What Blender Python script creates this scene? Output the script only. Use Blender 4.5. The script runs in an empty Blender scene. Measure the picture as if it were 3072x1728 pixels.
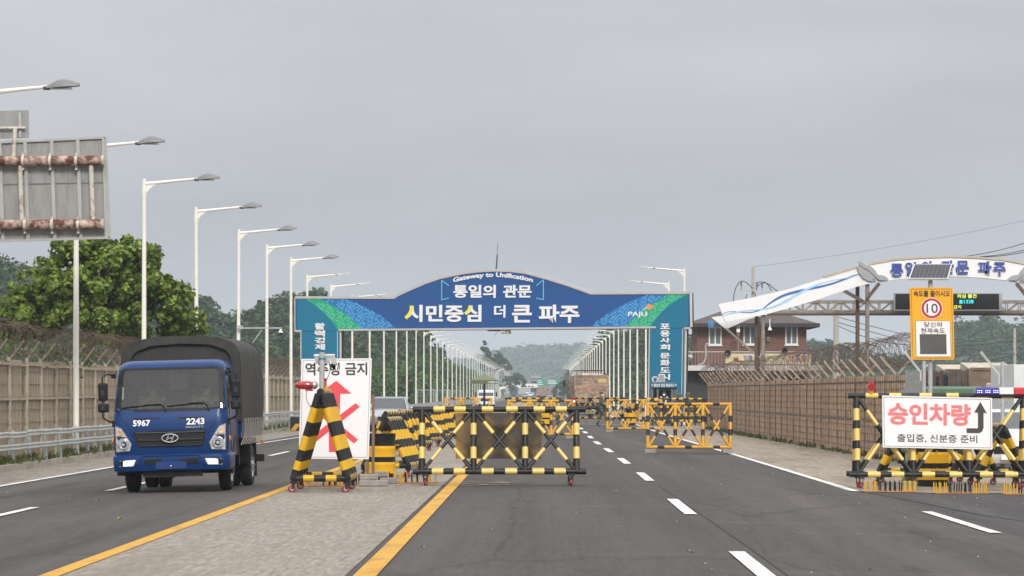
import bpy, bmesh, math, random
import numpy as np
from mathutils import Vector, Matrix, Euler, noise
random.seed(7); np.random.seed(7)
SC = bpy.context.scene
COL = SC.collection
R = math.radians

# ---------------------------------------------------------------- camera, sky, sun, exposure
FS, VX, VY, H = 10136.0, 1629.0, 1178.0, 1.65      # focal length and vanishing point in photograph pixels, eye height in metres
cam = bpy.data.cameras.new('camera'); CAM = bpy.data.objects.new('camera', cam); COL.objects.link(CAM)
CAM.location = (0, 0, H); CAM.rotation_euler = (R(90), 0, 0)
cam.sensor_width = 36; cam.lens = 36 * FS / 3072
cam.shift_x = -(VX - 1536) / 3072; cam.shift_y = (VY - 864) / 3072
cam.clip_start = 0.5; cam.clip_end = 8000
SC.camera = CAM

SUN_EL, SUN_AZ = R(33), R(170)        # azimuth clockwise from +Y: behind the camera, to the right
wld = bpy.data.worlds.new('World'); SC.world = wld; wld.use_nodes = True
nt = wld.node_tree; nt.nodes.clear()
out = nt.nodes.new('ShaderNodeOutputWorld')
sky = nt.nodes.new('ShaderNodeTexSky'); sky.sky_type = 'NISHITA'; sky.sun_disc = False
sky.sun_elevation = SUN_EL; sky.sun_rotation = SUN_AZ; sky.air_density = 1.0; sky.dust_density = 4.0; sky.ozone_density = 1.0
bg1 = nt.nodes.new('ShaderNodeBackground'); bg1.inputs[1].default_value = 0.08
nt.links.new(sky.outputs[0], bg1.inputs[0])
bg2 = nt.nodes.new('ShaderNodeBackground'); bg2.inputs[1].default_value = 1.0
tc = nt.nodes.new('ShaderNodeTexCoord'); sep = nt.nodes.new('ShaderNodeSeparateXYZ')
nt.links.new(tc.outputs['Generated'], sep.inputs[0])
ramp = nt.nodes.new('ShaderNodeValToRGB'); nt.links.new(sep.outputs[2], ramp.inputs[0])
e = ramp.color_ramp.elements; e[0].position = 0.0; e[0].color = (0.402, 0.411, 0.440, 1)
e[1].position = 1.0; e[1].color = (1.25, 1.25, 1.26, 1)
x = ramp.color_ramp.elements.new(0.045); x.color = (0.392, 0.398, 0.440, 1)
x = ramp.color_ramp.elements.new(0.13); x.color = (0.446, 0.444, 0.456, 1)
x = ramp.color_ramp.elements.new(0.35); x.color = (0.86, 0.86, 0.87, 1)
mp = nt.nodes.new('ShaderNodeMapping'); mp.inputs['Scale'].default_value = (2.2, 2.2, 9.0)
nt.links.new(tc.outputs['Generated'], mp.inputs[0])
nz = nt.nodes.new('ShaderNodeTexNoise'); nz.inputs['Scale'].default_value = 2.4; nz.inputs['Detail'].default_value = 5; nz.inputs['Roughness'].default_value = 0.5
nt.links.new(mp.outputs[0], nz.inputs['Vector'])
cr = nt.nodes.new('ShaderNodeMapRange'); cr.inputs[1].default_value = 0.3; cr.inputs[2].default_value = 0.72
cr.inputs[3].default_value = 0.88; cr.inputs[4].default_value = 1.13
nt.links.new(nz.outputs[0], cr.inputs[0])
mul = nt.nodes.new('ShaderNodeVectorMath'); mul.operation = 'SCALE'
nt.links.new(ramp.outputs[0], mul.inputs[0]); nt.links.new(cr.outputs[0], mul.inputs['Scale'])
nt.links.new(mul.outputs[0], bg2.inputs[0])
mx = nt.nodes.new('ShaderNodeMixShader'); mx.inputs[0].default_value = 0.93
nt.links.new(bg1.outputs[0], mx.inputs[1]); nt.links.new(bg2.outputs[0], mx.inputs[2]); nt.links.new(mx.outputs[0], out.inputs[0])

sl = bpy.data.lights.new('sun', 'SUN'); sl.energy = 1.5; sl.angle = R(14); sl.color = (1.0, 0.96, 0.90)
SUN = bpy.data.objects.new('sun', sl); COL.objects.link(SUN); SUN.location = (0, -20, 60)
sd = Vector((math.sin(SUN_AZ) * math.cos(SUN_EL), math.cos(SUN_AZ) * math.cos(SUN_EL), math.sin(SUN_EL)))
SUN.rotation_euler = (-sd).to_track_quat('-Z', 'Y').to_euler()

vs = SC.view_settings; vs.view_transform = 'Standard'; vs.look = 'None'; vs.exposure = 0.45; vs.gamma = 1.0
vs.use_curve_mapping = False
SC.render.engine = 'CYCLES'
SC.cycles.max_bounces = 6; SC.cycles.diffuse_bounces = 2; SC.cycles.glossy_bounces = 3; SC.cycles.transparent_max_bounces = 8
SC.cycles.volume_bounces = 1; SC.cycles.use_denoising = True

# ---------------------------------------------------------------- photograph pixel -> place
def W(sx, sy, Y):
    return Vector(((sx - VX) * Y / FS, Y, H + (VY - sy) * Y / FS))
def zroad(X):
    if X < -4.4: return -0.02 * min(-4.4 - X, 7.8)
    if X > 2.0: return -0.02 * min(X - 2.0, 5.0)
    return 0.0
def zrise(Y):
    if Y < 1000: return 0.0
    return 4.2 * min(1.0, (Y - 1000) / 1000.0) ** 1.6
def zg(X, Y): return zroad(X) + zrise(Y)
def G(sx, sy):
    z = 0.0
    for _ in range(12):
        Y = (H - z) * FS / (sy - VY); X = (sx - VX) * Y / FS; z = zroad(X)
    return Vector((X, Y, z))

# ---------------------------------------------------------------- materials
def S(r, g, b):
    f = lambda c: (c / 255 / 12.92) if c / 255 <= 0.04045 else ((c / 255 + 0.055) / 1.055) ** 2.4
    return (f(r), f(g), f(b))
MATS = {}
def mat(name, rgb, rough=0.6, metal=0.0, var=0.12, scale=3.0, bump=0.0, bscale=None, dirt=None, dscale=2.0, damt=0.5, dpos=0.55,
        spec=0.5, emit=None, estr=0.0, stretch=None, coat=0.0, island=0.0, orand=0.0):
    if name in MATS: return MATS[name]
    m = bpy.data.materials.new(name); m.use_nodes = True; MATS[name] = m
    t = m.node_tree; b = t.nodes['Principled BSDF']
    b.inputs['Roughness'].default_value = rough; b.inputs['Metallic'].default_value = metal
    b.inputs['Specular IOR Level'].default_value = spec
    if coat: b.inputs['Coat Weight'].default_value = coat; b.inputs['Coat Roughness'].default_value = 0.08
    co = t.nodes.new('ShaderNodeTexCoord'); src = co.outputs['Object']
    if stretch:
        mpn = t.nodes.new('ShaderNodeMapping'); mpn.inputs['Scale'].default_value = stretch
        t.links.new(src, mpn.inputs[0]); src = mpn.outputs[0]
    n = t.nodes.new('ShaderNodeTexNoise'); n.inputs['Scale'].default_value = scale; n.inputs['Detail'].default_value = 6; n.inputs['Roughness'].default_value = 0.65
    t.links.new(src, n.inputs['Vector'])
    rp = t.nodes.new('ShaderNodeValToRGB'); t.links.new(n.outputs[0], rp.inputs[0])
    a = rp.color_ramp.elements
    a[0].position = 0.3; a[0].color = tuple(max(0, c * (1 - var)) for c in rgb) + (1,)
    a[1].position = 0.7; a[1].color = tuple(min(1, c * (1 + var)) for c in rgb) + (1,)
    col = rp.outputs[0]
    if orand:
        oi = t.nodes.new('ShaderNodeObjectInfo'); mo = t.nodes.new('ShaderNodeMapRange'); mo.inputs[3].default_value = 1 - orand; mo.inputs[4].default_value = 1 + orand
        t.links.new(oi.outputs['Random'], mo.inputs[0]); so = t.nodes.new('ShaderNodeVectorMath'); so.operation = 'SCALE'
        t.links.new(col, so.inputs[0]); t.links.new(mo.outputs[0], so.inputs['Scale']); col = so.outputs[0]
    if island:
        gi = t.nodes.new('ShaderNodeNewGeometry'); mr = t.nodes.new('ShaderNodeMapRange')
        mr.inputs[3].default_value = 1 - island; mr.inputs[4].default_value = 1 + island
        t.links.new(gi.outputs['Random Per Island'], mr.inputs[0])
        sc_ = t.nodes.new('ShaderNodeVectorMath'); sc_.operation = 'SCALE'
        t.links.new(col, sc_.inputs[0]); t.links.new(mr.outputs[0], sc_.inputs['Scale']); col = sc_.outputs[0]
    if dirt:
        n2 = t.nodes.new('ShaderNodeTexNoise'); n2.inputs['Scale'].default_value = dscale; n2.inputs['Detail'].default_value = 8; n2.inputs['Roughness'].default_value = 0.7
        t.links.new(src, n2.inputs['Vector'])
        r2 = t.nodes.new('ShaderNodeMapRange'); r2.inputs[1].default_value = dpos - 0.07; r2.inputs[2].default_value = dpos + 0.1; r2.inputs[4].default_value = damt
        t.links.new(n2.outputs[0], r2.inputs[0])
        mxn = t.nodes.new('ShaderNodeMix'); mxn.data_type = 'RGBA'
        t.links.new(r2.outputs[0], mxn.inputs[0]); t.links.new(col, mxn.inputs[6]); mxn.inputs[7].default_value = tuple(dirt) + (1,)
        col = mxn.outputs[2]
    t.links.new(col, b.inputs['Base Color'])
    if bump:
        n3 = t.nodes.new('ShaderNodeTexNoise'); n3.inputs['Scale'].default_value = bscale or scale * 8; n3.inputs['Detail'].default_value = 4
        t.links.new(src, n3.inputs['Vector'])
        bp = t.nodes.new('ShaderNodeBump'); bp.inputs['Strength'].default_value = bump; bp.inputs['Distance'].default_value = 0.02
        t.links.new(n3.outputs[0], bp.inputs['Height']); t.links.new(bp.outputs[0], b.inputs['Normal'])
    if emit:
        b.inputs['Emission Color'].default_value = tuple(emit) + (1,); b.inputs['Emission Strength'].default_value = estr
    return m
def glassmat(name, tint=(0.75, 0.85, 0.82), refl=0.9, ior=1.5, base=0.03):
    if name in MATS: return MATS[name]
    m = bpy.data.materials.new(name); m.use_nodes = True; MATS[name] = m
    t = m.node_tree; t.nodes.clear()
    o = t.nodes.new('ShaderNodeOutputMaterial'); tr = t.nodes.new('ShaderNodeBsdfTransparent'); tr.inputs[0].default_value = tuple(tint) + (1,)
    gl = t.nodes.new('ShaderNodeBsdfGlossy'); gl.inputs['Roughness'].default_value = 0.03
    fr = t.nodes.new('ShaderNodeFresnel'); fr.inputs[0].default_value = ior
    ml = t.nodes.new('ShaderNodeMath'); ml.operation = 'MULTIPLY_ADD'; ml.inputs[1].default_value = refl; ml.inputs[2].default_value = base
    t.links.new(fr.outputs[0], ml.inputs[0])
    mxs = t.nodes.new('ShaderNodeMixShader'); t.links.new(ml.outputs[0], mxs.inputs[0]); t.links.new(tr.outputs[0], mxs.inputs[1]); t.links.new(gl.outputs[0], mxs.inputs[2])
    t.links.new(mxs.outputs[0], o.inputs[0])
    return m

# ---------------------------------------------------------------- mesh builder
ROOTM = {}
class MB:
    def __init__(s): s.v = []; s.f = []; s.m = []; s.sm = []
    def add(s, vs_, fs, mi=0, smooth=False, M=None):
        k = len(s.v)
        s.v += [tuple(M @ Vector(p)) for p in vs_] if M is not None else [tuple(p) for p in vs_]
        for f in fs:
            s.f.append(tuple(k + i for i in f)); s.m.append(mi); s.sm.append(smooth)
        return s
    def box(s, c, d, mi=0, M=None):
        x, y, z = c; a, b, h = d[0] / 2, d[1] / 2, d[2] / 2
        v = [(x - a, y - b, z - h), (x + a, y - b, z - h), (x + a, y + b, z - h), (x - a, y + b, z - h),
             (x - a, y - b, z + h), (x + a, y - b, z + h), (x + a, y + b, z + h), (x - a, y + b, z + h)]
        return s.add(v, [(0, 3, 2, 1), (4, 5, 6, 7), (0, 1, 5, 4), (1, 2, 6, 5), (2, 3, 7, 6), (3, 0, 4, 7)], mi, False, M)
    def bb(s, x0, x1, y0, y1, z0, z1, mi=0, M=None):
        return s.box(((x0 + x1) / 2, (y0 + y1) / 2, (z0 + z1) / 2), (abs(x1 - x0), abs(y1 - y0), abs(z1 - z0)), mi, M)
    def bar(s, p0, p1, w, h, mi=0, up=(0, 0, 1)):
        p0, p1 = Vector(p0), Vector(p1); d = (p1 - p0).normalized(); u = Vector(up)
        if abs(d.dot(u)) > 0.98: u = Vector((0, 1, 0))
        a = d.cross(u).normalized(); b = a.cross(d).normalized()
        v = []
        for p in (p0, p1):
            for i, j in ((-1, -1), (1, -1), (1, 1), (-1, 1)): v.append(p + a * (i * w / 2) + b * (j * h / 2))
        return s.add(v, [(0, 3, 2, 1), (4, 5, 6, 7), (0, 1, 5, 4), (1, 2, 6, 5), (2, 3, 7, 6), (3, 0, 4, 7)], mi)
    def cyl(s, p0, p1, r0, r1=None, n=12, caps=True, mi=0):
        return s.bands(p0, p1, r0, [], mi, mi, n, caps, r1)
    def bands(s, p0, p1, r, ys, mi0=0, mi1=1, n=12, caps=True, r1=None):
        p0, p1 = Vector(p0), Vector(p1); d = p1 - p0
        if d.length < 1e-6: return s
        dn = d.normalized(); u = Vector((0, 0, 1)) if abs(dn.z) < 0.95 else Vector((1, 0, 0))
        a = dn.cross(u).normalized(); b = a.cross(dn)
        r1 = r if r1 is None else r1
        ts = [0.0]; seg = []
        for t0, t1 in ys: ts += [t0, t1]; seg += [mi0, mi1]
        ts.append(1.0); seg.append(mi0)
        v = []
        for t in ts:
            rr = r + (r1 - r) * t
            for i in range(n):
                q = 2 * math.pi * i / n
                v.append(p0 + d * t + a * (rr * math.cos(q)) + b * (rr * math.sin(q)))
        k = len(s.v); s.v += [tuple(p) for p in v]
        for j in range(len(ts) - 1):
            for i in range(n):
                i2 = (i + 1) % n
                s.f.append((k + j * n + i, k + j * n + i2, k + (j + 1) * n + i2, k + (j + 1) * n + i)); s.m.append(seg[j]); s.sm.append(True)
        if caps:
            s.f.append(tuple(k + i for i in reversed(range(n)))); s.m.append(mi0); s.sm.append(False)
            s.f.append(tuple(k + (len(ts) - 1) * n + i for i in range(n))); s.m.append(mi0); s.sm.append(False)
        return s
    def tube(s, pts, r, n=6, mi=0, caps=True, closed=False):
        pts = [Vector(p) for p in pts]; N = len(pts); k = len(s.v); a = None
        for i, p in enumerate(pts):
            d = (pts[(i + 1) % N] - pts[i - 1]) if closed else (pts[min(i + 1, N - 1)] - pts[max(i - 1, 0)])
            d = d.normalized() if d.length > 1e-9 else Vector((0, 0, 1))
            if a is None:
                u = Vector((0, 0, 1)) if abs(d.z) < 0.9 else Vector((1, 0, 0)); a = d.cross(u).normalized()
            else: a = (a - d * a.dot(d)).normalized()
            b = d.cross(a); rr = r[i] if isinstance(r, (list, tuple)) else r
            for j in range(n):
                q = 2 * math.pi * j / n; s.v.append(tuple(p + a * (rr * math.cos(q)) + b * (rr * math.sin(q))))
        for i in range(N if closed else N - 1):
            i2 = (i + 1) % N
            for j in range(n):
                j2 = (j + 1) % n
                s.f.append((k + i * n + j, k + i * n + j2, k + i2 * n + j2, k + i2 * n + j)); s.m.append(mi); s.sm.append(True)
        if caps and not closed:
            s.f.append(tuple(k + j for j in reversed(range(n)))); s.m.append(mi); s.sm.append(False)
            s.f.append(tuple(k + (N - 1) * n + j for j in range(n))); s.m.append(mi); s.sm.append(False)
        return s
    def prism(s, front, back, mi=0, side=None):
        n = len(front); k = len(s.v); s.v += [tuple(p) for p in front] + [tuple(p) for p in back]
        s.f.append(tuple(k + i for i in range(n))); s.m.append(mi); s.sm.append(False)
        s.f.append(tuple(k + n + i for i in reversed(range(n)))); s.m.append(mi if side is None else side); s.sm.append(False)
        for i in range(n):
            j = (i + 1) % n
            s.f.append((k + i, k + n + i, k + n + j, k + j)); s.m.append(mi if side is None else side); s.sm.append(False)
        return s
    def lathe(s, prof, o, ax=(0, 0, 1), n=20, mi=0, mis=None):
        o = Vector(o); d = Vector(ax).normalized(); u = Vector((0, 0, 1)) if abs(d.z) < 0.9 else Vector((1, 0, 0))
        a = d.cross(u).normalized(); b = a.cross(d); k = len(s.v)
        for r, z in prof:
            for i in range(n):
                q = 2 * math.pi * i / n; s.v.append(tuple(o + d * z + a * (r * math.cos(q)) + b * (r * math.sin(q))))
        for j in range(len(prof) - 1):
            for i in range(n):
                i2 = (i + 1) % n
                s.f.append((k + j * n + i, k + j * n + i2, k + (j + 1) * n + i2, k + (j + 1) * n + i)); s.m.append(mis[j] if mis else mi); s.sm.append(True)
        return s
    def ball(s, c, r, n=12, mi=0, M=None):
        rx, ry, rz = r if isinstance(r, (tuple, list)) else (r, r, r); v = []; f = []; m = n // 2
        for j in range(m + 1):
            th = math.pi * j / m
            for i in range(n):
                q = 2 * math.pi * i / n
                v.append((c[0] + rx * math.sin(th) * math.cos(q), c[1] + ry * math.sin(th) * math.sin(q), c[2] + rz * math.cos(th)))
        for j in range(m):
            for i in range(n):
                i2 = (i + 1) % n; f.append((j * n + i, (j + 1) * n + i, (j + 1) * n + i2, j * n + i2))
        return s.add(v, f, mi, True, M)
    def build(s, name, mats, parent=None, bevel=0.0, recalc=True, kind=None):
        me = bpy.data.meshes.new(name)
        vv = s.v
        if parent is not None and parent.name in ROOTM:
            Mi = ROOTM[parent.name].inverted(); vv = [tuple(Mi @ Vector(p)) for p in vv]
        me.from_pydata(vv, [], s.f)
        for mt in (mats if isinstance(mats, (list, tuple)) else [mats]): me.materials.append(mt)
        me.polygons.foreach_set('material_index', s.m); me.polygons.foreach_set('use_smooth', s.sm)
        if recalc:
            bm = bmesh.new(); bm.from_mesh(me); bmesh.ops.remove_doubles(bm, verts=bm.verts, dist=1e-5)
            bmesh.ops.recalc_face_normals(bm, faces=bm.faces); bm.to_mesh(me); bm.free()
        me.update()
        if any(s.sm): me.set_sharp_from_angle(angle=R(40))
        return link(name, me, parent, bevel, kind)
def link(name, me, parent=None, bevel=0.0, kind=None):
    o = bpy.data.objects.new(name, me); COL.objects.link(o)
    if parent is not None:
        o.parent = parent
        if parent.name in ROOTM: ROOTM[o.name] = ROOTM[parent.name]
    if bevel:
        md = o.modifiers.new('bevel', 'BEVEL'); md.width = bevel; md.segments = 2; md.limit_method = 'ANGLE'; md.angle_limit = R(35)
        md.harden_normals = False
    if kind: o['kind'] = kind
    return o
def tag(o, label=None, cat=None, group=None, kind=None):
    if label: o['label'] = label
    if cat: o['category'] = cat
    if group: o['group'] = group
    if kind: o['kind'] = kind
    return o
def thing(name, label, cat, loc=(0, 0, 0), rz=0.0, group=None, ry=0.0, rx=0.0):
    o = bpy.data.objects.new(name, None); COL.objects.link(o); o.empty_display_size = 0.2
    place(o, loc, rz, ry, rx); tag(o, label, cat, group)
    return o
def place(o, loc, rz=0.0, ry=0.0, rx=0.0):
    o.location = loc; o.rotation_euler = (rx, ry, rz)
    ROOTM[o.name] = Matrix.LocRotScale(Vector(loc), Euler((rx, ry, rz)), Vector((1, 1, 1)))
def copy_tree(o, parent=None):
    c = o.copy(); COL.objects.link(c); c.parent = parent
    for ch in list(o.children): copy_tree(ch, c)
    return c
def dup(root, loc, rz=0.0, label=None, group=None, ry=0.0):
    c = copy_tree(root); c.location = loc; c.rotation_euler = (0, ry, rz)
    ROOTM[c.name] = Matrix.LocRotScale(Vector(loc), Euler((0, ry, rz)), Vector((1, 1, 1)))
    if label: c['label'] = label
    if group: c['group'] = group
    return c
def npmesh(name, V, F, mats, parent=None, mi=None, smooth=False, kind=None):
    me = bpy.data.meshes.new(name); V = np.asarray(V, dtype=np.float32); F = np.asarray(F, dtype=np.int32); n, k = F.shape
    me.vertices.add(len(V)); me.vertices.foreach_set('co', V.ravel())
    me.loops.add(n * k); me.loops.foreach_set('vertex_index', F.ravel())
    me.polygons.add(n); me.polygons.foreach_set('loop_start', np.arange(0, n * k, k, dtype=np.int32))
    for mt in (mats if isinstance(mats, (list, tuple)) else [mats]): me.materials.append(mt)
    if mi is not None: me.polygons.foreach_set('material_index', np.asarray(mi, dtype=np.int32))
    if smooth: me.polygons.foreach_set('use_smooth', np.ones(n, dtype=bool))
    me.update(calc_edges=True); me.validate()
    return link(name, me, parent, kind=kind)

# flat writing: glyph outlines fitted into a box; plane(u, v, off) gives the place of a point of the face
def text(body, u0, u1, v0, v1, plane, m, parent, name='lettering', bold=0.012, ext=0.006, bend=None):
    cu = bpy.data.curves.new('glyphs', 'FONT'); cu.body = body; cu.size = 1.0; cu.offset = bold; cu.extrude = 0.5; cu.resolution_u = 3
    o = bpy.data.objects.new('glyphs', cu)
    me = bpy.data.meshes.new_from_object(o)
    bpy.data.objects.remove(o); bpy.data.curves.remove(cu)
    co = np.empty(len(me.vertices) * 3); me.vertices.foreach_get('co', co); co = co.reshape(-1, 3)
    a, b = co.min(0), co.max(0)
    Mi = ROOTM[parent.name].inverted() if parent is not None and parent.name in ROOTM else Matrix()
    res = []
    for p in co:
        u = u0 + (u1 - u0) * (p[0] - a[0]) / max(1e-6, b[0] - a[0]); v = v0 + (v1 - v0) * (p[1] - a[1]) / max(1e-6, b[1] - a[1])
        if bend: v += bend(u)
        res.append(Mi @ Vector(plane(u, v, 0.003 if p[2] < 0 else 0.003 + ext)))
    me.vertices.foreach_set('co', np.array([tuple(q) for q in res]).ravel())
    me.name = name; me.materials.clear(); me.materials.append(m); me.update()
    return link(name, me, parent)
def poly(mb, pts, plane, o0=0.003, o1=0.006, mi=0):
    return mb.prism([plane(u, v, o1) for u, v in pts], [plane(u, v, o0) for u, v in pts], mi)
def stroke(pts, w):
    L, Rr = [], []
    for i, p in enumerate(pts):
        a = pts[max(0, i - 1)]; b = pts[min(len(pts) - 1, i + 1)]
        dx, dy = b[0] - a[0], b[1] - a[1]; l = math.hypot(dx, dy) or 1
        ww = w[i] if isinstance(w, (list, tuple)) else w
        nx, ny = -dy / l * ww / 2, dx / l * ww / 2
        L.append((p[0] + nx, p[1] + ny)); Rr.append((p[0] - nx, p[1] - ny))
    return L + Rr[::-1]
ORD = ['first', 'second', 'third', 'fourth', 'fifth', 'sixth', 'seventh', 'eighth', 'ninth', 'tenth', 'eleventh', 'twelfth', 'thirteenth', 'fourteenth',
       'fifteenth', 'sixteenth', 'seventeenth', 'eighteenth', 'nineteenth']
def ordinal(i):
    if i < 19: return ORD[i]
    t, u = divmod(i + 1, 10); tens = ['', '', 'twent', 'thirt', 'fort', 'fift', 'sixt']
    return tens[t] + ('ieth' if u == 0 else 'y-' + ORD[u - 1])
# ================================================================ materials shared by many things
M_ASPH = mat('asphalt', (0.057, 0.0495, 0.0455), 0.9, var=0.28, scale=14, bump=0.25, bscale=60, dirt=(0.074, 0.064, 0.058), dscale=0.9, damt=0.75, dpos=0.5, stretch=(1, 0.07, 1), spec=.35)
M_ASPH2 = mat('asphalt_dark', (0.050, 0.046, 0.045), 0.9, var=0.28, scale=14, bump=0.25, bscale=60, dirt=(0.066, 0.06, 0.056), dscale=0.9, damt=0.6, stretch=(1, .07, 1), spec=.35)
M_CONC = mat('median_concrete', (0.262, 0.232, 0.200), 0.95, var=0.35, scale=16, bump=0.3, bscale=60, dirt=(0.19, 0.155, 0.125), dscale=1.1, damt=0.7, stretch=(1, 0.10, 1), spec=.3)
M_SAND = mat('sandy_shoulder', (0.29, 0.245, 0.195), 0.95, var=0.3, scale=9, bump=0.3, bscale=40, dirt=(0.17, 0.14, 0.11), dscale=1.2, damt=0.8, stretch=(1, 0.12, 1), spec=.3)
M_DUST = mat('drifted_sand', (0.31, 0.255, 0.19), 0.95, var=0.2, scale=6)
_t = M_DUST.node_tree; _b = _t.nodes['Principled BSDF']; _c = _t.nodes.new('ShaderNodeTexCoord'); _m = _t.nodes.new('ShaderNodeMapping'); _m.inputs['Scale'].default_value = (1, .6, 1)
_n = _t.nodes.new('ShaderNodeTexNoise'); _n.inputs['Scale'].default_value = 2.2; _n.inputs['Detail'].default_value = 8; _n.inputs['Roughness'].default_value = .7; _r = _t.nodes.new('ShaderNodeMapRange'); _r.inputs[1].default_value = .50; _r.inputs[2].default_value = .62
_t.links.new(_c.outputs['Object'], _m.inputs[0]); _t.links.new(_m.outputs[0], _n.inputs['Vector']); _t.links.new(_n.outputs[0], _r.inputs[0]); _t.links.new(_r.outputs[0], _b.inputs['Alpha'])
M_SHLD = mat('left_shoulder', (0.25, 0.22, 0.185), 0.95, var=0.3, scale=8, bump=0.3, bscale=40, dirt=(0.14, 0.125, 0.10), dscale=1.3, damt=0.75, stretch=(1, 0.12, 1), spec=.3)
def road_wear(m):
    """tyre-polished tracks, patches, drips and hairline cracks on an asphalt material"""
    t = m.node_tree; b = t.nodes['Principled BSDF']; src = b.inputs['Base Color'].links[0].from_socket; co = t.nodes.new('ShaderNodeTexCoord')
    def nz(sc, scale, lo, hi, a, b_, det=5):
        mp_ = t.nodes.new('ShaderNodeMapping'); mp_.inputs['Scale'].default_value = sc; t.links.new(co.outputs['Object'], mp_.inputs[0])
        n = t.nodes.new('ShaderNodeTexNoise'); n.inputs['Scale'].default_value = scale; n.inputs['Detail'].default_value = det; t.links.new(mp_.outputs[0], n.inputs['Vector'])
        r = t.nodes.new('ShaderNodeMapRange'); r.inputs[1].default_value = lo; r.inputs[2].default_value = hi; r.inputs[3].default_value = a; r.inputs[4].default_value = b_; t.links.new(n.outputs[0], r.inputs[0]); return r.outputs[0]
    fs = [nz((1, .012, 1), 1.3, .35, .65, .84, 1.16), nz((1, .05, 1), .55, .38, .62, .88, 1.12), nz((1, .10, 1), 1.6, .66, .74, 1.0, .62, 3), nz((.25, 1, 1), .5, .62, .66, 1.0, 1.14, 2)]
    mp_ = t.nodes.new('ShaderNodeMapping'); mp_.inputs['Scale'].default_value = (.55, .09, 1); t.links.new(co.outputs['Object'], mp_.inputs[0])
    dn = t.nodes.new('ShaderNodeTexNoise'); dn.inputs['Scale'].default_value = 3; t.links.new(mp_.outputs[0], dn.inputs['Vector']); ad = t.nodes.new('ShaderNodeVectorMath'); ad.operation = 'MULTIPLY_ADD'; ad.inputs[1].default_value = (.25, .25, 0); t.links.new(dn.outputs['Color'], ad.inputs[0]); t.links.new(mp_.outputs[0], ad.inputs[2])
    vo = t.nodes.new('ShaderNodeTexVoronoi'); vo.feature = 'DISTANCE_TO_EDGE'; vo.inputs['Scale'].default_value = .55; t.links.new(ad.outputs[0], vo.inputs['Vector']); r = t.nodes.new('ShaderNodeMapRange'); r.inputs[1].default_value = .0; r.inputs[2].default_value = .012; r.inputs[3].default_value = .70; r.inputs[4].default_value = 1.0; t.links.new(vo.outputs['Distance'], r.inputs[0]); fs.append(r.outputs[0])
    for f in fs:
        s_ = t.nodes.new('ShaderNodeVectorMath'); s_.operation = 'SCALE'; t.links.new(src, s_.inputs[0]); t.links.new(f, s_.inputs['Scale']); src = s_.outputs[0]
    t.links.new(src, b.inputs['Base Color'])
road_wear(M_ASPH); road_wear(M_ASPH2)
M_WHITE = mat('white_road_paint', (0.72, 0.71, 0.69), 0.7, var=0.06, scale=8, dirt=(0.36, 0.35, 0.34), dscale=3.5, damt=0.7, dpos=0.56, stretch=(1, .3, 1))
M_YEL = mat('yellow_road_paint', (0.57, 0.295, 0.012), 0.7, var=0.12, scale=8, dirt=(0.30, 0.16, 0.03), dscale=2.5, damt=0.7, dpos=0.56, stretch=(1, .25, 1))
M_SOIL = mat('grassy_soil', (0.085, 0.095, 0.045), 0.95, var=0.4, scale=0.5, bump=0.4, bscale=8)
M_KERB = mat('kerb_stone', (0.30, 0.265, 0.225), 0.9, var=0.2, scale=5, bump=0.25, bscale=50, dirt=(0.2, 0.18, 0.14), dscale=3, damt=0.6, orand=.15)
M_GALV = mat('galvanised_steel', (0.47, 0.48, 0.48), 0.45, metal=0.35, var=0.15, scale=5, dirt=(0.25, 0.24, 0.22), dscale=3, damt=0.4)
M_BLK = mat('black_paint', (0.011, 0.011, 0.012), 0.45, var=0.25, scale=6, dirt=(0.07, 0.055, 0.04), dscale=6, damt=0.7, dpos=0.60, spec=.35)
M_YLW = mat('yellow_paint', (0.66, 0.38, 0.006), 0.42, var=0.08, scale=5, dirt=(0.35, 0.2, 0.04), dscale=5, damt=0.35, dpos=0.62)
M_TAPE = mat('pale_reflective_tape', (0.73, 0.53, 0.14), 0.38, var=0.08, scale=9, dirt=(0.4, 0.28, 0.1), dscale=7, damt=0.45, dpos=0.62)
M_ORG = mat('orange_yellow_paint', (0.60, 0.30, 0.008), 0.42, var=0.08, scale=5, dirt=(0.36, 0.17, 0.03), dscale=6, damt=0.5, dpos=0.6)
M_DKST = mat('dark_steel', (0.035, 0.033, 0.032), 0.5, metal=0.3, var=0.3, scale=8)
M_RUB = mat('black_rubber', (0.018, 0.018, 0.018), 0.75, var=0.2, scale=10)
M_REDW = mat('red_caster_wheel', (0.30, 0.028, 0.035), 0.5, var=0.2, scale=20, dirt=(0.1, 0.06, 0.05), dscale=20, damt=0.5)
M_LAMPW = mat('cream_lamp_paint', (0.80, 0.77, 0.70), 0.5, var=0.05, scale=3)
M_LGREY = mat('lamp_head_grey', (0.19, 0.19, 0.20), 0.45, var=0.1, scale=6)
M_CBLK = mat('concrete_block', (0.33, 0.30, 0.28), 0.9, var=0.3, scale=60, bump=0.3, bscale=120, dirt=(0.2, 0.18, 0.16), dscale=6, damt=0.4)
M_WSIGN = mat('white_sign_face', (0.86, 0.85, 0.86), 0.45, var=0.02, scale=3, dirt=(0.6, 0.58, 0.55), dscale=3, damt=0.12, dpos=0.62)
M_DTXT = mat('charcoal_print', (0.035, 0.03, 0.033), 0.5, var=0.1)
M_RTXT = mat('red_print', (0.80, 0.075, 0.09), 0.5, var=0.05)
M_WTXT = mat('white_print', (0.82, 0.81, 0.82), 0.5, var=0.02)

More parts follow.
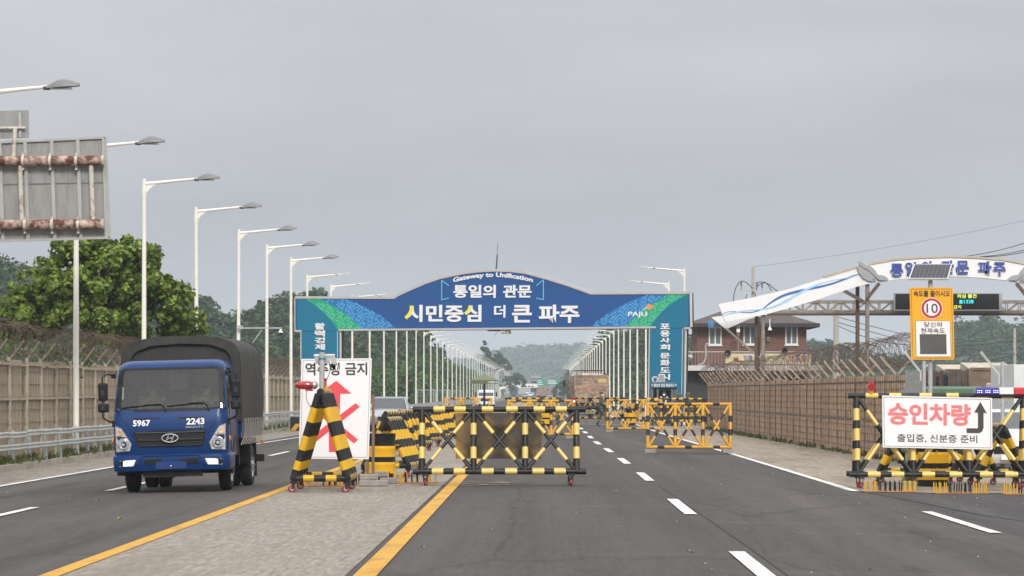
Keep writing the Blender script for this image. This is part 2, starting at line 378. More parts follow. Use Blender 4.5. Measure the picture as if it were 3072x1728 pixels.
# ================================================================ ground, roads, kerb
def strip(mb, xa, xb, y0, y1, dz, mi=0, step=None):
    """sheet between two edges (numbers or lists of (Y, X)) that follows the road's cross-fall"""
    def edge(e, y):
        if not isinstance(e, (list, tuple)): return e
        return float(np.interp(y, [p[0] for p in e], [p[1] for p in e]))
    ys = [y0]; y = y0
    while y < y1 - 1e-6:
        y = min(y1, y + (step or max(0.8, y * 0.06))); ys.append(y)
    rows = []
    for y in ys:
        a, b = edge(xa, y), edge(xb, y)
        xs = sorted(set([a, b] + [k for k in (-12.2, -4.4, 2.0, 7.0) if a < k < b]))
        rows.append(xs)
    n = max(len(r) for r in rows)
    rows = [np.interp(np.linspace(0, 1, n), np.linspace(0, 1, len(r)), r) if len(r) != n else r for r in rows]
    k = len(mb.v)
    for y, xs in zip(ys, rows):
        for xx in xs: mb.v.append((xx, y, zg(xx, y) + dz))
    for j in range(len(ys) - 1):
        for i in range(n - 1):
            mb.f.append((k + j * n + i, k + j * n + i + 1, k + (j + 1) * n + i + 1, k + (j + 1) * n + i)); mb.m.append(mi); mb.sm.append(False)
    return mb

g = MB(); strip(g, -1400, 1400, -40, 3400, -0.05, step=60); g.build('ground', M_SOIL, kind='structure', recalc=False)
g = MB(); strip(g, -10.6, 5.75, -30, 2400, 0.0); ROAD = g.build('road', M_ASPH, kind='structure', recalc=False)
g = MB(); strip(g, 5.75, 24, -30, 58.7, -0.004); g.build('side_road', M_ASPH2, kind='structure', recalc=False)
g = MB(); strip(g, 9.3, 30, 58.7, 420, -0.012); g.build('yard_pavement', M_ASPH2, kind='structure', recalc=False)
LKERB = -12.15
g = MB(); strip(g, LKERB - 0.1, -10.2, 20, 900, 0.004); g.build('left_shoulder', M_SHLD, kind='structure', recalc=False)
RSH = [(58.7, 5.3), (93, 5.27), (140, 5.0), (900, 4.9)]
RFE = [(58.7, 13.0), (80, 9.4), (100, 8.9), (140, 8.4), (165, 8.1), (900, 8.0)]
g = MB(); strip(g, RSH, RFE, 58.7, 600, 0.005, step=6); g.build('right_shoulder', M_SAND, kind='structure', recalc=False)
g = MB(); strip(g, -4.34, -1.78, 5, 900, 0.006); g.build('median', M_CONC, kind='structure', recalc=False)
# strip of drifted sand where the median stones begin
g = MB(); strip(g, -4.0, -0.6, 59.5, 62.3, 0.010); g.build('drifted_sand', M_DUST, ROAD, recalc=False)
g = MB(); strip(g, 5.4, 12.0, 59.0, 61.0, 0.009); g.build('drifted_sand', M_DUST, ROAD, recalc=False)
g = MB(); strip(g, -4.0, 5.0, 180, 210, 0.008); g.build('drifted_sand', M_DUST, ROAD, recalc=False)

def marking(xa, xb, y0, y1, m, name='lane_marking'):
    g = MB(); strip(g, xa, xb, y0, y1, 0.013); return g.build(name, m, ROAD, recalc=False)
def off(e, d): return [(y, x + d) for y, x in e]
LE = [(30, -10.25), (66, -10.2), (82, -10.15), (118, -9.75), (136, -9.45), (260, -9.4), (1500, -9.3)]
marking(off(LE, -0.075), off(LE, 0.075), 40, 900, M_WHITE, 'edge_line')
marking(-1.70, -1.49, 12, 170, M_YEL, 'yellow_line')
marking(-4.52, -4.33, 12, 170, M_YEL, 'yellow_line')
DL = [(30, 2.0), (70, 1.99), (84, 1.93), (99, 1.85), (113, 1.75), (300, 1.7), (1500, 1.7)]
ends = [34.9, 52.1, 69.4, 84.5, 99.5, 113.5, 128, 143, 158]
for yb in ends + [173 + 15 * i for i in range(24)]:
    marking(off(DL, -0.085), off(DL, 0.085), yb - 6.5, yb, M_WHITE)
LD = [(40, -7.55), (60, -7.55), (95, -7.35), (300, -7.1), (1500, -7.1)]
for yb in [50.2, 65.0, 81.0, 97.5, 113, 129, 145] + [161 + 15 * i for i in range(24)]:
    marking(off(LD, -0.075), off(LD, 0.075), yb - 6.3, yb, M_WHITE)
RE = [(58.6, 5.42), (93, 5.27), (140, 4.95), (900, 4.9)]
marking(off(RE, -0.075), off(RE, 0.075), 58.6, 800, M_WHITE, 'edge_line')
marking(5.44, 5.60, 41.2, 48.6, M_WHITE); marking(5.44, 5.60, 26.0, 33.0, M_WHITE)
marking(-1.4, 4.9, 176.5, 177.1, M_WHITE, 'stop_line'); marking(-1.4, 4.9, 184, 184.5, M_YEL, 'stop_line')
# seam where the side road joins, and small litter
mseam = mat('bitumen_seam', (0.022, 0.022, 0.023), 0.8)
g = MB()
pts = [(5.5, 59.5), (5.9, 54), (6.2, 48), (6.9, 43), (7.6, 38), (8.0, 33)]
for (xa, ya), (xb, yb) in zip(pts[:-1], pts[1:]):
    g.add([(xa - .02, ya, zroad(xa) + .008), (xa + .02, ya, zroad(xa) + .008), (xb + .02, yb, zroad(xb) + .008), (xb - .02, yb, zroad(xb) + .008)], [(0, 1, 2, 3)])
pts = [(2.05, 60), (2.1, 54.5), (2.15, 45), (2.2, 36), (2.22, 28)]
for (xa, ya), (xb, yb) in zip(pts[:-1], pts[1:]):
    g.add([(xa - .012, ya, zroad(xa) + .006), (xa + .012, ya, zroad(xa) + .006), (xb + .012, yb, zroad(xb) + .006), (xb - .012, yb, zroad(xb) + .006)], [(0, 1, 2, 3)])
g.build('pavement_seam', mseam, ROAD, recalc=False)
mlit = [mat('pale_litter', (0.6, 0.58, 0.52), 0.8), mat('green_leaf_litter', (0.25, 0.32, 0.06), 0.7), mat('brown_leaf_litter', (0.16, 0.09, 0.04), 0.8)]
rl = random.Random(3); g = MB()
for i in range(150):
    y = rl.uniform(30, 75); xx = rl.uniform(-1.3, 7.5) if i % 5 else rl.uniform(-9.5, -5)
    s_ = rl.uniform(0.008, 0.022); a = rl.uniform(0, 6.3); mi = 0 if i % 9 else rl.choice([1, 2])
    if mi: s_ *= 2.2
    c, s2 = math.cos(a) * s_, math.sin(a) * s_; z = zroad(xx) + 0.012
    g.add([(xx - c, y - s2, z), (xx + s2 * .6, y - c * .6, z + s_ * .5), (xx + c, y + s2, z + .004), (xx - s2 * .6, y + c * .6, z + s_ * .7)], [(0, 1, 2, 3)], mi)
tag(g.build('litter', mlit, recalc=False), 'small scraps and fallen leaves scattered on the asphalt', 'litter', kind='stuff')

# left kerb: one stone after another
KERB = MB(); KERB.bb(LKERB - 0.16, LKERB - 0.02, 40, 420, -0.3, -0.155 + 0.0)
KERB = KERB.build('kerb', M_KERB, kind='structure')
st = MB(); st.add([(-.09, -.49, -.16), (.09, -.49, -.16), (.09, .49, -.16), (-.09, .49, -.16), (-.09, -.49, .15), (.065, -.49, .15), (.065, .49, .15), (-.09, .49, .15)],
       [(0, 3, 2, 1), (4, 5, 6, 7), (0, 1, 5, 4), (1, 2, 6, 5), (2, 3, 7, 6), (3, 0, 4, 7)])
st0 = st.build('kerb_stone', M_KERB, KERB)
rk = random.Random(5)
for i in range(150):
    y = 66 + i; o = st0 if i == 0 else st0.copy()
    if i: COL.objects.link(o)
    o.location = (LKERB - 0.06 + rk.uniform(-.02, .02), y, -0.155 + rk.uniform(-.015, .015)); o.rotation_euler = (rk.uniform(-.01, .01), rk.uniform(-.05, .05), rk.uniform(-.012, .012))
g = MB(); g.bb(LKERB - 0.13, LKERB + 0.03, 216, 900, -0.3, -0.02); g.build('far_kerb', M_KERB, KERB)
# verge behind the kerb
g = MB(); g.bb(-14.2, LKERB - 0.12, 55, 900, -0.4, -0.03); g.build('verge', M_SOIL, kind='structure')
# ================================================================ street lamps
def make_lamp(kind):
    t = thing('street_lamp', 'white street lamp', 'street lamp')
    p = MB(); p.cyl((0, 0, -0.3), (0, 0, 8.22), 0.088, 0.06, 10)
    p.build('pole', M_LAMPW, t)
    c = MB(); c.cyl((0, 0, 7.66), (0, 0, 7.96), 0.074, 0.072, 10)
    c.build('collar', M_LAMPW, t)
    a = MB(); pts = []
    pts = [(0, 0, 8.06), (.5, 0, 8.10), (1.1, 0, 8.16), (1.66, 0, 8.21)]
    a.tube(pts, [0.055, 0.05, 0.04, 0.033], 8)
    P = [(.03, 7.78), (.05, 8.05), (.46, 8.08), (.30, 8.0), (.17, 7.9), (.1, 7.8)]; a.prism([(x_, -.025, z_) for x_, z_ in P], [(x_, .025, z_) for x_, z_ in P])
    a.build('arm', M_LAMPW, t)
    h = MB()
    if kind == 'big':
        n = 9; secs = []
        for i in range(n + 1):
            q = i / n; xx = 1.60 + 0.76 * q
            top = 0.03 + 0.155 * math.sin(min(1, q * 1.7) * math.pi / 2) * (1 - max(0, q - 0.45) ** 1.6 * 2.1)
            wd = 0.05 + 0.11 * math.sin(min(1, q * 2.2) * math.pi / 2) * (1 - max(0, q - 0.6) ** 2 * 2.2)
            zb = 8.17 + 0.055 * q
            secs.append([(xx, wd * math.cos(b), zb + max(0.012, top) * max(0, math.sin(b))) for b in [math.pi * k / 8 for k in range(9)]])
        k = len(h.v); m = 9
        for s_ in secs: h.v += s_
        for i in range(n):
            for j in range(m):
                j2 = (j + 1) % m
                h.f.append((k + i * m + j, k + i * m + j2, k + (i + 1) * m + j2, k + (i + 1) * m + j)); h.m.append(0); h.sm.append(j < 8)
        h.f.append(tuple(range(k, k + m))); h.m.append(0); h.sm.append(False)
        h.f.append(tuple(range(k + n * m, k + n * m + m))); h.m.append(0); h.sm.append(False)
        hd = h.build('lamp_head', M_LGREY, t)
        l = MB(); l.bb(1.72, 2.2, -0.1, 0.1, 8.16, 8.185); l.build('lens', mat('lamp_lens', (0.3, 0.3, 0.31), 0.2), hd)
        b = MB(); b.bb(1.58, 1.72, -0.06, 0.06, 8.145, 8.215); b.build('bracket', M_DKST, hd)
    else:
        h.add([(1.66, -.09, 8.2), (1.66, .09, 8.2), (2.42, .06, 8.30), (2.42, -.06, 8.30), (1.66, -.07, 8.255), (1.66, .07, 8.255), (2.42, .04, 8.315), (2.42, -.04, 8.315), (2.0, -.09, 8.30), (2.0, .09, 8.30)],
              [(0, 3, 2, 1), (0, 1, 5, 4), (2, 3, 7, 6), (4, 5, 9, 8), (8, 9, 6, 7), (0, 4, 8, 7, 3), (1, 2, 6, 9, 5)])
        hd = h.build('lamp_head', M_LAMPW, t)
        b = MB(); b.ball((1.68, 0, 8.22), (0.09, 0.07, 0.05), 10); b.build('bracket', M_DKST, hd)
    return t
XL, XR = -12.5, 7.72
LAMPY = [74.0, 90.4, 105.8, 122.0, 138.5, 152.8, 167.6, 191.5, 209.0]
y = 209.0
while y < 980: y += 23.2; LAMPY.append(y)
LA, LB = make_lamp('big'), make_lamp('slim')
useA = useB = False
for i, y in enumerate(LAMPY):
    big = i < 7
    lab = 'lamp post with %s head, %s of the left row counted from the camera' % ('grey humped' if big else 'slim white', ordinal(i))
    zz = zg(-12.2, y) - 0.05
    if big and not useA: o = LA; useA = True; place(o, (XL, y, zz))
    elif not big and not useB: o = LB; useB = True; place(o, (-13.4, y, zz))
    else: o = dup(LA if big else LB, (XL if big else -13.1, y, zz))
    o.rotation_euler = (random.uniform(-.004, .004), random.uniform(-.004, .006), R(random.uniform(-2, 2))); o.scale = (1, 1, 1.042)
    tag(o, lab, None, 'lamp posts of the left row')
y = 184.5; i = 0
while y < 980:
    o = dup(LB, (XR, y, zg(7.6, y)), math.pi + R(random.uniform(-2, 2)), 'slim white lamp post, %s of the right row counted from the camera' % ordinal(i), 'lamp posts of the right row')
    o.scale = (1, 1, 1.042); y += 23.0; i += 1

# camera arm on the fifth lamp pole
M_CAMW = mat('white_camera_plastic', (0.78, 0.78, 0.78), 0.35, var=0.03)
M_CAMD = mat('camera_dome', (0.01, 0.01, 0.012), 0.12, var=0.1)
Yc = 138.3; t = thing('surveillance_camera', 'white dome camera on a horizontal arm from a lamp pole, behind the truck', 'camera', W(720, 983, Yc))
a = MB(); a.bar(W(722, 984, Yc), W(847, 984, Yc), 0.05, 0.05); a.bar(W(757, 1030, Yc), W(785, 990, Yc), 0.03, 0.03); a.box(W(720, 982, Yc), (0.2, 0.2, 0.16)); a.build('arm', M_GALV, t)
d = MB(); c = W(842, 996, Yc); d.lathe([(0.0, 0.12), (0.045, 0.115), (0.05, 0.06), (0.09, 0.01), (0.09, -0.03)], c, n=12); d.build('housing', M_CAMW, t)
d = MB(); d.ball(c - Vector((0, 0, 0.05)), 0.08, 12); d.build('dome', M_CAMD, t)
w_ = MB(); w_.tube([W(785, 984, Yc), W(760, 950, Yc - .1), W(725, 925, Yc)], 0.008, 4); w_.tube([W(842, 982, Yc), W(820, 975, Yc), W(800, 968, Yc), W(725, 925, Yc)], 0.008, 4); w_.build('stay_wire', M_DKST, t)

# ================================================================ left fence with razor wire
M_FPAN = mat('fence_board', (0.43, 0.335, 0.255), 0.9, var=0.22, scale=2.2, bump=0.3, bscale=14, dirt=(0.29, 0.25, 0.22), dscale=1.3, damt=0.75, stretch=(1, 2.6, 0.5), orand=.14)
M_FPOST = mat('fence_post_paint', (0.40, 0.37, 0.27), 0.8, var=0.15, scale=4, dirt=(0.10, 0.085, 0.06), dscale=3.5, damt=0.8, dpos=0.56, bump=0.2)
M_FRAIL = mat('fence_rail_paint', (0.42, 0.34, 0.25), 0.8, var=0.15, scale=4, dirt=(0.2, 0.1, 0.06), dscale=5, damt=0.6)
M_FARM = mat('fence_arm_steel', (0.24, 0.20, 0.16), 0.8, var=0.2, scale=5, dirt=(0.12, 0.06, 0.035), dscale=6, damt=0.7)
M_WIRE = mat('rusty_wire', (0.095, 0.06, 0.045), 0.75, var=0.35, scale=2)
M_MESH = mat('fence_wire_mesh', (0.27, 0.21, 0.15), 0.7, var=0.3, scale=3)

def coil_pts(y0, y1, x0, x1, zc0, zc1, r, pitch, rnd, sgn=1, n=14, squash=1.0):
    L = abs(y1 - y0); loops = int(L / pitch); pts = []
    ph = rnd.uniform(0, 6.28); rr = r
    for i in range(loops * n + 1):
        q = i / (loops * n); a = ph + sgn * 2 * math.pi * i / n
        if i % n == 0: rr = r * rnd.uniform(0.86, 1.10)
        yy = y0 + (y1 - y0) * q + 0.08 * math.sin(q * 90) + 0.10 * r * math.sin(a * 0.5 + 1)
        sag = 0.05 * math.sin(q * loops * 0.23) + 0.03 * math.sin(q * loops * 0.71)
        pts.append((x0 + (x1 - x0) * q + rr * math.cos(a), yy, zc0 + (zc1 - zc0) * q + sag + rr * squash * math.sin(a)))
    return pts
def wires(mb, pts, r): return mb.tube(pts, r, 3, caps=False)

XF = -13.15; ZTOP = 2.52; SP = 2.62; Y0 = 62.0
nb = 48
FL = thing('left_fence', 'tall board and wire mesh fence topped with razor wire behind the left guard rail', 'fence', (XF, Y0, -0.15))
FL.name = 'board_fence'; ROOTM[FL.name] = ROOTM.get('left_fence', Matrix.Translation((XF, Y0, -0.15)))
pm = MB(); pm.cyl((0, 0, 0), (0, 0, ZTOP + 0.15), 0.055, 0.05, 8); pz = None
rf = random.Random(11)
proto = {}
def part(key, mb, name, m, parent, loc, rot=(0, 0, 0), sc=(1, 1, 1)):
    if key not in proto:
        o = mb.build(name, m); proto[key] = o.data; o.parent = parent
    else: o = link(name, proto[key], parent)
    o.location = loc; o.rotation_euler = rot; o.scale = sc
    return o
panm = MB(); panm.bb(-0.012, 0.012, 0.03, SP - 0.03, 0.05, ZTOP + 0.10)
railm = MB(); railm.bb(0.02, 0.075, 0, SP, -0.03, 0.03)
armm = MB(); armm.bar((0, 0, -0.06), (0.36, 0, 0.42), 0.05, 0.05, up=(0, 1, 0)); armm.bar((0, 0, -0.04), (-0.30, 0, 0.28), 0.045, 0.045, up=(0, 1, 0))
gridm = MB()
for i in range(1, 9): gridm.bar((0.03, SP * i / 9, 0.1), (0.03, SP * i / 9, ZTOP + 0.1), 0.012, 0.012)
for i in range(1, 8): gridm.bar((0.034, 0.03, 0.1 + 0.32 * i), (0.034, SP - 0.03, 0.1 + 0.32 * i), 0.012, 0.012)
for i in range(nb):
    yy = i * SP; lean = rf.uniform(-.012, .012)
    part('lp', pm, 'post', M_FPOST, FL, (0.05, yy, 0), (rf.uniform(-.01, .01), lean, 0))
    part('lpan', panm, 'panel', M_FPAN, FL, (-0.02 + rf.uniform(-.015, .015), yy, rf.uniform(-.05, .03)), (0, lean, 0))
    for zr in (1.66, 2.50): part('lr', railm, 'rail', M_FRAIL, FL, (0.0, yy, zr + rf.uniform(-.02, .02)))
    part('larm', armm, 'wire_arm', M_FARM, FL, (0.05, yy, ZTOP + 0.15), (rf.uniform(-.12, .12), rf.uniform(-.05, .05), rf.uniform(-.08, .08)))
    part('lgrid', gridm, 'wire_mesh', M_MESH, FL, (0, yy, 0))
g = MB(); rw = random.Random(2)
YE = Y0 + nb * SP
wires(g, coil_pts(Y0, YE, XF, XF, 3.02, 2.97, 0.38, 0.55, rw), 0.0055)
wires(g, coil_pts(Y0, YE, XF + .08, XF + .05, 2.92, 2.92, 0.40, 0.62, rw, -1), 0.0055)
wires(g, coil_pts(Y0, 112, XF - .25, XF - .2, 3.15, 3.05, 0.34, 0.7, rw, -1), 0.0055)
for k_, xx in enumerate((-.3, -.12, .1, .3)):
    g.tube([(XF + xx, Y0 + q * 4, 2.62 + abs(xx) * 1.0 + 0.02 * math.sin(q * 1.7 + k_)) for q in range(int((YE - Y0) / 4))], 0.006, 3, caps=False)
o = g.build('razor_wire', M_WIRE, FL, recalc=False); o['kind'] = 'stuff'

# ---------------------------------------------------------------- guard rail
M_GR = mat('guard_rail_zinc', (0.44, 0.46, 0.45), 0.5, metal=0.25, var=0.12, scale=3, dirt=(0.26, 0.25, 0.22), dscale=2, damt=0.5, stretch=(1, 0.4, 1))
GRX = -12.42
GRT = thing('guard_rail', 'two-beam galvanised guard rail along the left kerb', 'guard rail', (GRX, 60, -0.10))
prof = [(0, -.075), (.03, -.062), (.035, -.035), (.008, -.012), (.008, .012), (.035, .035), (.03, .062), (0, .075)]
bm_ = MB(); k = 0
for yy in (0, SP): bm_.v += [(x_, yy, z_) for x_, z_ in prof] + [(x_ - .005, yy, z_) for x_, z_ in prof[::-1]]
for i in range(16): bm_.f.append((i, (i + 1) % 16, 16 + (i + 1) % 16, 16 + i)); bm_.m.append(0); bm_.sm.append(False)
gp = MB(); gp.cyl((0, 0, -0.1), (0, 0, 0.86), 0.062, 0.062, 10)
for i in range(50):
    yy = i * SP
    part('gpost', gp, 'post', M_GR, GRT, (-0.06, yy + 1.1, 0), (rf.uniform(-.015, .015), rf.uniform(-.02, .02), 0))
    for zr in (0.46, 0.76): part('gbeam', bm_, 'beam', M_GR, GRT, (0.03, yy, zr + rf.uniform(-.012, .012)), (rf.uniform(-.004, .004), 0, rf.uniform(-.006, .006)))

# ================================================================ right fence
M_RPAN = mat('woven_fence_screen', (0.52, 0.35, 0.23), 0.9, orand=.12, var=0.28, scale=2.4, bump=0.5, bscale=10, dirt=(0.37, 0.27, 0.19), dscale=1.6, damt=0.7, stretch=(1, 1, 1))
FA, FB = Vector((7.95, 163.0, -0.11)), Vector((9.0, 82.5, -0.1))
dv = FB - FA; Lr = math.hypot(dv.x, dv.y); rzr = math.atan2(dv.y, dv.x) - math.pi / 2     # local +y runs along the fence toward the camera
FR = thing('screen_fence', 'brown screened mesh fence with leaning arms and razor wire along the right shoulder', 'fence', FA, rzr)
SR = 2.5; nr = int(Lr / SR); ZR = 2.2
def rippled():
    m = MB(); ny, nz_ = 22, 18
    for j in range(nz_ + 1):
        for i in range(ny + 1):
            yy = SR * i / ny; zz = 0.04 + (ZR - 0.04) * j / nz_
            dx = 0.008 * math.sin(i * 1.1 + 0.6 * math.sin(j * .5)) + 0.03 * math.sin(j * 2.1) * (math.exp(-((i - 15) / 2.6) ** 2) + .6 * math.exp(-((i - 5) / 2.0) ** 2)) + 0.006 * math.sin(j * 1.3 + i * .5)
            m.v.append((dx, yy, zz))
    for j in range(nz_):
        for i in range(ny):
            a = j * (ny + 1) + i; m.f.append((a, a + 1, a + ny + 2, a + ny + 1)); m.m.append(0); m.sm.append(True)
    return m
rpost = MB(); rpost.cyl((0, 0, 0), (0, 0, ZR + .05), 0.04, 0.04, 8)
rrail = MB(); rrail.cyl((-.05, 0, 0), (-.05, SR, 0), 0.026, 0.026, 6)
# local -x points to the right shoulder? choose the road side from the fence direction
side = 1.0
loc_x = Matrix.Rotation(rzr, 3, 'Z') @ Vector((1, 0, 0)); side = -1.0 if loc_x.x > 0 else 1.0   # sign of local x that faces the road
rarm = MB(); rarm.bar((0, 0, -0.05), (side * 0.42, 0, 0.44), 0.055, 0.055, up=(0, 1, 0))
rarm2 = MB(); rarm2.bar((0, 0, -0.05), (-side * 0.3, 0, 0.3), 0.045, 0.045, up=(0, 1, 0))
rgrid = MB()
for i in range(1, 5): rgrid.bar((side * .03, SR * i / 5, 0.05), (side * .03, SR * i / 5, ZR), 0.009, 0.009)
for i in range(1, 11): rgrid.bar((side * .034, 0, 0.05 + 0.2 * i), (side * .034, SR, 0.05 + 0.2 * i), 0.012, 0.012)
for i in range(nr):
    yy = i * SR
    part('rp', rpost, 'post', M_FARM, FR, (0, yy, 0))
    part('rpan', rippled(), 'panel', M_RPAN, FR, (0, yy, rf.uniform(-.03, .03)), (0, 0, 0), (rf.choice([-1.2, 1, 1.3, -.8]), 1, 1))
    for zr in (1.0, 2.05): part('rr', rrail, 'rail', M_FARM, FR, (side * .05 - .0, yy, zr))
    part('rarm', rarm, 'wire_arm', M_FRAIL, FR, (0, yy, ZR + .05), (rf.uniform(-.06, .06), rf.uniform(-.05, .05), 0))
    if i % 3 == 1: part('rarm2', rarm2, 'wire_arm', M_FRAIL, FR, (0, yy, ZR + .05))
    part('rgrid', rgrid, 'wire_mesh', M_WIRE, FR, (0, yy, 0))
g = MB(); Mx = ROOTM[FR.name]
LL = nr * SR
cl = [coil_pts(0, LL, 0, 0, 2.62, 2.78, 0.40, 0.55, rw), coil_pts(0, LL, .05, -side * .1, 2.62, 2.8, 0.38, 0.70, rw, -1),
      coil_pts(LL * .55, LL, -side * .25, -side * .3, 2.75, 2.86, 0.36, 0.9, rw, 1)]
for c_ in cl: wires(g, [Mx @ Vector(p) for p in c_], 0.0055)
for xx in (-.3, -.1, .12, .32): g.tube([Mx @ Vector((xx, q * 4, 2.42 + .02 * math.sin(q))) for q in range(int(LL / 4))], 0.006, 3, caps=False)
o = g.build('razor_wire', M_WIRE, FR, recalc=False); o['kind'] = 'stuff'
# galvanised end posts with cranked tops, in line with the fence toward the camera
for nm, sx, Yp, lab in (('left', 2772, 78, 'galvanised fence post with cranked top left of the speed sign pole'), ('right', 3008, 71, 'galvanised fence post with cranked top in front of the white box truck')):
    b = W(sx, 1178, Yp); b.z = -0.12
    t = thing('fence_post', lab, 'post', b)
    p = MB(); p.cyl(b, b + Vector((0, 0, 2.5 if nm == 'left' else 2.42)), 0.045, 0.045, 10); p.build('shaft', M_GALV, t)
    p = MB(); tp = b + Vector((0, 0, 2.35 if nm == 'left' else 2.25))
    p.bar(tp + Vector((-.08, 0, -.1)), tp + Vector((-.46, 0, .38)), 0.04, 0.05); p.bar(tp + Vector((-.08, 0, -.1)), tp + Vector((-.08, 0, -.3)), 0.04, .05); p.build('cranked_arm', M_GALV, t)
    if nm == 'left': p = MB(); p.bar(tp + Vector((.02, 0, 0)), tp + Vector((.25, 0, .22)), 0.035, 0.035); p.build('short_arm', M_GALV, t)
    p = MB(); p.bb(b.x - .12, b.x + .12, b.y - .12, b.y + .12, b.z, b.z + .03); p.build('base_plate', M_GALV, t)
# pale grey mesh panel that closes the near end of the fence
b0, b1 = W(2716, 1178, 82.5), W(2772, 1178, 78); b0.z = b1.z = -0.1
t = thing('mesh_panel', 'grey mesh panel between brown fence and galvanised post', 'fence panel', b0)
g = MB(); dd = (b1 - b0)
for i in range(9): g.bar(b0 + dd * (i / 8), b0 + dd * (i / 8) + Vector((0, 0, 2.3)), 0.012, 0.012)
for i in range(15): g.bar(b0 + Vector((0, 0, .1 + i * .155)), b1 + Vector((0, 0, .1 + i * .155)), 0.012, 0.012)
g.build('wire_mesh', M_GALV, t)
g = MB(); nn = Vector((0, .03, 0)); g.prism([b0 + nn, b1 + nn, b1 + nn + Vector((0, 0, 2.25)), b0 + nn + Vector((0, 0, 2.25))], [b0 + nn * 1.5, b1 + nn * 1.5, b1 + nn * 1.5 + Vector((0, 0, 2.25)), b0 + nn * 1.5 + Vector((0, 0, 2.25))])
g.build('backing_sheet', mat('grey_plastic_sheet', (0.36, 0.37, 0.37), 0.8, var=0.2, scale=3, bump=.4, bscale=6), t)
# ================================================================ striped barriers
def caster(root, p, yaw, mwheel, r=0.065, hgt=0.2):
    c = MB(); x0, y0, z0 = p      # z0 = underside of the rail
    c.bb(x0 - .06, x0 + .06, y0 - .06, y0 + .06, z0 - .035, z0 + .01)
    dx, dy = math.cos(yaw), math.sin(yaw)      # axle direction
    ox, oy = -dy * .035, dx * .035
    for s_ in (-1, 1):
        c.bar((x0 + dx * .032 * s_, y0 + dy * .032 * s_, z0 - .03), (x0 + ox + dx * .032 * s_, y0 + oy + dy * .032 * s_, r), .008, .045)
    o = c.build('caster', M_DKST, root)
    w_ = MB(); a = Vector((x0 + ox, y0 + oy, r)); d = Vector((dx, dy, 0))
    w_.lathe([(0.0, -.024), (r * .5, -.024), (r * .55, -.02), (r * .85, -.022), (r, -.016), (r, .016), (r * .85, .022), (r * .55, .02), (r * .5, .024), (0.0, .024)], a, d, 16, mis=[1, 1, 0, 0, 0, 0, 0, 1, 1])
    w_.build('wheel', [mwheel, M_GALV], o)
def make_barrier(name, label, posts, Hr, zb, B, rr, rp, rb, ext, mats, rail_b, post_b, brace_b, feet='caster', end_b=None, bot_b=None, wheel=None, group=None, n=12, lattice=True):
    """A-frame barrier: a ridge rail, two leaning lattice sides, two foot rails, end ties"""
    t = thing(name, label, 'barrier', group=group)
    x0, x1 = posts[0] - ext, posts[-1] + ext
    MB().bands((x0, 0, Hr), (x1, 0, Hr), rr, rail_b, 0, 1, n).build('top_rail', mats, t)
    for s_ in (-1, 1):
        yb = s_ * B / 2
        MB().bands((x0, yb, zb), (x1, yb, zb), rr, bot_b or rail_b, 0, 1, n).build('bottom_rail', mats, t)
        for px in posts: MB().bands((px, s_ * rr * .5, Hr - rr * .5), (px, yb, zb), rp, post_b, 0, 1, n).build('post', mats, t)
        for a, b in (zip(posts[:-1], posts[1:]) if lattice else ()):
            yt = s_ * (rr * .5 + .01); w_ = rp * .8
            MB().bands((a + w_, yt, Hr - rr * 1.1), (b - w_, yb, zb + rr * 1.0), rb, brace_b, 0, 1, 8).build('brace', mats, t)
            MB().bands((b - w_, yt, Hr - rr * 1.1), (a + w_, yb, zb + rr * 1.0), rb * .97, brace_b, 0, 1, 8).build('brace', mats, t)
    for px in (posts[0], posts[-1]):
        MB().bands((px, -B / 2, zb), (px, B / 2, zb), rp * .9, end_b or [], 0, 1, n).build('end_tie', mats, t)
    if feet == 'caster':
        for px in (posts[0] + .06, posts[-1] - .1):
            for s_ in (-1, 1): caster(t, (px, s_ * B / 2, zb - rr * .9), random.uniform(-.5, .5), wheel or M_REDW)
    return t
BY = [M_BLK, M_YLW]; BT = [M_BLK, M_TAPE]; OB = [M_ORG, M_BLK]
def fr(lst, a, b): return [((p - a) / (b - a), (q - a) / (b - a)) for p, q in lst]

# the wide barrier across the middle of the near lanes
rb1 = fr([(420, 570), (690, 838), (1050, 1198), (1365, 1515), (1725, 1870), (2010, 2155)], 150, 2400)
bb1 = fr([(400, 548), (685, 832), (1045, 1200), (1350, 1505), (1705, 1858), (1985, 2135)], 148, 2400)
BF = make_barrier('road_barrier', 'black and pale yellow A-frame barrier with a steel sheet, standing alone on the near lanes', [-1.37, -.455, .46, 1.372],
                  1.355, 0.255, 0.62, 0.051, 0.054, 0.033, 0.165, BT, rb1, [(.21, .40), (.60, .79)], [(.17, .37), (.64, .84)], bot_b=bb1, group='black and yellow barriers')
c = W(1497.5, 1400, 60.0); place(BF, (c.x, 60.05, 0), R(0.8))
sh = MB(); Mx = ROOTM[BF.name]
q0, q1 = W(1368, 1237, 60.4), W(1625, 1374, 60.4)
# the sheet leans with the rear lattice
lx0, lx1 = q0.x - c.x, q1.x - c.x
sh.prism([Mx @ Vector((lx0, 0.075, 1.29)), Mx @ Vector((lx1, 0.075, 1.29)), Mx @ Vector((lx1, 0.275, .47)), Mx @ Vector((lx0, 0.275, .47))],
         [Mx @ Vector((lx0, 0.08, 1.29)), Mx @ Vector((lx1, 0.08, 1.29)), Mx @ Vector((lx1, 0.28, .47)), Mx @ Vector((lx0, 0.28, .47))])
sh.build('steel_sheet', mat('brushed_stainless', (0.62, 0.58, 0.52), 0.24, metal=1.0, var=0.10, scale=3, bump=0.05, bscale=4), BF)

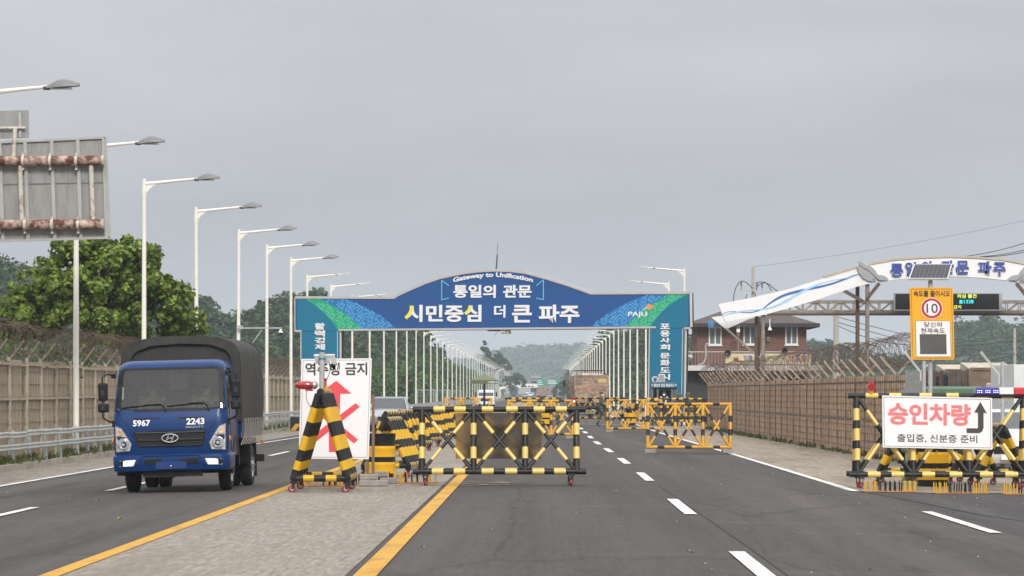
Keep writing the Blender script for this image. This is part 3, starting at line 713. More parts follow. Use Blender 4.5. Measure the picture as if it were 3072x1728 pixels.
# the taller barrier at the right edge
rb2 = fr([(527, 660), (778, 905), (1100, 1230), (1385, 1515), (1705, 1840), (1970, 2105)], 340, 2290)
BR_ = make_barrier('road_barrier', 'tall black and pale yellow barrier carrying the white approved-vehicle board at the right edge', [-1.5, -.5, .5, 1.5],
                   1.68, 0.27, 0.66, 0.05, 0.052, 0.032, 0.15, BT, rb2, [(.15, .305), (.41, .565), (.67, .82)], [(.16, .36), (.62, .84)],
                   bot_b=fr([(535, 668), (785, 918), (1110, 1243), (1397, 1530), (1718, 1855), (1985, 2120)], 340, 2290), group='black and yellow barriers')
YB = 60.8; bx = W(2544, 1178, YB).x + 1.65; ZB = -0.085
place(BR_, (bx, YB, ZB), R(-0.6))

# end-on A-frame barriers on the median
def aframe(label, Hh, B, L, r, group, tape=False):
    n = 5; ps = [-L / 2 + L * i / (n - 1) for i in range(n)]
    rails = [((i + .22) / 7, (i + .72) / 7) for i in range(7)]
    return make_barrier('road_barrier', label, ps, Hh, 0.24, B, r, r, r * .62, 0.03, [M_BLK, M_YLW], rails, [(.21, .42), (.60, .80)] if Hh < 1.4 else [(.165, .335), (.50, .665), (.80, .92)][:2] + [(.795, .90)],
                        [(.2, .4), (.6, .8)], end_b=[(.2, .4), (.62, .82)], group=group, lattice=False)
BA = aframe('tall black and yellow A-frame seen end-on, carrying the red beacon and solar panels', 1.66, 0.88, 2.2, 0.063, 'end-on barriers along the median')
ca = G(966, 1480); place(BA, (W(966, 1178, 55.6).x - .03, 56.7, 0), R(90 + 0.3))
BS = aframe('first low end-on barrier behind the oil drum', 1.12, 0.86, 2.3, 0.06, 'end-on barriers along the median')
spots = [(65.3, -2.95, -4), (86.5, -3.85, -9), (94.0, -3.80, -9), (101.5, -3.75, -8), (110.0, -3.70, -8), (117.5, -3.62, -8), (125.5, -3.6, -8), (133.5, -3.55, -8), (142, -3.5, -7), (151, -3.5, -7)]
for i, (yy, xx, a) in enumerate(spots):
    lab = 'low end-on black and yellow barrier on the median, %s behind the arrow board' % ordinal(i)
    if i == 0: place(BS, (xx, yy + 1.1, 0), R(90 + a)); tag(BS, lab); continue
    dup(BS, (xx, yy + 1.15, 0), R(90 + a), lab)

# orange barriers in the far lanes
orb = [(.13, .21), (.45, .53), (.78, .86)]
BO = make_barrier('road_barrier', 'nearest orange and black lattice barrier, on concrete blocks beside the right edge line', [-1.15, -.385, .385, 1.15],
                  1.36, 0.16, 0.60, 0.041, 0.05, 0.034, 0.04, OB, orb, [(.26, .41), (.58, .73)], [(.2, .36), (.6, .76)], feet=None, bot_b=[(.13, .21), (.45, .53), (.78, .86)], group='orange lattice barriers')
place(BO, (4.08, 94.4, -0.03), R(-1.5))
bl = MB(); bl.bb(-.15, .15, -.1, .1, 0, .1); BLK0 = bl.build('concrete_block', M_CBLK, bevel=0.012)
blocks = []
def block(loc, label, rz=0, first=[True]):
    if first[0]: o = BLK0; first[0] = False
    else: o = BLK0.copy(); COL.objects.link(o)
    o.location = loc; o.rotation_euler = (0, 0, rz); tag(o, label, 'concrete block', 'grey concrete blocks'); return o
ob = [(BO, 'nearest orange barrier')]
for (sx0, sx1, yy, lab, nm, ex, rz) in ((1821, 1985, 144.5, 'orange and black lattice barrier just right of the walking soldier, on concrete blocks', 'orange barrier by the soldier', .1, -2),
                             (1520, 1722, 121.5, 'orange and black lattice barrier with a red lamp on its right corner', 'orange barrier with the red lamp', .1, 1),
                             (1330, 1480, 168.0, 'orange and black lattice barrier far back by the green parasol', 'orange barrier by the parasol', .1, 0)):
    xc = W((sx0 + sx1) / 2, 1178, yy).x
    o = dup(BO, (xc, yy, zg(xc, yy)), R(rz), lab); ob.append((o, nm))
for o, nm in ob:
    for s_, sd_ in ((-1, 'left'), (1, 'right')):
        l = o.location; block((l.x + s_ * 1.08, l.y - .3, l.z), 'concrete block under the %s front foot of the %s' % (sd_, nm), R(random.uniform(-12, 12)))
        block((l.x + s_ * 1.08, l.y + .3, l.z), 'concrete block under the %s rear foot of the %s' % (sd_, nm), R(random.uniform(-12, 12)))
# darker mixed barriers by the check point
for (sx, yy, lab, rz) in ((1795, 190, 'black and yellow barrier behind the walking soldier', 3), (2010, 171, 'black and yellow barrier in front of the guard booth', -2),
                          (2085, 169, 'black and yellow barrier in front of the two helmeted soldiers', 2), (1600, 182, 'black and yellow barrier far back below the dump truck', 0)):
    o = dup(BF, (W(sx, 1178, yy).x, yy, zg(3, yy)), R(rz), lab, 'black and yellow barriers')
    for ch in list(o.children):
        if ch.name.startswith('steel_sheet'): bpy.data.objects.remove(ch)
    for ch in o.children:      # these carry plain yellow bands
        for i_, sl_ in enumerate(ch.material_slots):
            if sl_.material == M_TAPE: sl_.link = 'OBJECT'; sl_.material = M_YLW

# ================================================================ drums
def make_drum():
    t = thing('oil_drum', 'drum', 'drum', group='striped oil drums')
    prof = [(.285, 0), (.29, .02), (.29, .28), (.297, .30), (.29, .32), (.29, .58), (.297, .60), (.29, .62), (.29, .84), (.296, .86), (.296, .88), (.28, .88), (.275, .865), (0, .865)]
    zz = [0, .2, .5, .63, .88]
    b = MB(); P = []
    for (r0, z0), (r1, z1) in zip(prof[:-1], prof[1:]):
        P.append((r0, z0))
        for k in (.13, .34, .44, .645):
            if z0 < k < z1: P.append((r0 + (r1 - r0) * (k - z0) / (z1 - z0), k))
    P.append(prof[-1]); ms = []
    for (r0, z0), (r1, z1) in zip(P[:-1], P[1:]):
        zc = (z0 + z1) / 2; ms.append(1 if (.13 < zc < .34 or .44 < zc < .645) else 0)
    b.lathe(P, (0, 0, 0), n=28, mis=ms); b.build('shell', [mat('drum_black', (0.012, 0.012, 0.013), 0.25, var=0.2, scale=5), mat('drum_yellow', (0.78, 0.42, 0.012), 0.3, var=.08, scale=5)], t)
    h = MB()
    for z in (.345, .66): h.tube([(.285, -.06, z), (.33, -.08, z), (.36, -.08, z)], .01, 5)
    h.build('tie_hook', M_YLW, t)
    return t
DR = make_drum(); useD = False
for (x_, y_, lab) in ((-3.08, 63.9, 'black and yellow striped drum beside the white arrow board'), (7.27, 63.0, 'black and yellow striped drum behind the approved-vehicle board'),
                      (W(1640, 1178, 165).x, 165, 'black and yellow striped drum behind the orange barrier with the red lamp'), (W(1385, 1178, 122).x, 122, 'black and yellow striped drum behind the steel sheet on the median'),
                      (W(1890, 1178, 176).x, 176, 'striped drum beside the leaning striped wedge')):
    p_ = (x_, y_, zg(x_, y_))
    if not useD: place(DR, p_); tag(DR, lab); useD = True
    else: dup(DR, p_, random.uniform(0, 6), lab)

# ================================================================ tyre spike strips
sb = MB(); sb.bb(-.46, .46, -.06, .06, 0, .012)
spk = [MB().cyl((0, 0, 0), (0, 0, .15), .011, .011, 8).cyl((0, 0, .15), (0, 0, .19), .011, .001, 8).build('spike', m_) for m_ in (M_YLW, M_BLK)]
sbo = sb.build('base_bar', mat('rusty_orange_bar', (0.45, 0.18, 0.03), 0.7, var=.3, scale=6)); first_s = True; used_spk = [False, False]
def spikes(loc, rz, label, n=11, rows=2, pat=None):
    global first_s
    t = thing('spike_strip', label, 'spike strip', loc, rz, 'tyre spike strips')
    for r_ in range(rows):
        b = sbo if first_s else sbo.copy()
        if not first_s: COL.objects.link(b)
        first_s = False; b.parent = t; b.location = (0, r_ * .3, 0)
        for i in range(n):
            y_ = 0 if i % 2 else 1
            mi = (0 if i < 3 or i >= n - 3 else 1) if pat is None else pat(i)
            s_ = spk[mi] if not used_spk[mi] else spk[mi].copy()
            if used_spk[mi]: COL.objects.link(s_)
            used_spk[mi] = True; s_.parent = t
            s_.location = (-.43 + .86 * i / (n - 1) + random.uniform(-.01, .01), r_ * .3 + random.uniform(-.02, .02), .01); s_.rotation_euler = (random.uniform(-.06, .06), random.uniform(-.06, .06), 0)
for sx, sy, lab in ((2673, 1476, 'yellow and black tyre spikes under the left end of the approved-vehicle barrier'), (2884, 1481, 'yellow and black tyre spikes in front of the drum under the approved-vehicle barrier'),
                    (3095, 1484, 'yellow and black tyre spikes cut by the right edge of the picture')):
    p_ = G(sx, sy); spikes((p_.x, p_.y, p_.z + .004), R(-1.2), lab)
for sx, sy, lab, rz in ((985, 1462, 'yellow and black tyre spikes between the feet of the beacon A-frame', 2), (1050, 1458, 'yellow tyre spikes at the right foot of the beacon A-frame', -6), (1150, 1450, 'tyre spikes behind the pile of concrete blocks', 3), (1235, 1452, 'black and yellow tyre spikes at the left wheel of the wide barrier', 4)):
    p_ = G(sx, sy); spikes((p_.x, p_.y + .2, .012), R(rz), lab, n=9)
# ================================================================ gateway over the road
GA, GB = Vector((-13.78, 188.0, 0)), Vector((7.8, 180.0, 0))
gth = math.atan2(GB.y - GA.y, GB.x - GA.x)
GATE = thing('gateway_arch', 'wide blue gateway sign on two teal pillars spanning the road', 'gateway', (GA.x, GA.y, -0.1), gth)
gn = Vector((math.sin(gth), -math.cos(gth), 0))          # toward the camera
def GP(sx, sy, o=0.0):
    a = (sx - VX) / FS; k = (GB.y - GA.y) / (GB.x - GA.x)
    Y = (GA.y - k * GA.x) / (1 - k * a); return W(sx, sy, Y) + gn * o
M_GBL = mat('gate_blue', (0.010, 0.075, 0.26), 0.4, var=0.06, scale=1.0, dirt=(0.016, 0.085, 0.26), dscale=0.6, damt=0.4)
M_GTE = mat('gate_teal', (0.002, 0.155, 0.27), 0.4, var=0.06, scale=1.0)
M_GGR = mat('gate_green', (0.010, 0.33, 0.20), 0.4, var=0.05)
M_GG2 = mat('gate_green_light', (0.10, 0.55, 0.28), 0.4, var=0.05)
M_GB2 = mat('gate_mid_blue', (0.012, 0.155, 0.42), 0.4, var=0.05)
M_GB3 = mat('gate_light_blue', (0.10, 0.36, 0.68), 0.4, var=0.05)
M_GFR = mat('gate_alu_trim', (0.55, 0.50, 0.47), 0.5, metal=0.2, var=0.08, scale=2)
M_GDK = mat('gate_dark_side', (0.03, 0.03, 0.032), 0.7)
M_CYAN = mat('cyan_print', (0.16, 0.62, 0.80), 0.5, var=0.03); M_YPR = mat('yellow_print', (0.85, 0.74, 0.06), 0.5, var=0.03); M_OPR = mat('orange_print', (0.85, 0.30, 0.06), 0.5, var=0.03)
top = [(1192, 886), (1236, 866), (1276, 849), (1319, 834), (1385, 820), (1440, 813), (1485, 811), (1530, 812.5), (1575, 818), (1635, 834), (1704, 855), (1773, 880)]
beam = [(886, 892), (1183, 893)] + top + [(2068, 878), (2070, 983), (2066, 986), (1016, 993), (886, 995)]
D = 0.7
def slab(pts, d0, d1): return [GP(u, v, d0) for u, v in pts], [GP(u, v, d1) for u, v in pts]
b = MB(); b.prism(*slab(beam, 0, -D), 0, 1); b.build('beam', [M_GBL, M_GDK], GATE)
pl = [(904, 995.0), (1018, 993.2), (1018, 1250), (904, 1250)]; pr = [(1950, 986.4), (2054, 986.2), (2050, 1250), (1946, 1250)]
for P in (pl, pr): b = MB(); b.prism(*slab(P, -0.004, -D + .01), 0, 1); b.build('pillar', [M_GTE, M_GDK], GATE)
# aluminium edging
def trim(pts, w, o0=0.03, closed=False):
    b = MB()
    for p, q in zip(pts[:-1], pts[1:]): b.bar(GP(*p) + gn * (o0 - .12), GP(*q) + gn * (o0 - .12), 0.24, w, up=(0, 0, 1))
    return b.build('trim', M_GFR, GATE)
trim([(886, 892), (1183, 893)] + top + [(2068, 878)], 0.13); trim([(1016, 990), (1968, 982)], 0.10); trim([(888, 893), (888, 994)], 0.11); trim([(2068, 879), (2069, 981)], 0.11)
trim([(906, 996), (906, 1250)], 0.12); trim([(1016, 994), (1016, 1250)], 0.12); trim([(1952, 986), (1948, 1250)], 0.12); trim([(2052, 986), (2048, 1250)], 0.12); trim([(886, 993), (905, 993)], 0.1); trim([(2052, 985), (2070, 984)], 0.1)
# printed corner fields: teal, green and lattice blue
def bez(p0, p1, p2, n=14): return [((1 - t) ** 2 * p0[0] + 2 * (1 - t) * t * p1[0] + t * t * p2[0], (1 - t) ** 2 * p0[1] + 2 * (1 - t) * t * p1[1] + t * t * p2[1]) for t in [i / n for i in range(n + 1)]]
L1 = bez((915, 896), (975, 932), (1014, 989)); L2 = bez((961, 896), (1040, 935), (1089, 988.5)); L3 = bez((1036, 896), (1125, 925), (1194, 988))
R1 = bez((2064, 883), (1985, 920), (1948, 986)); R2 = bez((2004, 883), (1930, 925), (1876, 980.5)); R3 = bez((1945, 884), (1850, 910), (1772, 980))
b = MB(); poly(b, [(891, 896)] + L1 + [(1014, 992), (909, 992), (891, 990)], GP, .004, .008); b.build('teal_field', M_GTE, GATE)
b = MB(); poly(b, R1 + [(1954, 985), (2050, 983), (2065, 980), (2065, 883)], GP, .004, .008); b.build('teal_field', M_GTE, GATE)
b = MB(); poly(b, L1 + L2[::-1], GP, .004, .008); b.build('green_band', M_GGR, GATE)
b = MB(); poly(b, R1 + R2[::-1], GP, .004, .008); b.build('green_band', M_GGR, GATE)
b = MB(); poly(b, L2 + L3[::-1], GP, .004, .0085); b.build('blue_band', M_GB2, GATE)
b = MB(); poly(b, R2 + R3[::-1], GP, .004, .0085); b.build('blue_band', M_GB2, GATE)
# lattice print: short bars of a fret pattern kept where they fall inside the bands
def inside(pt, pg):
    c = False; j = len(pg) - 1
    for i in range(len(pg)):
        if (pg[i][1] > pt[1]) != (pg[j][1] > pt[1]) and pt[0] < (pg[j][0] - pg[i][0]) * (pt[1] - pg[i][1]) / (pg[j][1] - pg[i][1]) + pg[i][0]: c = not c
        j = i
    return c
TILE = [((0, 0), (4, 0)), ((4, 0), (4, 2)), ((4, 2), (2, 2)), ((0, 0), (0, 5)), ((0, 5), (2, 5)), ((2, 5), (2, 4)), ((1, 1.2), (1, 4)), ((1, 4), (3, 4)), ((3, 4), (3, 6)), ((1.2, 1), (3, 1)), ((5, 1), (5, 4)), ((5, 4), (4, 4)), ((3, 3), (6, 3)), ((4, 5), (6, 5)), ((5, 5), (5, 6))]
def fret(bands, name, m, flip):
    b = MB(); u = 7.0; ca, sa = math.cos(R(43)) * u, math.sin(R(43)) * u
    bx_ = [p[0] for p in bands]; by_ = [p[1] for p in bands]
    for i in range(-14, 14):
        for j in range(-14, 14):
            qx, qy = 1040 + flip[0] + 6 * i * ca - 6 * j * sa, 940 + 6 * i * sa + 6 * j * ca
            if not (min(bx_) - 40 < qx < max(bx_) + 40 and min(by_) - 40 < qy < max(by_) + 40): continue
            for (a0, a1) in TILE:
                for s_ in range(2):
                    q = [(a0[0] + (a1[0] - a0[0]) * (s_ + k) / 2 + 6 * i, a0[1] + (a1[1] - a0[1]) * (s_ + k) / 2 + 6 * j) for k in (0, 1)]
                    w_ = [(1040 + flip[0] + x_ * ca - y_ * sa, 940 + x_ * sa + y_ * ca) for x_, y_ in q]
                    if all(inside(z, bands) for z in w_): poly(b, stroke(w_, 3.3), GP, .009, .011)
    return b.build(name, m, GATE, recalc=False)
for bd, m, nm, fl in ((L1 + L2[::-1], M_GG2, 'green_lattice', (0, 1)), (L2 + L3[::-1], M_GB3, 'blue_lattice', (0, 1)), (R1 + R2[::-1], M_GG2, 'green_lattice', (880, 1)), (R2 + R3[::-1], M_GB3, 'blue_lattice', (880, 1))):
    o = fret(bd, nm, m, fl); o['kind'] = 'stuff'
# lettering
def gt(s_, u0, u1, v0, v1, m=M_WTXT, bold=.03, ext=.04, **k): return text(s_, u0, u1, v1, v0, lambda u, v, o: GP(u, v, o + .006), m, GATE, bold=bold, ext=ext, **k)
gt('Gateway to Unification', 1360, 1599, 817.5, 836, bold=.03, bend=lambda u: 16.0 * ((u - 1480) / 119) ** 2 - 0.5)
gt('통일의', 1361, 1488, 854.5, 893.5); gt('관문', 1510, 1595.5, 854.5, 892.6)
gt('시민중심', 1216, 1445, 914.5, 966); gt('더', 1483, 1517, 915, 953, bold=.025); gt('큰', 1537, 1596, 915, 967.5); gt('파주', 1617, 1739, 914, 969)
for s_, y0, y1 in (('활', 969, 988.5), ('력', 991, 1010), ('경', 1012, 1030), ('제', 1032, 1050), ('평', 1061, 1080)): gt(s_, 945, 975.5, y0, y1)
for s_, y0, y1 in (('포', 971, 987), ('용', 991, 1010), ('사', 1013, 1029), ('회', 1033, 1050), ('문', 1059, 1075), ('화', 1079, 1098.5), ('도', 1102, 1118), ('시', 1122, 1139.5)): gt(s_, 1981, 2010.5, y0, y1)
gt('PAJU', 1885, 1941.5, 935, 953, bold=.02)
b = MB(); poly(b, stroke([(1235, 917), (1235, 930), (1229, 943), (1218, 955)], 10), GP, .008, .055); b.build('yellow_stroke', M_YPR, GATE)
b = MB(); poly(b, stroke([(1411, 917), (1410, 926), (1404, 935), (1396, 942)], 9), GP, .008, .055); b.build('yellow_stroke', M_YPR, GATE)
for pts in ([(1347, 857), (1325.5, 841), (1325.5, 899.5), (1347, 894)], [(1609.5, 857), (1630.5, 839.5), (1630.5, 899.5), (1609.5, 894)]):
    b = MB()
    for p, q in zip(pts[:-1], pts[1:]): poly(b, stroke([p, q], 2.0), GP, .006, .03)
    b.build('bracket_line', M_CYAN, GATE)
b = MB(); poly(b, stroke([(1925, 929.5), (1932, 928.5), (1938, 924), (1942, 918)], [.6, 2.2, 2.6, 1.5]), GP, .012, .03); b.build('logo_swoosh', M_WTXT, GATE)
b = MB(); poly(b, [(1941, 914), (1948, 912), (1953, 914), (1958, 917), (1966, 913.5), (1962, 918.5), (1957, 921), (1958, 927), (1952, 926), (1947, 930), (1940, 926), (1943, 921)], GP, .012, .03); b.build('logo_figure', M_OPR, GATE)
# mast, cable and lamps on the beam
b = MB(); p0 = GP(1480, 812, -.35); b.cyl(p0 - Vector((0, 0, .3)), GP(1480, 763, -.6), .045, .04, 8); b.cyl(GP(1480, 763, -.6), GP(1480.5, 722, -.6), .015, .006, 6); b.bar(GP(1478, 745, -.6), GP(1484, 738, -.6), .02, .02); b.build('antenna_mast', mat('mast_green_grey', (.06, .075, .07), .6), GATE)
b = MB(); c = GP(1513, 992, -.3)
for dx in (-.13, 0, .13): b.cyl(c + Vector((dx, 0, .1)), c + Vector((dx * 1.5, -.14, -.14)), .06, .075, 10)
b.cyl(c + Vector((0, 0, .3)), c + Vector((0, 0, -.05)), .05, .05, 8); b.build('camera_cluster', mat('camera_cream', (.6, .57, .5), .5), GATE)
b = MB(); b.tube([GP(1490, 990, -.3), GP(1484, 998, -.4), GP(1476, 1004, -.4), GP(1478, 1010, -.4)], .012, 4); b.bb(GP(1462, 0, 0).x, GP(1504, 0, 0).x, GP(1480, 0, 0).y + .1, GP(1480, 0, 0).y + .6, GP(1480, 992).z - .02, GP(1480, 989).z); b.build('hanging_cable', M_DKST, GATE)

# ---------------------------------------------------------------- guard booth at the right pillar
YB_ = 176.5
M_BOOTH = mat('booth_frame', (0.12, 0.13, 0.13), .5, var=.2, scale=4); M_BSIGN = mat('booth_sign_blue', (0.03, 0.13, 0.21), .5, var=.06)
BW = lambda u, v, o=0.0: W(u, v, YB_) + Vector((0, -o, 0))
z0 = W(1990, 1178, YB_); t = thing('guard_booth', 'small dark guard booth with a blue name board at the right pillar', 'booth', (z0.x, YB_, -.1))
b = MB()
for sx in (1957, 1973, 2016, 2030): q = BW(sx, 1163); b.bb(q.x - .05, q.x + .05, YB_, YB_ + .1, -.1, q.z)
q0, q1 = BW(1955, 1161), BW(2032, 1161); b.bb(q0.x, q1.x, YB_, YB_ + 1.6, q0.z - .06, q0.z + .25); b.bb(q0.x, q0.x + .06, YB_ + .1, YB_ + 1.6, -.1, q0.z); b.bb(q1.x - .06, q1.x, YB_ + .1, YB_ + 1.6, -.1, q0.z); b.bb(q0.x, q1.x, YB_ + 1.55, YB_ + 1.6, -.1, q0.z)
b.bb(q0.x, q1.x, YB_, YB_ + 1.6, -.1, .05); b.build('frame', M_BOOTH, t)
b = MB(); q0, q1 = BW(1953, 1147), BW(2032, 1163); b.bb(q0.x, q1.x, YB_ - .12, YB_ - .02, q1.z, q0.z); b.build('name_board', M_BSIGN, t)
text('통일의 관문 통일대교', 1962, 2022, 1160.5, 1151.5, lambda u, v, o: BW(u, v, o + .125), M_WTXT, t, bold=.02)
for sx in (1957, 2027): b = MB(); c = BW(sx, 1155.5); b.cyl(c + Vector((0, -.12, 0)), c + Vector((0, -.14, 0)), .05, .05, 12); b.build('round_emblem', mat('emblem_grey', (.45, .5, .55), .5), t)
b = MB(); q0, q1 = BW(1958, 1166), BW(1972, 1206); b.bb(q0.x, q1.x, YB_ + .03, YB_ + .05, q1.z, q0.z); b.build('window_pane', glassmat('booth_glass', (.25, .33, .35)), t)
b = MB(); q0, q1 = BW(2017, 1166), BW(2029, 1235); b.bb(q0.x, q1.x, YB_ + .03, YB_ + .05, q1.z, q0.z); b.build('door_leaf', mat('booth_green', (.05, .12, .08), .5), t)
b = MB(); q0, q1 = BW(1974, 1167), BW(2015, 1172); b.bb(q0.x, q1.x, YB_ + .2, YB_ + .22, q1.z, q0.z); b.build('inner_sign', mat('booth_teal_sign', (.01, .16, .22), .5), t)
b = MB(); c = BW(1985, 1134); b.bb(c.x - .16, c.x + .16, YB_ + .1, YB_ + .45, BW(0, 1148).z, BW(0, 1122).z); 
AC = tag(b.build('air_conditioner', mat('ac_white', (.72, .72, .70), .5), bevel=.015), 'white air conditioner unit standing on the guard booth roof', 'air conditioner')
for i in range(9): b = MB(); z_ = BW(0, 1146 - i * 2.6).z; b.bb(c.x - .13, c.x + .13, YB_ + .08, YB_ + .102, z_ - .012, z_ + .012); b.build('louvre', mat('ac_grille', (.3, .3, .3), .5), AC)
c = BW(1966, 1138); b = MB(); b.tube([c + Vector((.15 * math.cos(a), .4 + .02 * math.sin(3 * a), .15 * math.sin(a))) for a in [i * math.pi / 12 for i in range(24)]], .022, 6, closed=True); b.tube([c + Vector((.11 * math.cos(a), .42, .12 * math.sin(a) - .02)) for a in [i * math.pi / 12 for i in range(24)]], .016, 6, closed=True)
tag(b.build('hose_coil', mat('hose_white', (.68, .68, .68), .5)), 'coil of white hose on the guard booth roof', 'hose')
b = MB(); b.bb(c.x - .12, c.x + .1, YB_ + .3, YB_ + .5, BW(0, 1148).z, BW(0, 1145).z); tag(b.build('flower_box', mat('planter_orange', (.5, .25, .12), .7)), 'little planter at the foot of the hose coil on the booth', 'planter')
# big striped wedge beside the booth
tw = thing('striped_wedge', 'yellow and black leaning wedge block behind the orange barrier', 'wedge', W(1905, 1178, 179)); 
YW = 179.0; WW = lambda u, v, o=0.0: W(u, v, YW) + Vector((0, -o, 0))
b = MB(); P = [(1889, 1210), (1922, 1210), (1916, 1268), (1888, 1268)]; b.prism([WW(u, v) for u, v in P], [WW(u, v) + Vector((0, 1.0, 0)) for u, v in P]); b.build('block', M_ORG, tw)
b = MB(); P = [(1905, 1211), (1922, 1211), (1909, 1240), (1897, 1268), (1890, 1268), (1898, 1240)]; poly(b, P, WW, .003, .012); b.build('black_stripe', M_BLK, tw)
# ================================================================ brick post building
YBD = 203.0
M_BRK = bpy.data.materials.new('red_brick'); M_BRK.use_nodes = True
_t = M_BRK.node_tree; _b = _t.nodes['Principled BSDF']; _b.inputs['Roughness'].default_value = .9
_c = _t.nodes.new('ShaderNodeTexCoord'); _m = _t.nodes.new('ShaderNodeMapping'); _m.inputs['Rotation'].default_value = (R(90), 0, 0); _t.links.new(_c.outputs['Object'], _m.inputs[0])
_k = _t.nodes.new('ShaderNodeTexBrick'); _k.inputs['Scale'].default_value = 1.0; _k.inputs['Brick Width'].default_value = .23; _k.inputs['Row Height'].default_value = .075; _k.inputs['Mortar Size'].default_value = .007
_k.inputs['Color1'].default_value = (.145, .062, .048, 1); _k.inputs['Color2'].default_value = (.205, .088, .066, 1); _k.inputs['Mortar'].default_value = (.22, .17, .15, 1); _k.inputs['Bias'].default_value = 0
_t.links.new(_m.outputs[0], _k.inputs['Vector']); _t.links.new(_k.outputs[0], _b.inputs['Base Color'])
_bp = _t.nodes.new('ShaderNodeBump'); _bp.inputs['Strength'].default_value = .5; _bp.inputs['Distance'].default_value = .01; _t.links.new(_k.outputs['Fac'], _bp.inputs['Height']); _bp.invert = True; _t.links.new(_bp.outputs[0], _b.inputs['Normal'])
M_ROOF = mat('brown_shingles', (.085, .065, .06), .9, var=.3, scale=6, bump=.5, bscale=10, dirt=(.16, .13, .12), dscale=1.5, damt=.4); M_FASC = mat('dark_gutter', (.03, .027, .03), .5, var=.2, scale=2)
M_UPVC = mat('white_window_frame', (.78, .77, .76), .4, var=.02); M_SLAB = mat('balcony_slab_white', (.60, .58, .56), .8, var=.1, scale=2, dirt=(.3, .28, .26), dscale=2, damt=.5); M_RAILW = mat('railing_white', (.40, .39, .37), .5, var=.1, scale=4)
BD = lambda u, v, o=0.0: W(u, v, YBD) + Vector((0, -o, 0))
bx0, bx1 = BD(2091, 0).x, BD(2419.5, 0).x; zt = BD(0, 971).z
HB = thing('brick_building', 'two-storey brown brick guard post with hipped roof and white windows', 'building', ((bx0 + bx1) / 2, YBD, -.1))
b = MB(); b.bb(bx0, bx1, YBD, YBD + 7, -.1, zt); b.build('wall', M_BRK, HB)
e0, e1 = BD(2055, 0).x, BD(2455, 0).x; ez = BD(0, 972).z; rzz = BD(0, 925).z; yb0, yb1 = YBD - .9, YBD + 7.9; ym = (yb0 + yb1) / 2
b = MB(); b.add([(e0, yb0, ez), (e1, yb0, ez), (e1, yb1, ez), (e0, yb1, ez), (e0 + 2.6, ym, rzz), (e1 - 2.6, ym, rzz)], [(0, 1, 5, 4), (1, 2, 5), (2, 3, 4, 5), (3, 0, 4), (3, 2, 1, 0)]); RF = b.build('roof', M_ROOF, HB)
b = MB(); b.bb(e0 - .02, e1 + .02, yb0 - .06, yb0 + .1, ez - .2, ez + .03); b.bb(e0 - .03, e0 + .12, yb0 + .1, yb1, ez - .2, ez + .03); b.bb(e1 - .12, e1 + .03, yb0 + .1, yb1, ez - .2, ez + .03); b.bb(e0 + .12, e1 - .12, yb0 + .1, yb1, ez - .12, ez - .03); b.build('gutter', M_FASC, RF)
M_PANE = mat('window_pane_dark', (.13, .155, .16), .12, var=.25, scale=1.5, spec=.8)
for (u0, u1, v0, v1) in ((2126, 2165, 981, 1035.5), (2230, 2272, 977.5, 1034.5), (2355.5, 2393.5, 976.5, 1034.5)):
    a, c = BD(u0, v1), BD(u1, v0); w_ = thing_p = None
    b = MB(); f = .085; o0, o1 = YBD - .07, YBD + .02
    b.bb(a.x, c.x, o0, o1, a.z, a.z + f); b.bb(a.x, c.x, o0, o1, c.z - f, c.z); b.bb(a.x, a.x + f, o0, o1, a.z + f, c.z - f); b.bb(c.x - f, c.x, o0, o1, a.z + f, c.z - f); xm = (a.x + c.x) / 2; b.bb(xm - .04, xm + .04, o0 + .01, o1, a.z + f, c.z - f)
    wf = b.build('window', M_UPVC, HB)
    for xa, xb in ((a.x + f, xm - .04), (xm + .04, c.x - f)): b = MB(); b.bb(xa, xb, YBD - .03, YBD - .01, a.z + f, c.z - f); b.build('pane', M_PANE, wf)
    b = MB(); b.bb(a.x - .15, c.x + .15, YBD - .2, YBD, c.z + .04, c.z + .2); b.build('shutter_box', mat('shutter_box_beige', (.5, .46, .42), .7), wf)
    b = MB(); b.bb(a.x - .06, c.x + .06, YBD - .1, YBD, a.z - .06, a.z - .003); b.build('sill', M_UPVC, wf)
for u in (2186, 2327): b = MB(); c = BD(u, 0); b.bb(c.x - .1, c.x + .1, YBD - .03, YBD + .01, 1.8, zt - .02); b.build('pilaster', M_BRK, HB)
# balcony slab and railing in front
sx0, sx1 = BD(2048, 0).x, BD(2462, 0).x; szt = W(0, 1096, YBD - 1.6).z; szb = W(0, 1112, YBD - 1.6).z
b = MB(); b.bb(sx0, sx1, YBD - 1.6, YBD, szb, szt); b.build('balcony_slab', M_SLAB, HB)
RT = W(0, 1056, YBD - 1.5).z
b = MB(); b.cyl((sx0 + .05, YBD - 1.5, RT), (sx1 - .05, YBD - 1.5, RT), .035, .035, 8); rl_ = b.build('railing', M_RAILW, HB)
bal = MB(); bal.cyl((0, 0, 0), (0, 0, RT - szt), .010, .010, 6); bo = None
for i in range(42):
    if bo is None: bo = bal.build('baluster', M_RAILW); o = bo; bo.parent = rl_
    else: o = bo.copy(); COL.objects.link(o); o.parent = rl_
    Mi = ROOTM[HB.name].inverted(); o.location = Mi @ Vector((sx0 + .1 + (sx1 - sx0 - .2) * i / 41, YBD - 1.5, szt))
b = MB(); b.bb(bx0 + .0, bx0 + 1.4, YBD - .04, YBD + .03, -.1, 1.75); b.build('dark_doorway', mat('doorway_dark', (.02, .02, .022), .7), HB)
c = BD(2078, 1165); b = MB(); b.tube([(c.x + .95 * math.cos(a), YBD - .5, 1.9 + .95 * math.sin(a)) for a in [i * math.pi / 12 for i in range(24)]], .05, 6, closed=True); b.bb(c.x - 1.0, c.x + 1.0, YBD - .4, YBD - .3, -.1, 3.0)
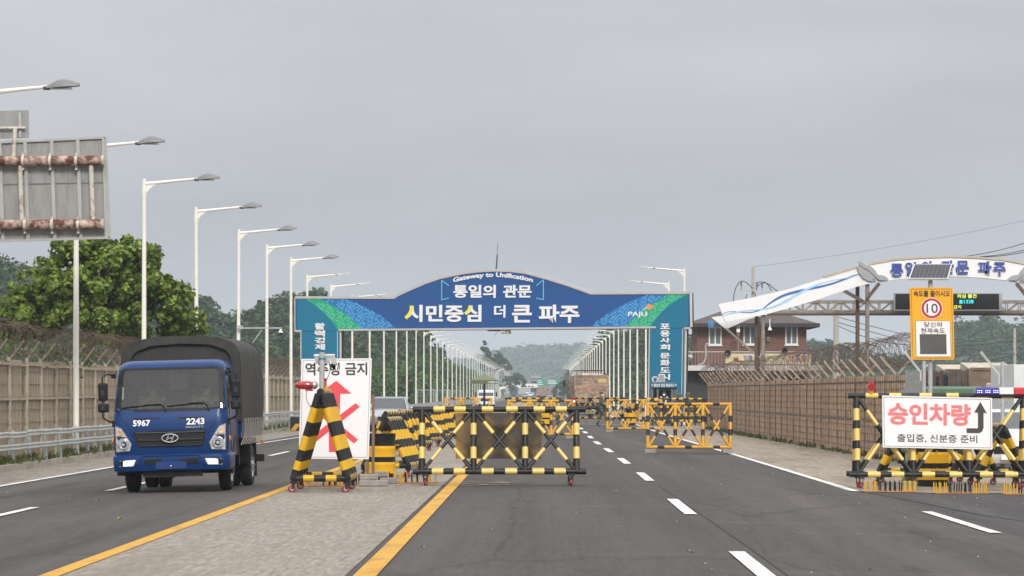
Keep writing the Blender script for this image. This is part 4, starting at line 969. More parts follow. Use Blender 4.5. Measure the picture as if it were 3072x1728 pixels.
b.build('dark_vent_panel', mat('vent_dark', (.035, .037, .036), .7, var=.2), HB)
b = MB()
for pts in ([(2076, 1000), (2071, 1012), (2059, 1022)], [(2076, 1004), (2066, 1006), (2058, 1000)]): b.tube([BD(u, v, .9) for u, v in pts], .03, 5)
b.build('loose_cable', M_DKST, HB)
# banner hanging on the railing
YBn = YBD - 1.56; BN = lambda u, v, o=0.0: W(u, v, YBn) + Vector((0, -o, 0))
a, c = BN(2177, 1092.5), BN(2433, 1061); b = MB(); b.bb(a.x, c.x, YBn, YBn + .02, a.z, c.z)
BAN = tag(b.build('banner', mat('banner_cream', (.62, .56, .33), .7, var=.08, scale=.8)), 'cream banner with a red sunburst tied to the balcony railing', 'banner')
ROOTM[BAN.name] = Matrix()
text('위', 2200, 2214, 1086, 1072, lambda u, v, o: BN(u, v, o), M_DTXT, BAN, bold=.05); text('민통', 2231, 2258, 1080, 1066, lambda u, v, o: BN(u, v, o), mat('violet_print', (.16, .13, .42), .5), BAN, bold=.04)
b = MB()
for i in range(18): q = i * math.pi / 9; poly(b, [(2207 + 8 * math.cos(q - .12), 1080 + 8 * math.sin(q - .12)), (2207 + 17 * math.cos(q), 1080 + 17 * math.sin(q)), (2207 + 8 * math.cos(q + .12), 1080 + 8 * math.sin(q + .12))], BN, .003, .006)
o = b.build('sunburst_print', mat('salmon_print', (.75, .22, .12), .6), BAN); o['kind'] = 'stuff'
b = MB(); rr_ = random.Random(4)
for i in range(10): u = 2370 + i * 6; poly(b, [(u, 1066 + rr_.uniform(0, 6)), (u + 4, 1066), (u + 4, 1086), (u, 1084)], BN, .003, .006, i % 3)
o = b.build('colour_print', [mat('print_red', (.6, .12, .1), .6), mat('print_blue', (.08, .12, .35), .6), mat('print_gold', (.6, .45, .1), .6)], BAN); o['kind'] = 'stuff'
# horn loudspeakers, cameras, boxes
M_HORN = mat('horn_grey', (.42, .40, .38), .5, var=.08); M_HDK = mat('horn_inside', (.03, .03, .03), .8)
for u, v, lab in ((2182, 1060, 'grey horn loudspeaker on the balcony railing left of the banner'), (2353, 1053, 'grey horn loudspeaker on the balcony railing above the banner')):
    t = thing('horn_loudspeaker', lab, 'loudspeaker', BN(u, v), group='horn loudspeakers'); c = BN(u, v, .1); ax = Vector((.25, -1, -.05)).normalized()
    b = MB(); b.lathe([(.03, -.3), (.05, -.15), (.1, -.03), (.21, .06), (.22, .07)], c, ax, 20); b.build('horn', M_HORN, t)
    b = MB(); b.lathe([(.208, .058), (.09, -.03), (.045, -.14), (0, -.15)], c + ax * .003, ax, 20); b.build('throat', M_HDK, t)
    b = MB(); b.cyl(c - ax * .45, c - ax * .25, .07, .07, 12); b.bar(c - ax * .3, c - ax * .3 + Vector((0, .1, -.3)), .03, .03); b.build('driver', M_HORN, t)
t = thing('surveillance_camera', 'white bulb-shaped dome camera hanging in front of the brick wall', 'camera', BD(2305.5, 985, 1.2)); c = BD(2305.5, 985, 1.2)
b = MB(); b.lathe([(.02, .3), (.03, .1), (.06, .02), (.12, -.06), (.12, -.14), (.1, -.15)], c, n=14); b.build('housing', M_CAMW, t); b = MB(); b.ball(c - Vector((0, 0, .16)), .1, 12); b.build('dome', M_CAMD, t); b = MB(); b.cyl(c + Vector((0, 0, .3)), c + Vector((0, .1, .55)), .02, .02, 6); b.build('stem', M_CAMW, t)
b = MB(); c = BD(2304, 1018, .12); b.box(c, (.16, .12, .2)); b.cyl(c + Vector((0, -.06, 0)), c + Vector((0, -.09, 0)), .05, .05, 10, mi=1); tag(b.build('wall_lamp', [M_HORN, M_HDK]), 'small grey box lamp on the brick wall below the dome camera', 'wall lamp')
t = thing('antenna_box', 'white antenna box on a thin pole before the left window', 'antenna', BD(2211, 993, 1.3)); c = BD(2211, 993, 1.3); b = MB(); b.box(c, (.2, .1, .2)); b.build('box', M_CAMW, t); b = MB()
for dx in (-.06, .06): b.cyl(c + Vector((dx, 0, .1)), c + Vector((dx, 0, .32)), .012, .012, 5); b.cyl(c + Vector((dx, 0, -.1)), c + Vector((dx, 0, -.3)), .012, .012, 5)
b.build('rods', M_RAILW, t); b = MB(); b.cyl(c - Vector((0, 0, .1)), Vector((c.x, c.y, szt)), .015, .015, 6); b.build('mast', M_RAILW, t)
b = MB(); b.tube([BD(u, v, 1.55) for u, v in ((2092, 1096), (2106, 1091), (2113, 1078), (2115, 1060), (2113, 1040), (2116, 1031), (2122, 1034))], .05, 8); tag(b.build('swan_neck_pipe', M_RAILW), 'white swan-neck pipe rising from the balcony corner', 'pipe')
t = thing('dish_lamp', 'small floodlight dish hanging at the balcony corner next to the gateway', 'floodlight', BD(2068, 1068, 1.6)); c = BD(2068, 1070, 1.7); b = MB(); b.lathe([(.0, .08), (.12, .06), (.17, -.02), (.16, -.03)], c, (.3, -.4, .8), 16); b.build('dish', M_HORN, t); b = MB(); b.bar(c, c + Vector((.1, .1, .25)), .03, .03); b.build('bracket', M_HORN, t)

# ================================================================ white winged arch over the side entrance
YA = 160.0; AW = lambda u, v, o=0.0: W(u, v, YA) + Vector((0, -o, 0))
M_AWH = mat('arch_white_panel', (.83, .82, .83), .45, var=.03, scale=1, dirt=(.6, .58, .56), dscale=1.2, damt=.3, dpos=.62); M_ATAN = mat('arch_tan_edge', (.50, .42, .34), .7, var=.12, scale=2); M_ABRN = mat('arch_rusty_brown', (.10, .065, .045), .7, var=.25, scale=4, dirt=(.22, .17, .12), dscale=5, damt=.5); M_ASTL = mat('truss_tan_steel', (.27, .23, .19), .65, var=.18, scale=3, dirt=(.12, .08, .06), dscale=4, damt=.6)
XC = 2843.6
upL = [(2154, 912.5), (2255, 893), (2371, 866), (2473, 834), (2560, 808), (2620, 794), (2674, 784), (2760, 776.5), (2843.6, 774)]
loL = [(2177, 965.5), (2299, 943), (2444, 902), (2500, 882), (2587, 855), (2674, 840.5), (2760, 832), (2843.6, 829)]
mir = lambda P: [(2 * XC - u, v) for u, v in P]
t0_ = AW(2288, 1178); ARCH = thing('entrance_arch', 'white winged arch sign on steel posts over the side entrance', 'arch sign', (t0_.x, YA, -.1))
P = upL + mir(upL)[::-1][1:] + mir(loL) [0:] + loL[::-1][1:]
b = MB(); b.prism([AW(*p) for p in P], [AW(*p) + Vector((0, .5, 0)) for p in P], 0, 0); b.build('front_panel', M_AWH, ARCH)
b = MB()
tl = upL[3:] + mir(upL)[::-1][1:-3]
for p, q in zip(tl[:-1], tl[1:]): b.bar(AW(*p) + Vector((0, .3, .07)), AW(*q) + Vector((0, .3, .07)), .7, .10)
b.build('roof_edge', M_ATAN, ARCH)
# rear panel, lower and two metres behind
RP = [(2134, 951.5), (2170, 947), (2300, 925), (2300, 945), (2247, 957), (2178.6, 988)]; RWp = lambda u, v: W(u, v, YA + 2.2)
b = MB(); b.prism([RWp(*p) for p in RP], [RWp(*p) + Vector((0, .3, 0)) for p in RP]); b.build('rear_panel', M_AWH, ARCH)
b = MB(); b.bar(RWp(2178, 985), RWp(2292, 1085), .10, .10); b.build('stay_tube', M_ATAN, ARCH)
b = MB(); q = RWp(2133, 972); b.box(q, (.28, .12, .36)); b.build('blue_wrap', mat('blue_plastic', (.08, .22, .42), .5, var=.4, scale=6), ARCH)
# painted ribbons
def rib(pts, w, m, o):
    n = []; 
    for i in range(len(pts) - 1):
        p0 = pts[max(0, i - 1)]; p1 = pts[i]; p2 = pts[i + 1]; p3 = pts[min(len(pts) - 1, i + 2)]
        for k in range(6):
            t_ = k / 6; f = lambda a, b_, c_, d: .5 * (2 * b_ + (c_ - a) * t_ + (2 * a - 5 * b_ + 4 * c_ - d) * t_ ** 2 + (3 * b_ - a - 3 * c_ + d) * t_ ** 3)
            n.append((f(p0[0], p1[0], p2[0], p3[0]), f(p0[1], p1[1], p2[1], p3[1])))
    n.append(pts[-1]); wv = list(np.interp(np.linspace(0, 1, len(n)), np.linspace(0, 1, len(w)), w))
    for P_, nm in ((n, 1), (mir(n), 2)): b_ = MB(); poly(b_, stroke(P_, wv), AW, o, o + .004); b_.build('painted_ribbon', m, ARCH)
c6 = lambda x_, y_: (2150 + x_ / 6.037, 760 + y_ / 6.037)
rib([c6(95, 1100), c6(200, 1062), c6(330, 1055), c6(480, 1072), c6(640, 1068), c6(820, 1010), c6(1000, 880), c6(1200, 770), c6(1450, 695), c6(1680, 645), c6(1900, 600), c6(2150, 530), c6(2475, 410), (2580, 822)], [2.2, 1.5, 2, 3, 3.5, 7, 8, 7, 6, 5.5, 4], mat('ribbon_dark_blue', (.05, .15, .40), .5), .004)
rib([c6(120, 1125), c6(250, 1090), c6(420, 1055), c6(620, 1030), c6(840, 1010), c6(1050, 960), c6(1250, 865), c6(1450, 750), c6(1640, 650), c6(1850, 560), c6(2100, 490), c6(2475, 420), (2580, 818)], [2.5, 4, 4, 3.5, 6, 7.5, 7, 6, 2.5, 2, 2], mat('ribbon_light_blue', (.36, .62, .85), .5), .009)
# raised letters
M_ABL = mat('arch_letter_blue', (.035, .075, .34), .45, var=.05)
k_ = 3.449; ch = [('통', 590, 720, 175, 312), ('일', 742, 858, 158, 298), ('의', 905, 1012, 148, 285), ('관', 1115, 1245, 143, 278), ('문', 1270, 1400, 145, 283), ('파', 1497, 1632, 150, 290), ('주', 1655, 1780, 160, 300)]
for s_, a0, a1, b0_, b1_ in ch:
    B_ = [2500 + a0 / k_, 2500 + a1 / k_, 740 + b1_ / k_, 740 + b0_ / k_]
    text(s_, B_[0] - 1.2, B_[1] + 1.2, B_[2] + 1.2, B_[3] - 1.2, lambda u, v, o: AW(u, v, o), mat('letter_rim_white', (.75, .75, .75), .4), ARCH, name='letter_rim', bold=.06, ext=.08)
    text(s_, B_[0], B_[1], B_[2], B_[3], lambda u, v, o: AW(u, v, o + .08), M_ABL, ARCH, name='letter', bold=.03, ext=.03)
# wings
M_WING = mat('wing_grey', (.34, .345, .355), .5, var=.06); M_WRIM = mat('wing_rim', (.62, .62, .62), .5)
cw = lambda x_, y_: (2500 + x_ / k_, 740 + y_ / k_)
F = [[(258, 148), (330, 185), (400, 215), (432, 250), (455, 290), (520, 300), (560, 325), (562, 352), (470, 345), (420, 300), (360, 245), (300, 215), (270, 190)],
     [(243, 205), (300, 225), (360, 255), (410, 300), (430, 340), (390, 315), (330, 280), (270, 250)], [(248, 232), (300, 265), (360, 290), (415, 330), (400, 345), (330, 315), (270, 280)],
     [(268, 278), (320, 310), (380, 330), (405, 350), (370, 350), (310, 330)], [(310, 322), (350, 335), (400, 345), (395, 360), (350, 352)], [(375, 335), (410, 330), (420, 350), (400, 362), (385, 355)], [(425, 335), (445, 330), (440, 352), (425, 360)]]
for sgn in (0, 1):
    WG = None
    for i, f_ in enumerate(F):
        pts = [cw(*p) for p in f_]; cx_ = sum(p[0] for p in pts) / len(pts); cy_ = sum(p[1] for p in pts) / len(pts)
        big = [(cx_ + (p[0] - cx_) * 1.06 + (.6 if p[0] > cx_ else -.6), cy_ + (p[1] - cy_) * 1.06 + (.6 if p[1] > cy_ else -.6)) for p in pts]
        if sgn: pts = mir(pts); big = mir(big)
        b = MB(); poly(b, pts, AW, .1, .14 - i * .004); o = b.build('wing' if i == 0 else 'feather', M_WING, ARCH if i == 0 else WG)
        if i == 0: WG = o
        b = MB(); poly(b, big, AW, .05 - i * .003, .09 - i * .004); b.build('feather_rim', M_WRIM, WG)
# posts: pairs of steel columns, mirrored about the arch centre
for uu in (2272, 2289, 2576, 2602):
    for U in (uu, 2 * XC - uu):
        q = W(U, 1178, YA + .25); top_v = np.interp(uu, [2177, 2299, 2444, 2600], [960, 940, 899, 850])
        b = MB(); b.cyl((q.x, q.y + (.6 if uu in (2272, 2576) else 0), -.1), (q.x, q.y + (.6 if uu in (2272, 2576) else 0), W(U, top_v, YA).z), .10, .10, 10); b.build('post', M_ASTL if uu in (2289, 2602) else M_ABRN, ARCH)
for f_ in (lambda u: u, lambda u: 2 * XC - u):
    for (a0, b0_, a1, b1_, w_) in ((2532, 872, 2590, 905, .5), (2638, 850, 2600, 898, .3)):
        for dy in (0.1, .3, .5): b = MB(); b.bar(W(f_(a0), b0_, YA + dy), W(f_(a1), b1_, YA + dy), .16, .16); b.build('knee_brace', M_ABRN, ARCH)

# truss gantry with message board
YT = 164.0; TW = lambda u, v, o=0.0: W(u, v, YT) + Vector((0, -o, 0))
TG = thing('truss_gantry', 'tan steel truss gantry carrying the message board behind the white arch', 'gantry', TW(2520, 1178))
u0, u1 = 2290, 3330
zt_, zb_ = TW(0, 905).z, TW(0, 935).z
for y_ in (0, .8):
    for z_, r_ in ((zt_, .14), (zb_, .15)): b = MB(); b.bar((TW(u0, 0).x, YT + y_, z_), (TW(u1, 0).x, YT + y_, z_), .14, r_); b.build('chord', M_ASTL, TG)
    xs = np.arange(TW(u0 + 5, 0).x, TW(u1, 0).x, .62)
    for i, x_ in enumerate(xs[:-1]):
        b = MB(); b.bar((x_, YT + y_, zb_), (x_, YT + y_, zt_), .05, .05); b.build('truss_post', M_ASTL, TG)
        b = MB(); (b.bar((x_, YT + y_, zb_), (xs[i + 1], YT + y_, zt_), .05, .05) if i % 2 else b.bar((x_, YT + y_, zt_), (xs[i + 1], YT + y_, zb_), .05, .05)); b.build('truss_diagonal', M_ASTL, TG)
b = MB(); zz_ = TW(0, 943).z; b.bar((TW(u0, 0).x, YT + .4, zz_), (TW(u1, 0).x, YT + .4, zz_), .9, .08); b.build('walkway', M_ABRN, TG)
for U in (2276, 3344): b = MB(); q = TW(U, 1178); b.cyl((q.x, YT + .4, -.1), (q.x, YT + .4, zt_ + .2), .10, .10, 12); b.build('mast', M_ABRN, TG)
b = MB(); q0, q1 = TW(2679, 934), TW(3003, 878); b.bb(q0.x, q1.x, YT - .45, YT - .15, q0.z, q1.z)
LED = tag(b.build('message_board', mat('board_grey_case', (.42, .41, .42), .5, var=.05), bevel=.02), 'wide black electronic message board with yellow and cyan characters', 'message board'); ROOTM[LED.name] = Matrix()
LP = lambda u, v, o=0.0: W(u, v, YT - .45) + Vector((0, -o, 0))
b = MB(); q0, q1 = LP(2686, 928), LP(2997, 881.5); b.bb(q0.x, q1.x, YT - .46, YT - .44, q0.z, q1.z); b.build('screen', mat('led_black', (.006, .006, .006), .6), LED)
M_LY = mat('led_yellow', (.3, .35, .05), .5, emit=(.75, .85, .12), estr=1.0); M_LC = mat('led_cyan', (.02, .3, .35), .5, emit=(.03, .75, .85), estr=1.0)
cl_ = lambda x_, y_: (2500 + x_ / k_, 740 + y_ / k_)
for s_, x0_, x1_, y0_, y1_, m_ in (('의심 물건', 1282, 1480, 490, 532, M_LY), ('1338', 1350, 1450, 550, 588, M_LC), ('금지', 1245, 1322, 605, 642, M_LY)):
    a, c = cl_(x0_, y1_), cl_(x1_, y0_); text(s_, a[0], c[0], a[1], c[1], lambda u, v, o: LP(u, v, o + .012), m_, LED, bold=.015)
b = MB(); a = cl_(1302, 588); c = cl_(1338, 552); poly(b, [(a[0], c[1] + 2), (a[0] + 2, c[1]), (c[0] - 2, c[1]), (c[0], c[1] + 2), (c[0] - 2, c[1] + 4), (c[0], a[1]), (a[0], a[1]), (a[0] + 2, c[1] + 4)], LP, .012, .02); b.build('phone_symbol', M_LC, LED)

# ================================================================ speed display sign
YS = 64.0; SW = lambda u, v, o=0.0: W(u, v, YS) + Vector((0, -o, 0))
M_SYEL = mat('sign_amber', (.86, .40, .008), .4, var=.03, scale=3); M_SRED = mat('sign_red', (.55, .012, .035), .4, var=.03)
q = SW(2792, 1178); SG = thing('speed_sign', 'amber speed display sign with a red 10 circle and solar panel on a pole', 'traffic sign', (q.x, YS, -.12))
b = MB(); b.cyl((q.x, YS + .06, -.12), (q.x, YS + .06, SW(0, 828).z), .043, .043, 14); b.build('pole', M_GALV, SG)
def rrect(x0, x1, y0, y1, r, n=5):
    P = []
    for cx_, cy_, a0 in ((x1 - r, y1 - r, 0), (x0 + r, y1 - r, 90), (x0 + r, y0 + r, 180), (x1 - r, y0 + r, 270)):
        for i in range(n + 1): a = R(a0 + 90 * i / n); P.append((cx_ + r * math.cos(a), cy_ + r * math.sin(a)))
    return P
tilt = lambda P: [(u + (v - 970) * .022, v) for u, v in P]
def sp(P, o0, o1, nm, m, par=None): b = MB(); poly(b, tilt(P), SW, o0, o1); return b.build(nm, m, par or SG)
sp(rrect(2730.5, 2860, 863, 1079, 6), .0, .06, 'panel', M_SYEL)
def frame_(x0, x1, y0, y1, r, w_, o, nm, m):
    a, c = rrect(x0, x1, y0, y1, r), rrect(x0 + w_, x1 - w_, y0 + w_, y1 - w_, max(.5, r - w_)); a, c = tilt(a), tilt(c); b = MB(); n = len(a)
    for i in range(n): j = (i + 1) % n; b.add([SW(*a[i], o), SW(*a[j], o), SW(*c[j], o), SW(*c[i], o)], [(0, 1, 2, 3)])
    b.build(nm, m, SG)
frame_(2734.5, 2856, 867, 1075, 5, 1.0, .0635, 'border_line', M_DTXT)
sp([(2795 + 32.5 * math.cos(i * math.pi / 20), 925 + 31.5 * math.sin(i * math.pi / 20)) for i in range(40)], .061, .063, 'circle_rim', M_WSIGN)
sp([(2795 + 31 * math.cos(i * math.pi / 20), 925 + 30 * math.sin(i * math.pi / 20)) for i in range(40)], .0635, .0655, 'circle_red', M_SRED)
sp([(2795 + 23.5 * math.cos(i * math.pi / 20), 925 + 22.8 * math.sin(i * math.pi / 20)) for i in range(40)], .066, .068, 'circle_white', M_WSIGN)
sp(rrect(2746, 2849, 963, 1070, 4), .061, .065, 'white_field', M_WSIGN); frame_(2745.4, 2849.6, 962.4, 1070.6, 4, .9, .0662, 'field_line', M_DTXT)
sp(rrect(2757, 2837, 1002.5, 1062.5, 1), .066, .069, 'display_screen', mat('display_grey', (.10, .10, .10), .25, var=.1))
SWt = lambda u, v, o: SW(u + (v - 970) * .022, v, o)
text('속도를 줄이시오', 2741.5, 2851, 890, 872, lambda u, v, o: SWt(u, v, o + .061), M_DTXT, SG, bold=.012); text('10', 2779.5, 2813, 939, 911, lambda u, v, o: SWt(u, v, o + .069), M_DTXT, SG, bold=.0)
text('당신의', 2771, 2824, 981, 966, lambda u, v, o: SWt(u, v, o + .066), M_DTXT, SG, bold=.0); text('현재속도', 2761.5, 2833, 1000, 984, lambda u, v, o: SWt(u, v, o + .066), M_DTXT, SG, bold=.0)
# solar panel, leaning back toward the sky
a0, a1, a2, a3 = W(2725.6, 835.7, YS - .12), W(2845, 835.7, YS - .12), W(2856.6, 791.6, YS + .42), W(2742, 791.6, YS + .42)
nn = (a1 - a0).cross(a3 - a0).normalized(); nn = nn if nn.y < 0 else -nn
b = MB(); b.prism([a0, a1, a2, a3], [p - nn * .035 for p in (a0, a1, a2, a3)]); SPN = b.build('solar_panel', mat('panel_alu', (.6, .6, .6), .4, metal=.3), SG)
lerp = lambda s_, t_: (a0 * (1 - s_) + a1 * s_) * (1 - t_) + (a3 * (1 - s_) + a2 * s_) * t_
cell = mat('solar_cell', (.014, .014, .026), .2, var=.15, scale=4)
for i in range(9):
    for j in range(4):
        s0, s1, t0, t1 = .03 + .94 * (i + .02) / 9, .03 + .94 * (i + .98) / 9, .04 + .92 * (j + .02) / 4, .04 + .92 * (j + .98) / 4
        b = MB(); pts = [lerp(s0, t0), lerp(s1, t0), lerp(s1, t1), lerp(s0, t1)]; b.prism([p + nn * .004 for p in pts], [p + nn * .001 for p in pts]); b.build('cell', cell, SPN)
b = MB(); b.bar((q.x, YS + .06, SW(0, 830).z), (a0 + a2) / 2 - nn * .03, .06, .06); b.build('bracket', M_GALV, SG)

# ================================================================ utility poles and wires
M_UP = mat('concrete_pole', (.42, .39, .35), .85, var=.12, scale=2); M_INS = mat('insulator_dark', (.025, .022, .025), .4)
def upole(sx, top, Y, r, label):
    q = W(sx, 1178, Y); t = thing('utility_pole', label, 'utility pole', (q.x, Y, -.1), group='concrete utility poles')
    b = MB(); b.cyl((q.x, Y, -.1), (q.x, Y, W(sx, top, Y).z), r, r * .6, 12); b.build('shaft', M_UP, t); return t
t = upole(2259, 800, 215, .15, 'concrete power pole with crossarms and looping cables behind the white arch')
PU = lambda u, v, o=0: W(u, v, 215) + Vector((0, -o, 0))
cc = lambda x_, y_: PU(2150 + x_ / 6.037, 760 + y_ / 6.037, .25)
b = MB(); b.bar(cc(430, 680), cc(1100, 705), .06, .06); b.build('crossarm', M_GALV, t); b = MB(); b.bar(cc(580, 660), cc(840, 660), .06, .06); b.bar(cc(530, 740), cc(620, 735), .06, .08); b.build('crossarm', M_GALV, t)
for x_, y0_, y1_ in ((441, 505, 590), (724, 535, 610), (818, 540, 620)):
    b = MB(); p, r_ = cc(x_, y1_), cc(x_, y0_); d = r_ - p
    for i in range(5): b.cyl(p + d * (i / 5), p + d * ((i + .7) / 5), .075, .05, 10)
    b.cyl(p - Vector((0, 0, .35)), p, .02, .02, 6); b.build('insulator', M_INS, t)
b = MB()
for pts in ([(300, 870), (310, 740), (345, 620), (400, 530), (455, 503), (520, 520), (590, 580), (650, 645)], [(700, 545), (760, 525), (830, 518), (880, 530), (940, 590), (985, 680)], [(700, 660), (745, 590), (800, 548), (880, 535), (960, 575), (1030, 640), (1100, 690)], [(690, 730), (710, 795)], [(545, 740), (518, 830)]): b.tube([cc(*p) for p in pts], .028, 5)
b.build('looping_cable', M_INS, t)
upole(2508, 900, 175, .2, 'thick concrete pole behind the truss gantry, left of the speed sign'); upole(3044, 985, 260, .17, 'thin tapering concrete pole above the box truck at the right edge')
def wire(pts, r=.014, label=None):
    b = MB(); P = []
    for (u, v, Y), (u2, v2, Y2) in zip(pts[:-1], pts[1:]):
        for i in range(10): k = i / 10; p = W(u, v, Y).lerp(W(u2, v2, Y2), k); p.z -= 4 * k * (1 - k) * .25; P.append(p)
    P.append(W(*pts[-1])); b.tube(P, r, 4); return tag(b.build('overhead_wire', M_INS), label, 'wire', 'overhead wires')
wire([(2262, 800, 215), (3150, 645, 215)], .008, 'thin wire rising from the top of the power pole to the right')
wire([(2888, 770, 190), (3200, 680, 190)], .02, 'black wire leaving the top of the white arch, upper one'); wire([(2938, 770, 190), (3200, 705, 190)], .02, 'black wire leaving the top of the white arch, middle one'); wire([(2950, 771, 190), (3200, 713, 190)], .02, 'black wire leaving the top of the white arch, lowest one')
wire([(2510, 950, 175), (3044, 1062, 260)], .02, 'wire sagging from the thick pole to the right, upper one'); wire([(2510, 966, 175), (3044, 1085, 260)], .02, 'wire sagging from the thick pole to the right, middle one'); wire([(2510, 975, 175), (2740, 1035, 175), (3120, 1000, 260)], .018, 'wire sagging from the thick pole to the right, lowest one')
wire([(2800, 1090, 240), (3044, 1060, 260), (3140, 1110, 260)], .05, 'thick cable bundle slung to the thin pole at the right')
wire([(2800, 1040, 300), (3150, 1005, 300)], .02, 'wire crossing the wooded hill right of the speed sign, higher one'); wire([(2800, 1010, 300), (3150, 1022, 300)], .02, 'wire crossing the wooded hill right of the speed sign, lower one')
# ================================================================ blue canvas-covered truck
M_TBL = mat('truck_blue', (.003, .034, .145), .32, var=.06, scale=2, coat=.1, spec=.25, dirt=(.014, .036, .105), dscale=2.2, damt=.4, dpos=.52)
M_TBK = mat('truck_black_plastic', (.011, .011, .012), .5, var=.15, scale=6, spec=.25); M_TCHR = mat('truck_chrome', (.62, .62, .63), .15, metal=.9, var=.05)
M_CANV = mat('dark_canvas', (.030, .029, .027), .85, var=.22, scale=3, bump=.5, bscale=9, dirt=(.05, .047, .043), dscale=2.5, damt=.6, stretch=(1, 1.6, .6))
M_LENS = glassmat('lamp_clear_lens', (.93, .94, .95), 1.0); M_REFL = mat('lamp_reflector', (.62, .63, .64), .3, metal=.15, var=.25, scale=14); M_AMB = mat('amber_lens', (.75, .22, .02), .3, var=.1)
M_FOG = mat('fog_lamp_lit', (.8, .75, .65), .3, emit=(1, .9, .72), estr=.9); M_WSH = glassmat('windscreen_glass', (.62, .70, .68), .9, 1.6, base=.045); M_INT = mat('cab_interior', (.09, .097, .095), .85, var=.2, scale=4); M_SEAT = mat('seat_cloth', (.13, .135, .13), .9, var=.2)
TX, TY = -6.26, 57.0; TZ = zroad(TX) - .005
TR = thing('army_truck', 'dark blue truck with black canvas cover driving toward the camera in the left lanes', 'truck', (TX, TY, TZ), R(-1.2), ry=-math.atan(.02) * 1.3)
TM = ROOTM[TR.name]; TP = lambda x_, y_, z_: TM @ Vector((x_, y_, z_))
class TMB(MB):       # builder whose points are given in the truck's own axes: x to image right, y backwards, z up
    def build(s, name, mats, parent=None, **k):
        s.v = [tuple(TM @ Vector(p)) for p in s.v]; return MB.build(s, name, mats, parent or TR, **k)
# levels of the cab: height, front y, half width, corner radius
LV = [(.60, .03, .965, .14), (.72, .005, .975, .15), (.95, 0, .98, .16), (1.15, .012, .98, .16), (1.30, .035, .975, .16), (1.395, .07, .965, .15), (1.415, .078, .963, .09), (1.6, .135, .95, .085), (1.8, .20, .935, .085), (1.98, .262, .92, .085), (2.10, .305, .908, .09), (2.15, .335, .895, .15), (2.20, .40, .865, .17), (2.235, .50, .80, .2), (2.25, .62, .72, .2)]
def lev(z):
    zs = [l[0] for l in LV]; return [float(np.interp(z, zs, [l[i] for l in LV])) for i in (1, 2, 3)]
YBK = 1.5
def outline(z):
    yf, w_, r_ = lev(z); P = []
    xs = [f * (w_ - r_) for f in (-1, -.955, -.7, -.45, -.2, 0, .2, .45, .7, .955, 1)]
    left = [(-w_, YBK)] + [(-w_, yf + r_ + (YBK - yf - r_) * q) for q in (.85, .7, .45, .2)] + [(-w_ + r_ - r_ * math.cos(R(a)), yf + r_ - r_ * math.sin(R(a))) for a in (0, 18, 36, 54, 72)]
    front = [(x_, yf - .02 * (1 - (x_ / w_) ** 2)) for x_ in xs]
    return left + front + [(-x_, y_) for x_, y_ in left[::-1]]
zl = [l[0] for l in LV]; NO = len(outline(1.0)); cab = TMB(); ws = TMB(); sg = TMB()
for z in zl: cab.v += [(x_, y_, z) for x_, y_ in outline(z)]
for j in range(len(zl) - 1):
    for i in range(NO - 1):
        f = (j * NO + i, j * NO + i + 1, (j + 1) * NO + i + 1, (j + 1) * NO + i)
        glassz = 1.41 < (zl[j] + zl[j + 1]) / 2 < 2.10
        if glassz and 8 <= i <= 21: ws.f.append(f); ws.m.append(0); ws.sm.append(True); continue
        if glassz and (i in (2, 3, 4) or i in (25, 26, 27)) and zl[j] < 1.99: sg.f.append(f); sg.m.append(0); sg.sm.append(True); continue
        cab.f.append(f); cab.m.append(0); cab.sm.append(True)
k = (len(zl) - 1) * NO; cab.f.append(tuple(k + i for i in range(NO))); cab.m.append(0); cab.sm.append(True)
bk = [j * NO for j in range(len(zl))] + [j * NO + NO - 1 for j in reversed(range(len(zl)))]; cab.f.append(tuple(bk)); cab.m.append(0); cab.sm.append(False)
ws.v = list(cab.v); sg.v = list(cab.v)
def clean(mb):
    used = sorted(set(i for f in mb.f for i in f)); mp_ = {o: n for n, o in enumerate(used)}
    mb.v = [mb.v[i] for i in used]; mb.f = [tuple(mp_[i] for i in f) for f in mb.f]
clean(ws); clean(sg)
CAB = cab.build('cab_body', M_TBL); ws.build('windscreen', M_WSH); 
sgl = TMB(); sgr = TMB()
for mb, s_ in ((sgl, -1), (sgr, 1)):
    mb.v = list(sg.v)
    for f in sg.f:
        if sg.v[f[0]][0] * s_ > 0: mb.f.append(f); mb.m.append(0); mb.sm.append(True)
    clean(mb); mb.build('side_window', M_WSH)
def surf(x_, z_, o=.0):
    yf, w_, r_ = lev(z_); ax = abs(x_)
    if ax <= w_ - r_: y_ = yf - .02 * (1 - (x_ / w_) ** 2)
    else:
        d = min(1, (ax - (w_ - r_)) / r_); y_ = yf + r_ - r_ * math.sqrt(max(0, 1 - d * d))
    return (x_, y_ - o, z_)
def onface(pts, o0, o1, nm, m, parent=None, dens=4):
    P = []
    for i in range(len(pts)):
        a, c = pts[i], pts[(i + 1) % len(pts)]
        for q in range(dens): P.append((a[0] + (c[0] - a[0]) * q / dens, a[1] + (c[1] - a[1]) * q / dens))
    b = TMB(); b.prism([surf(x_, z_, o1) for x_, z_ in P], [surf(x_, z_, o0) for x_, z_ in P]); return b.build(nm, m, parent)
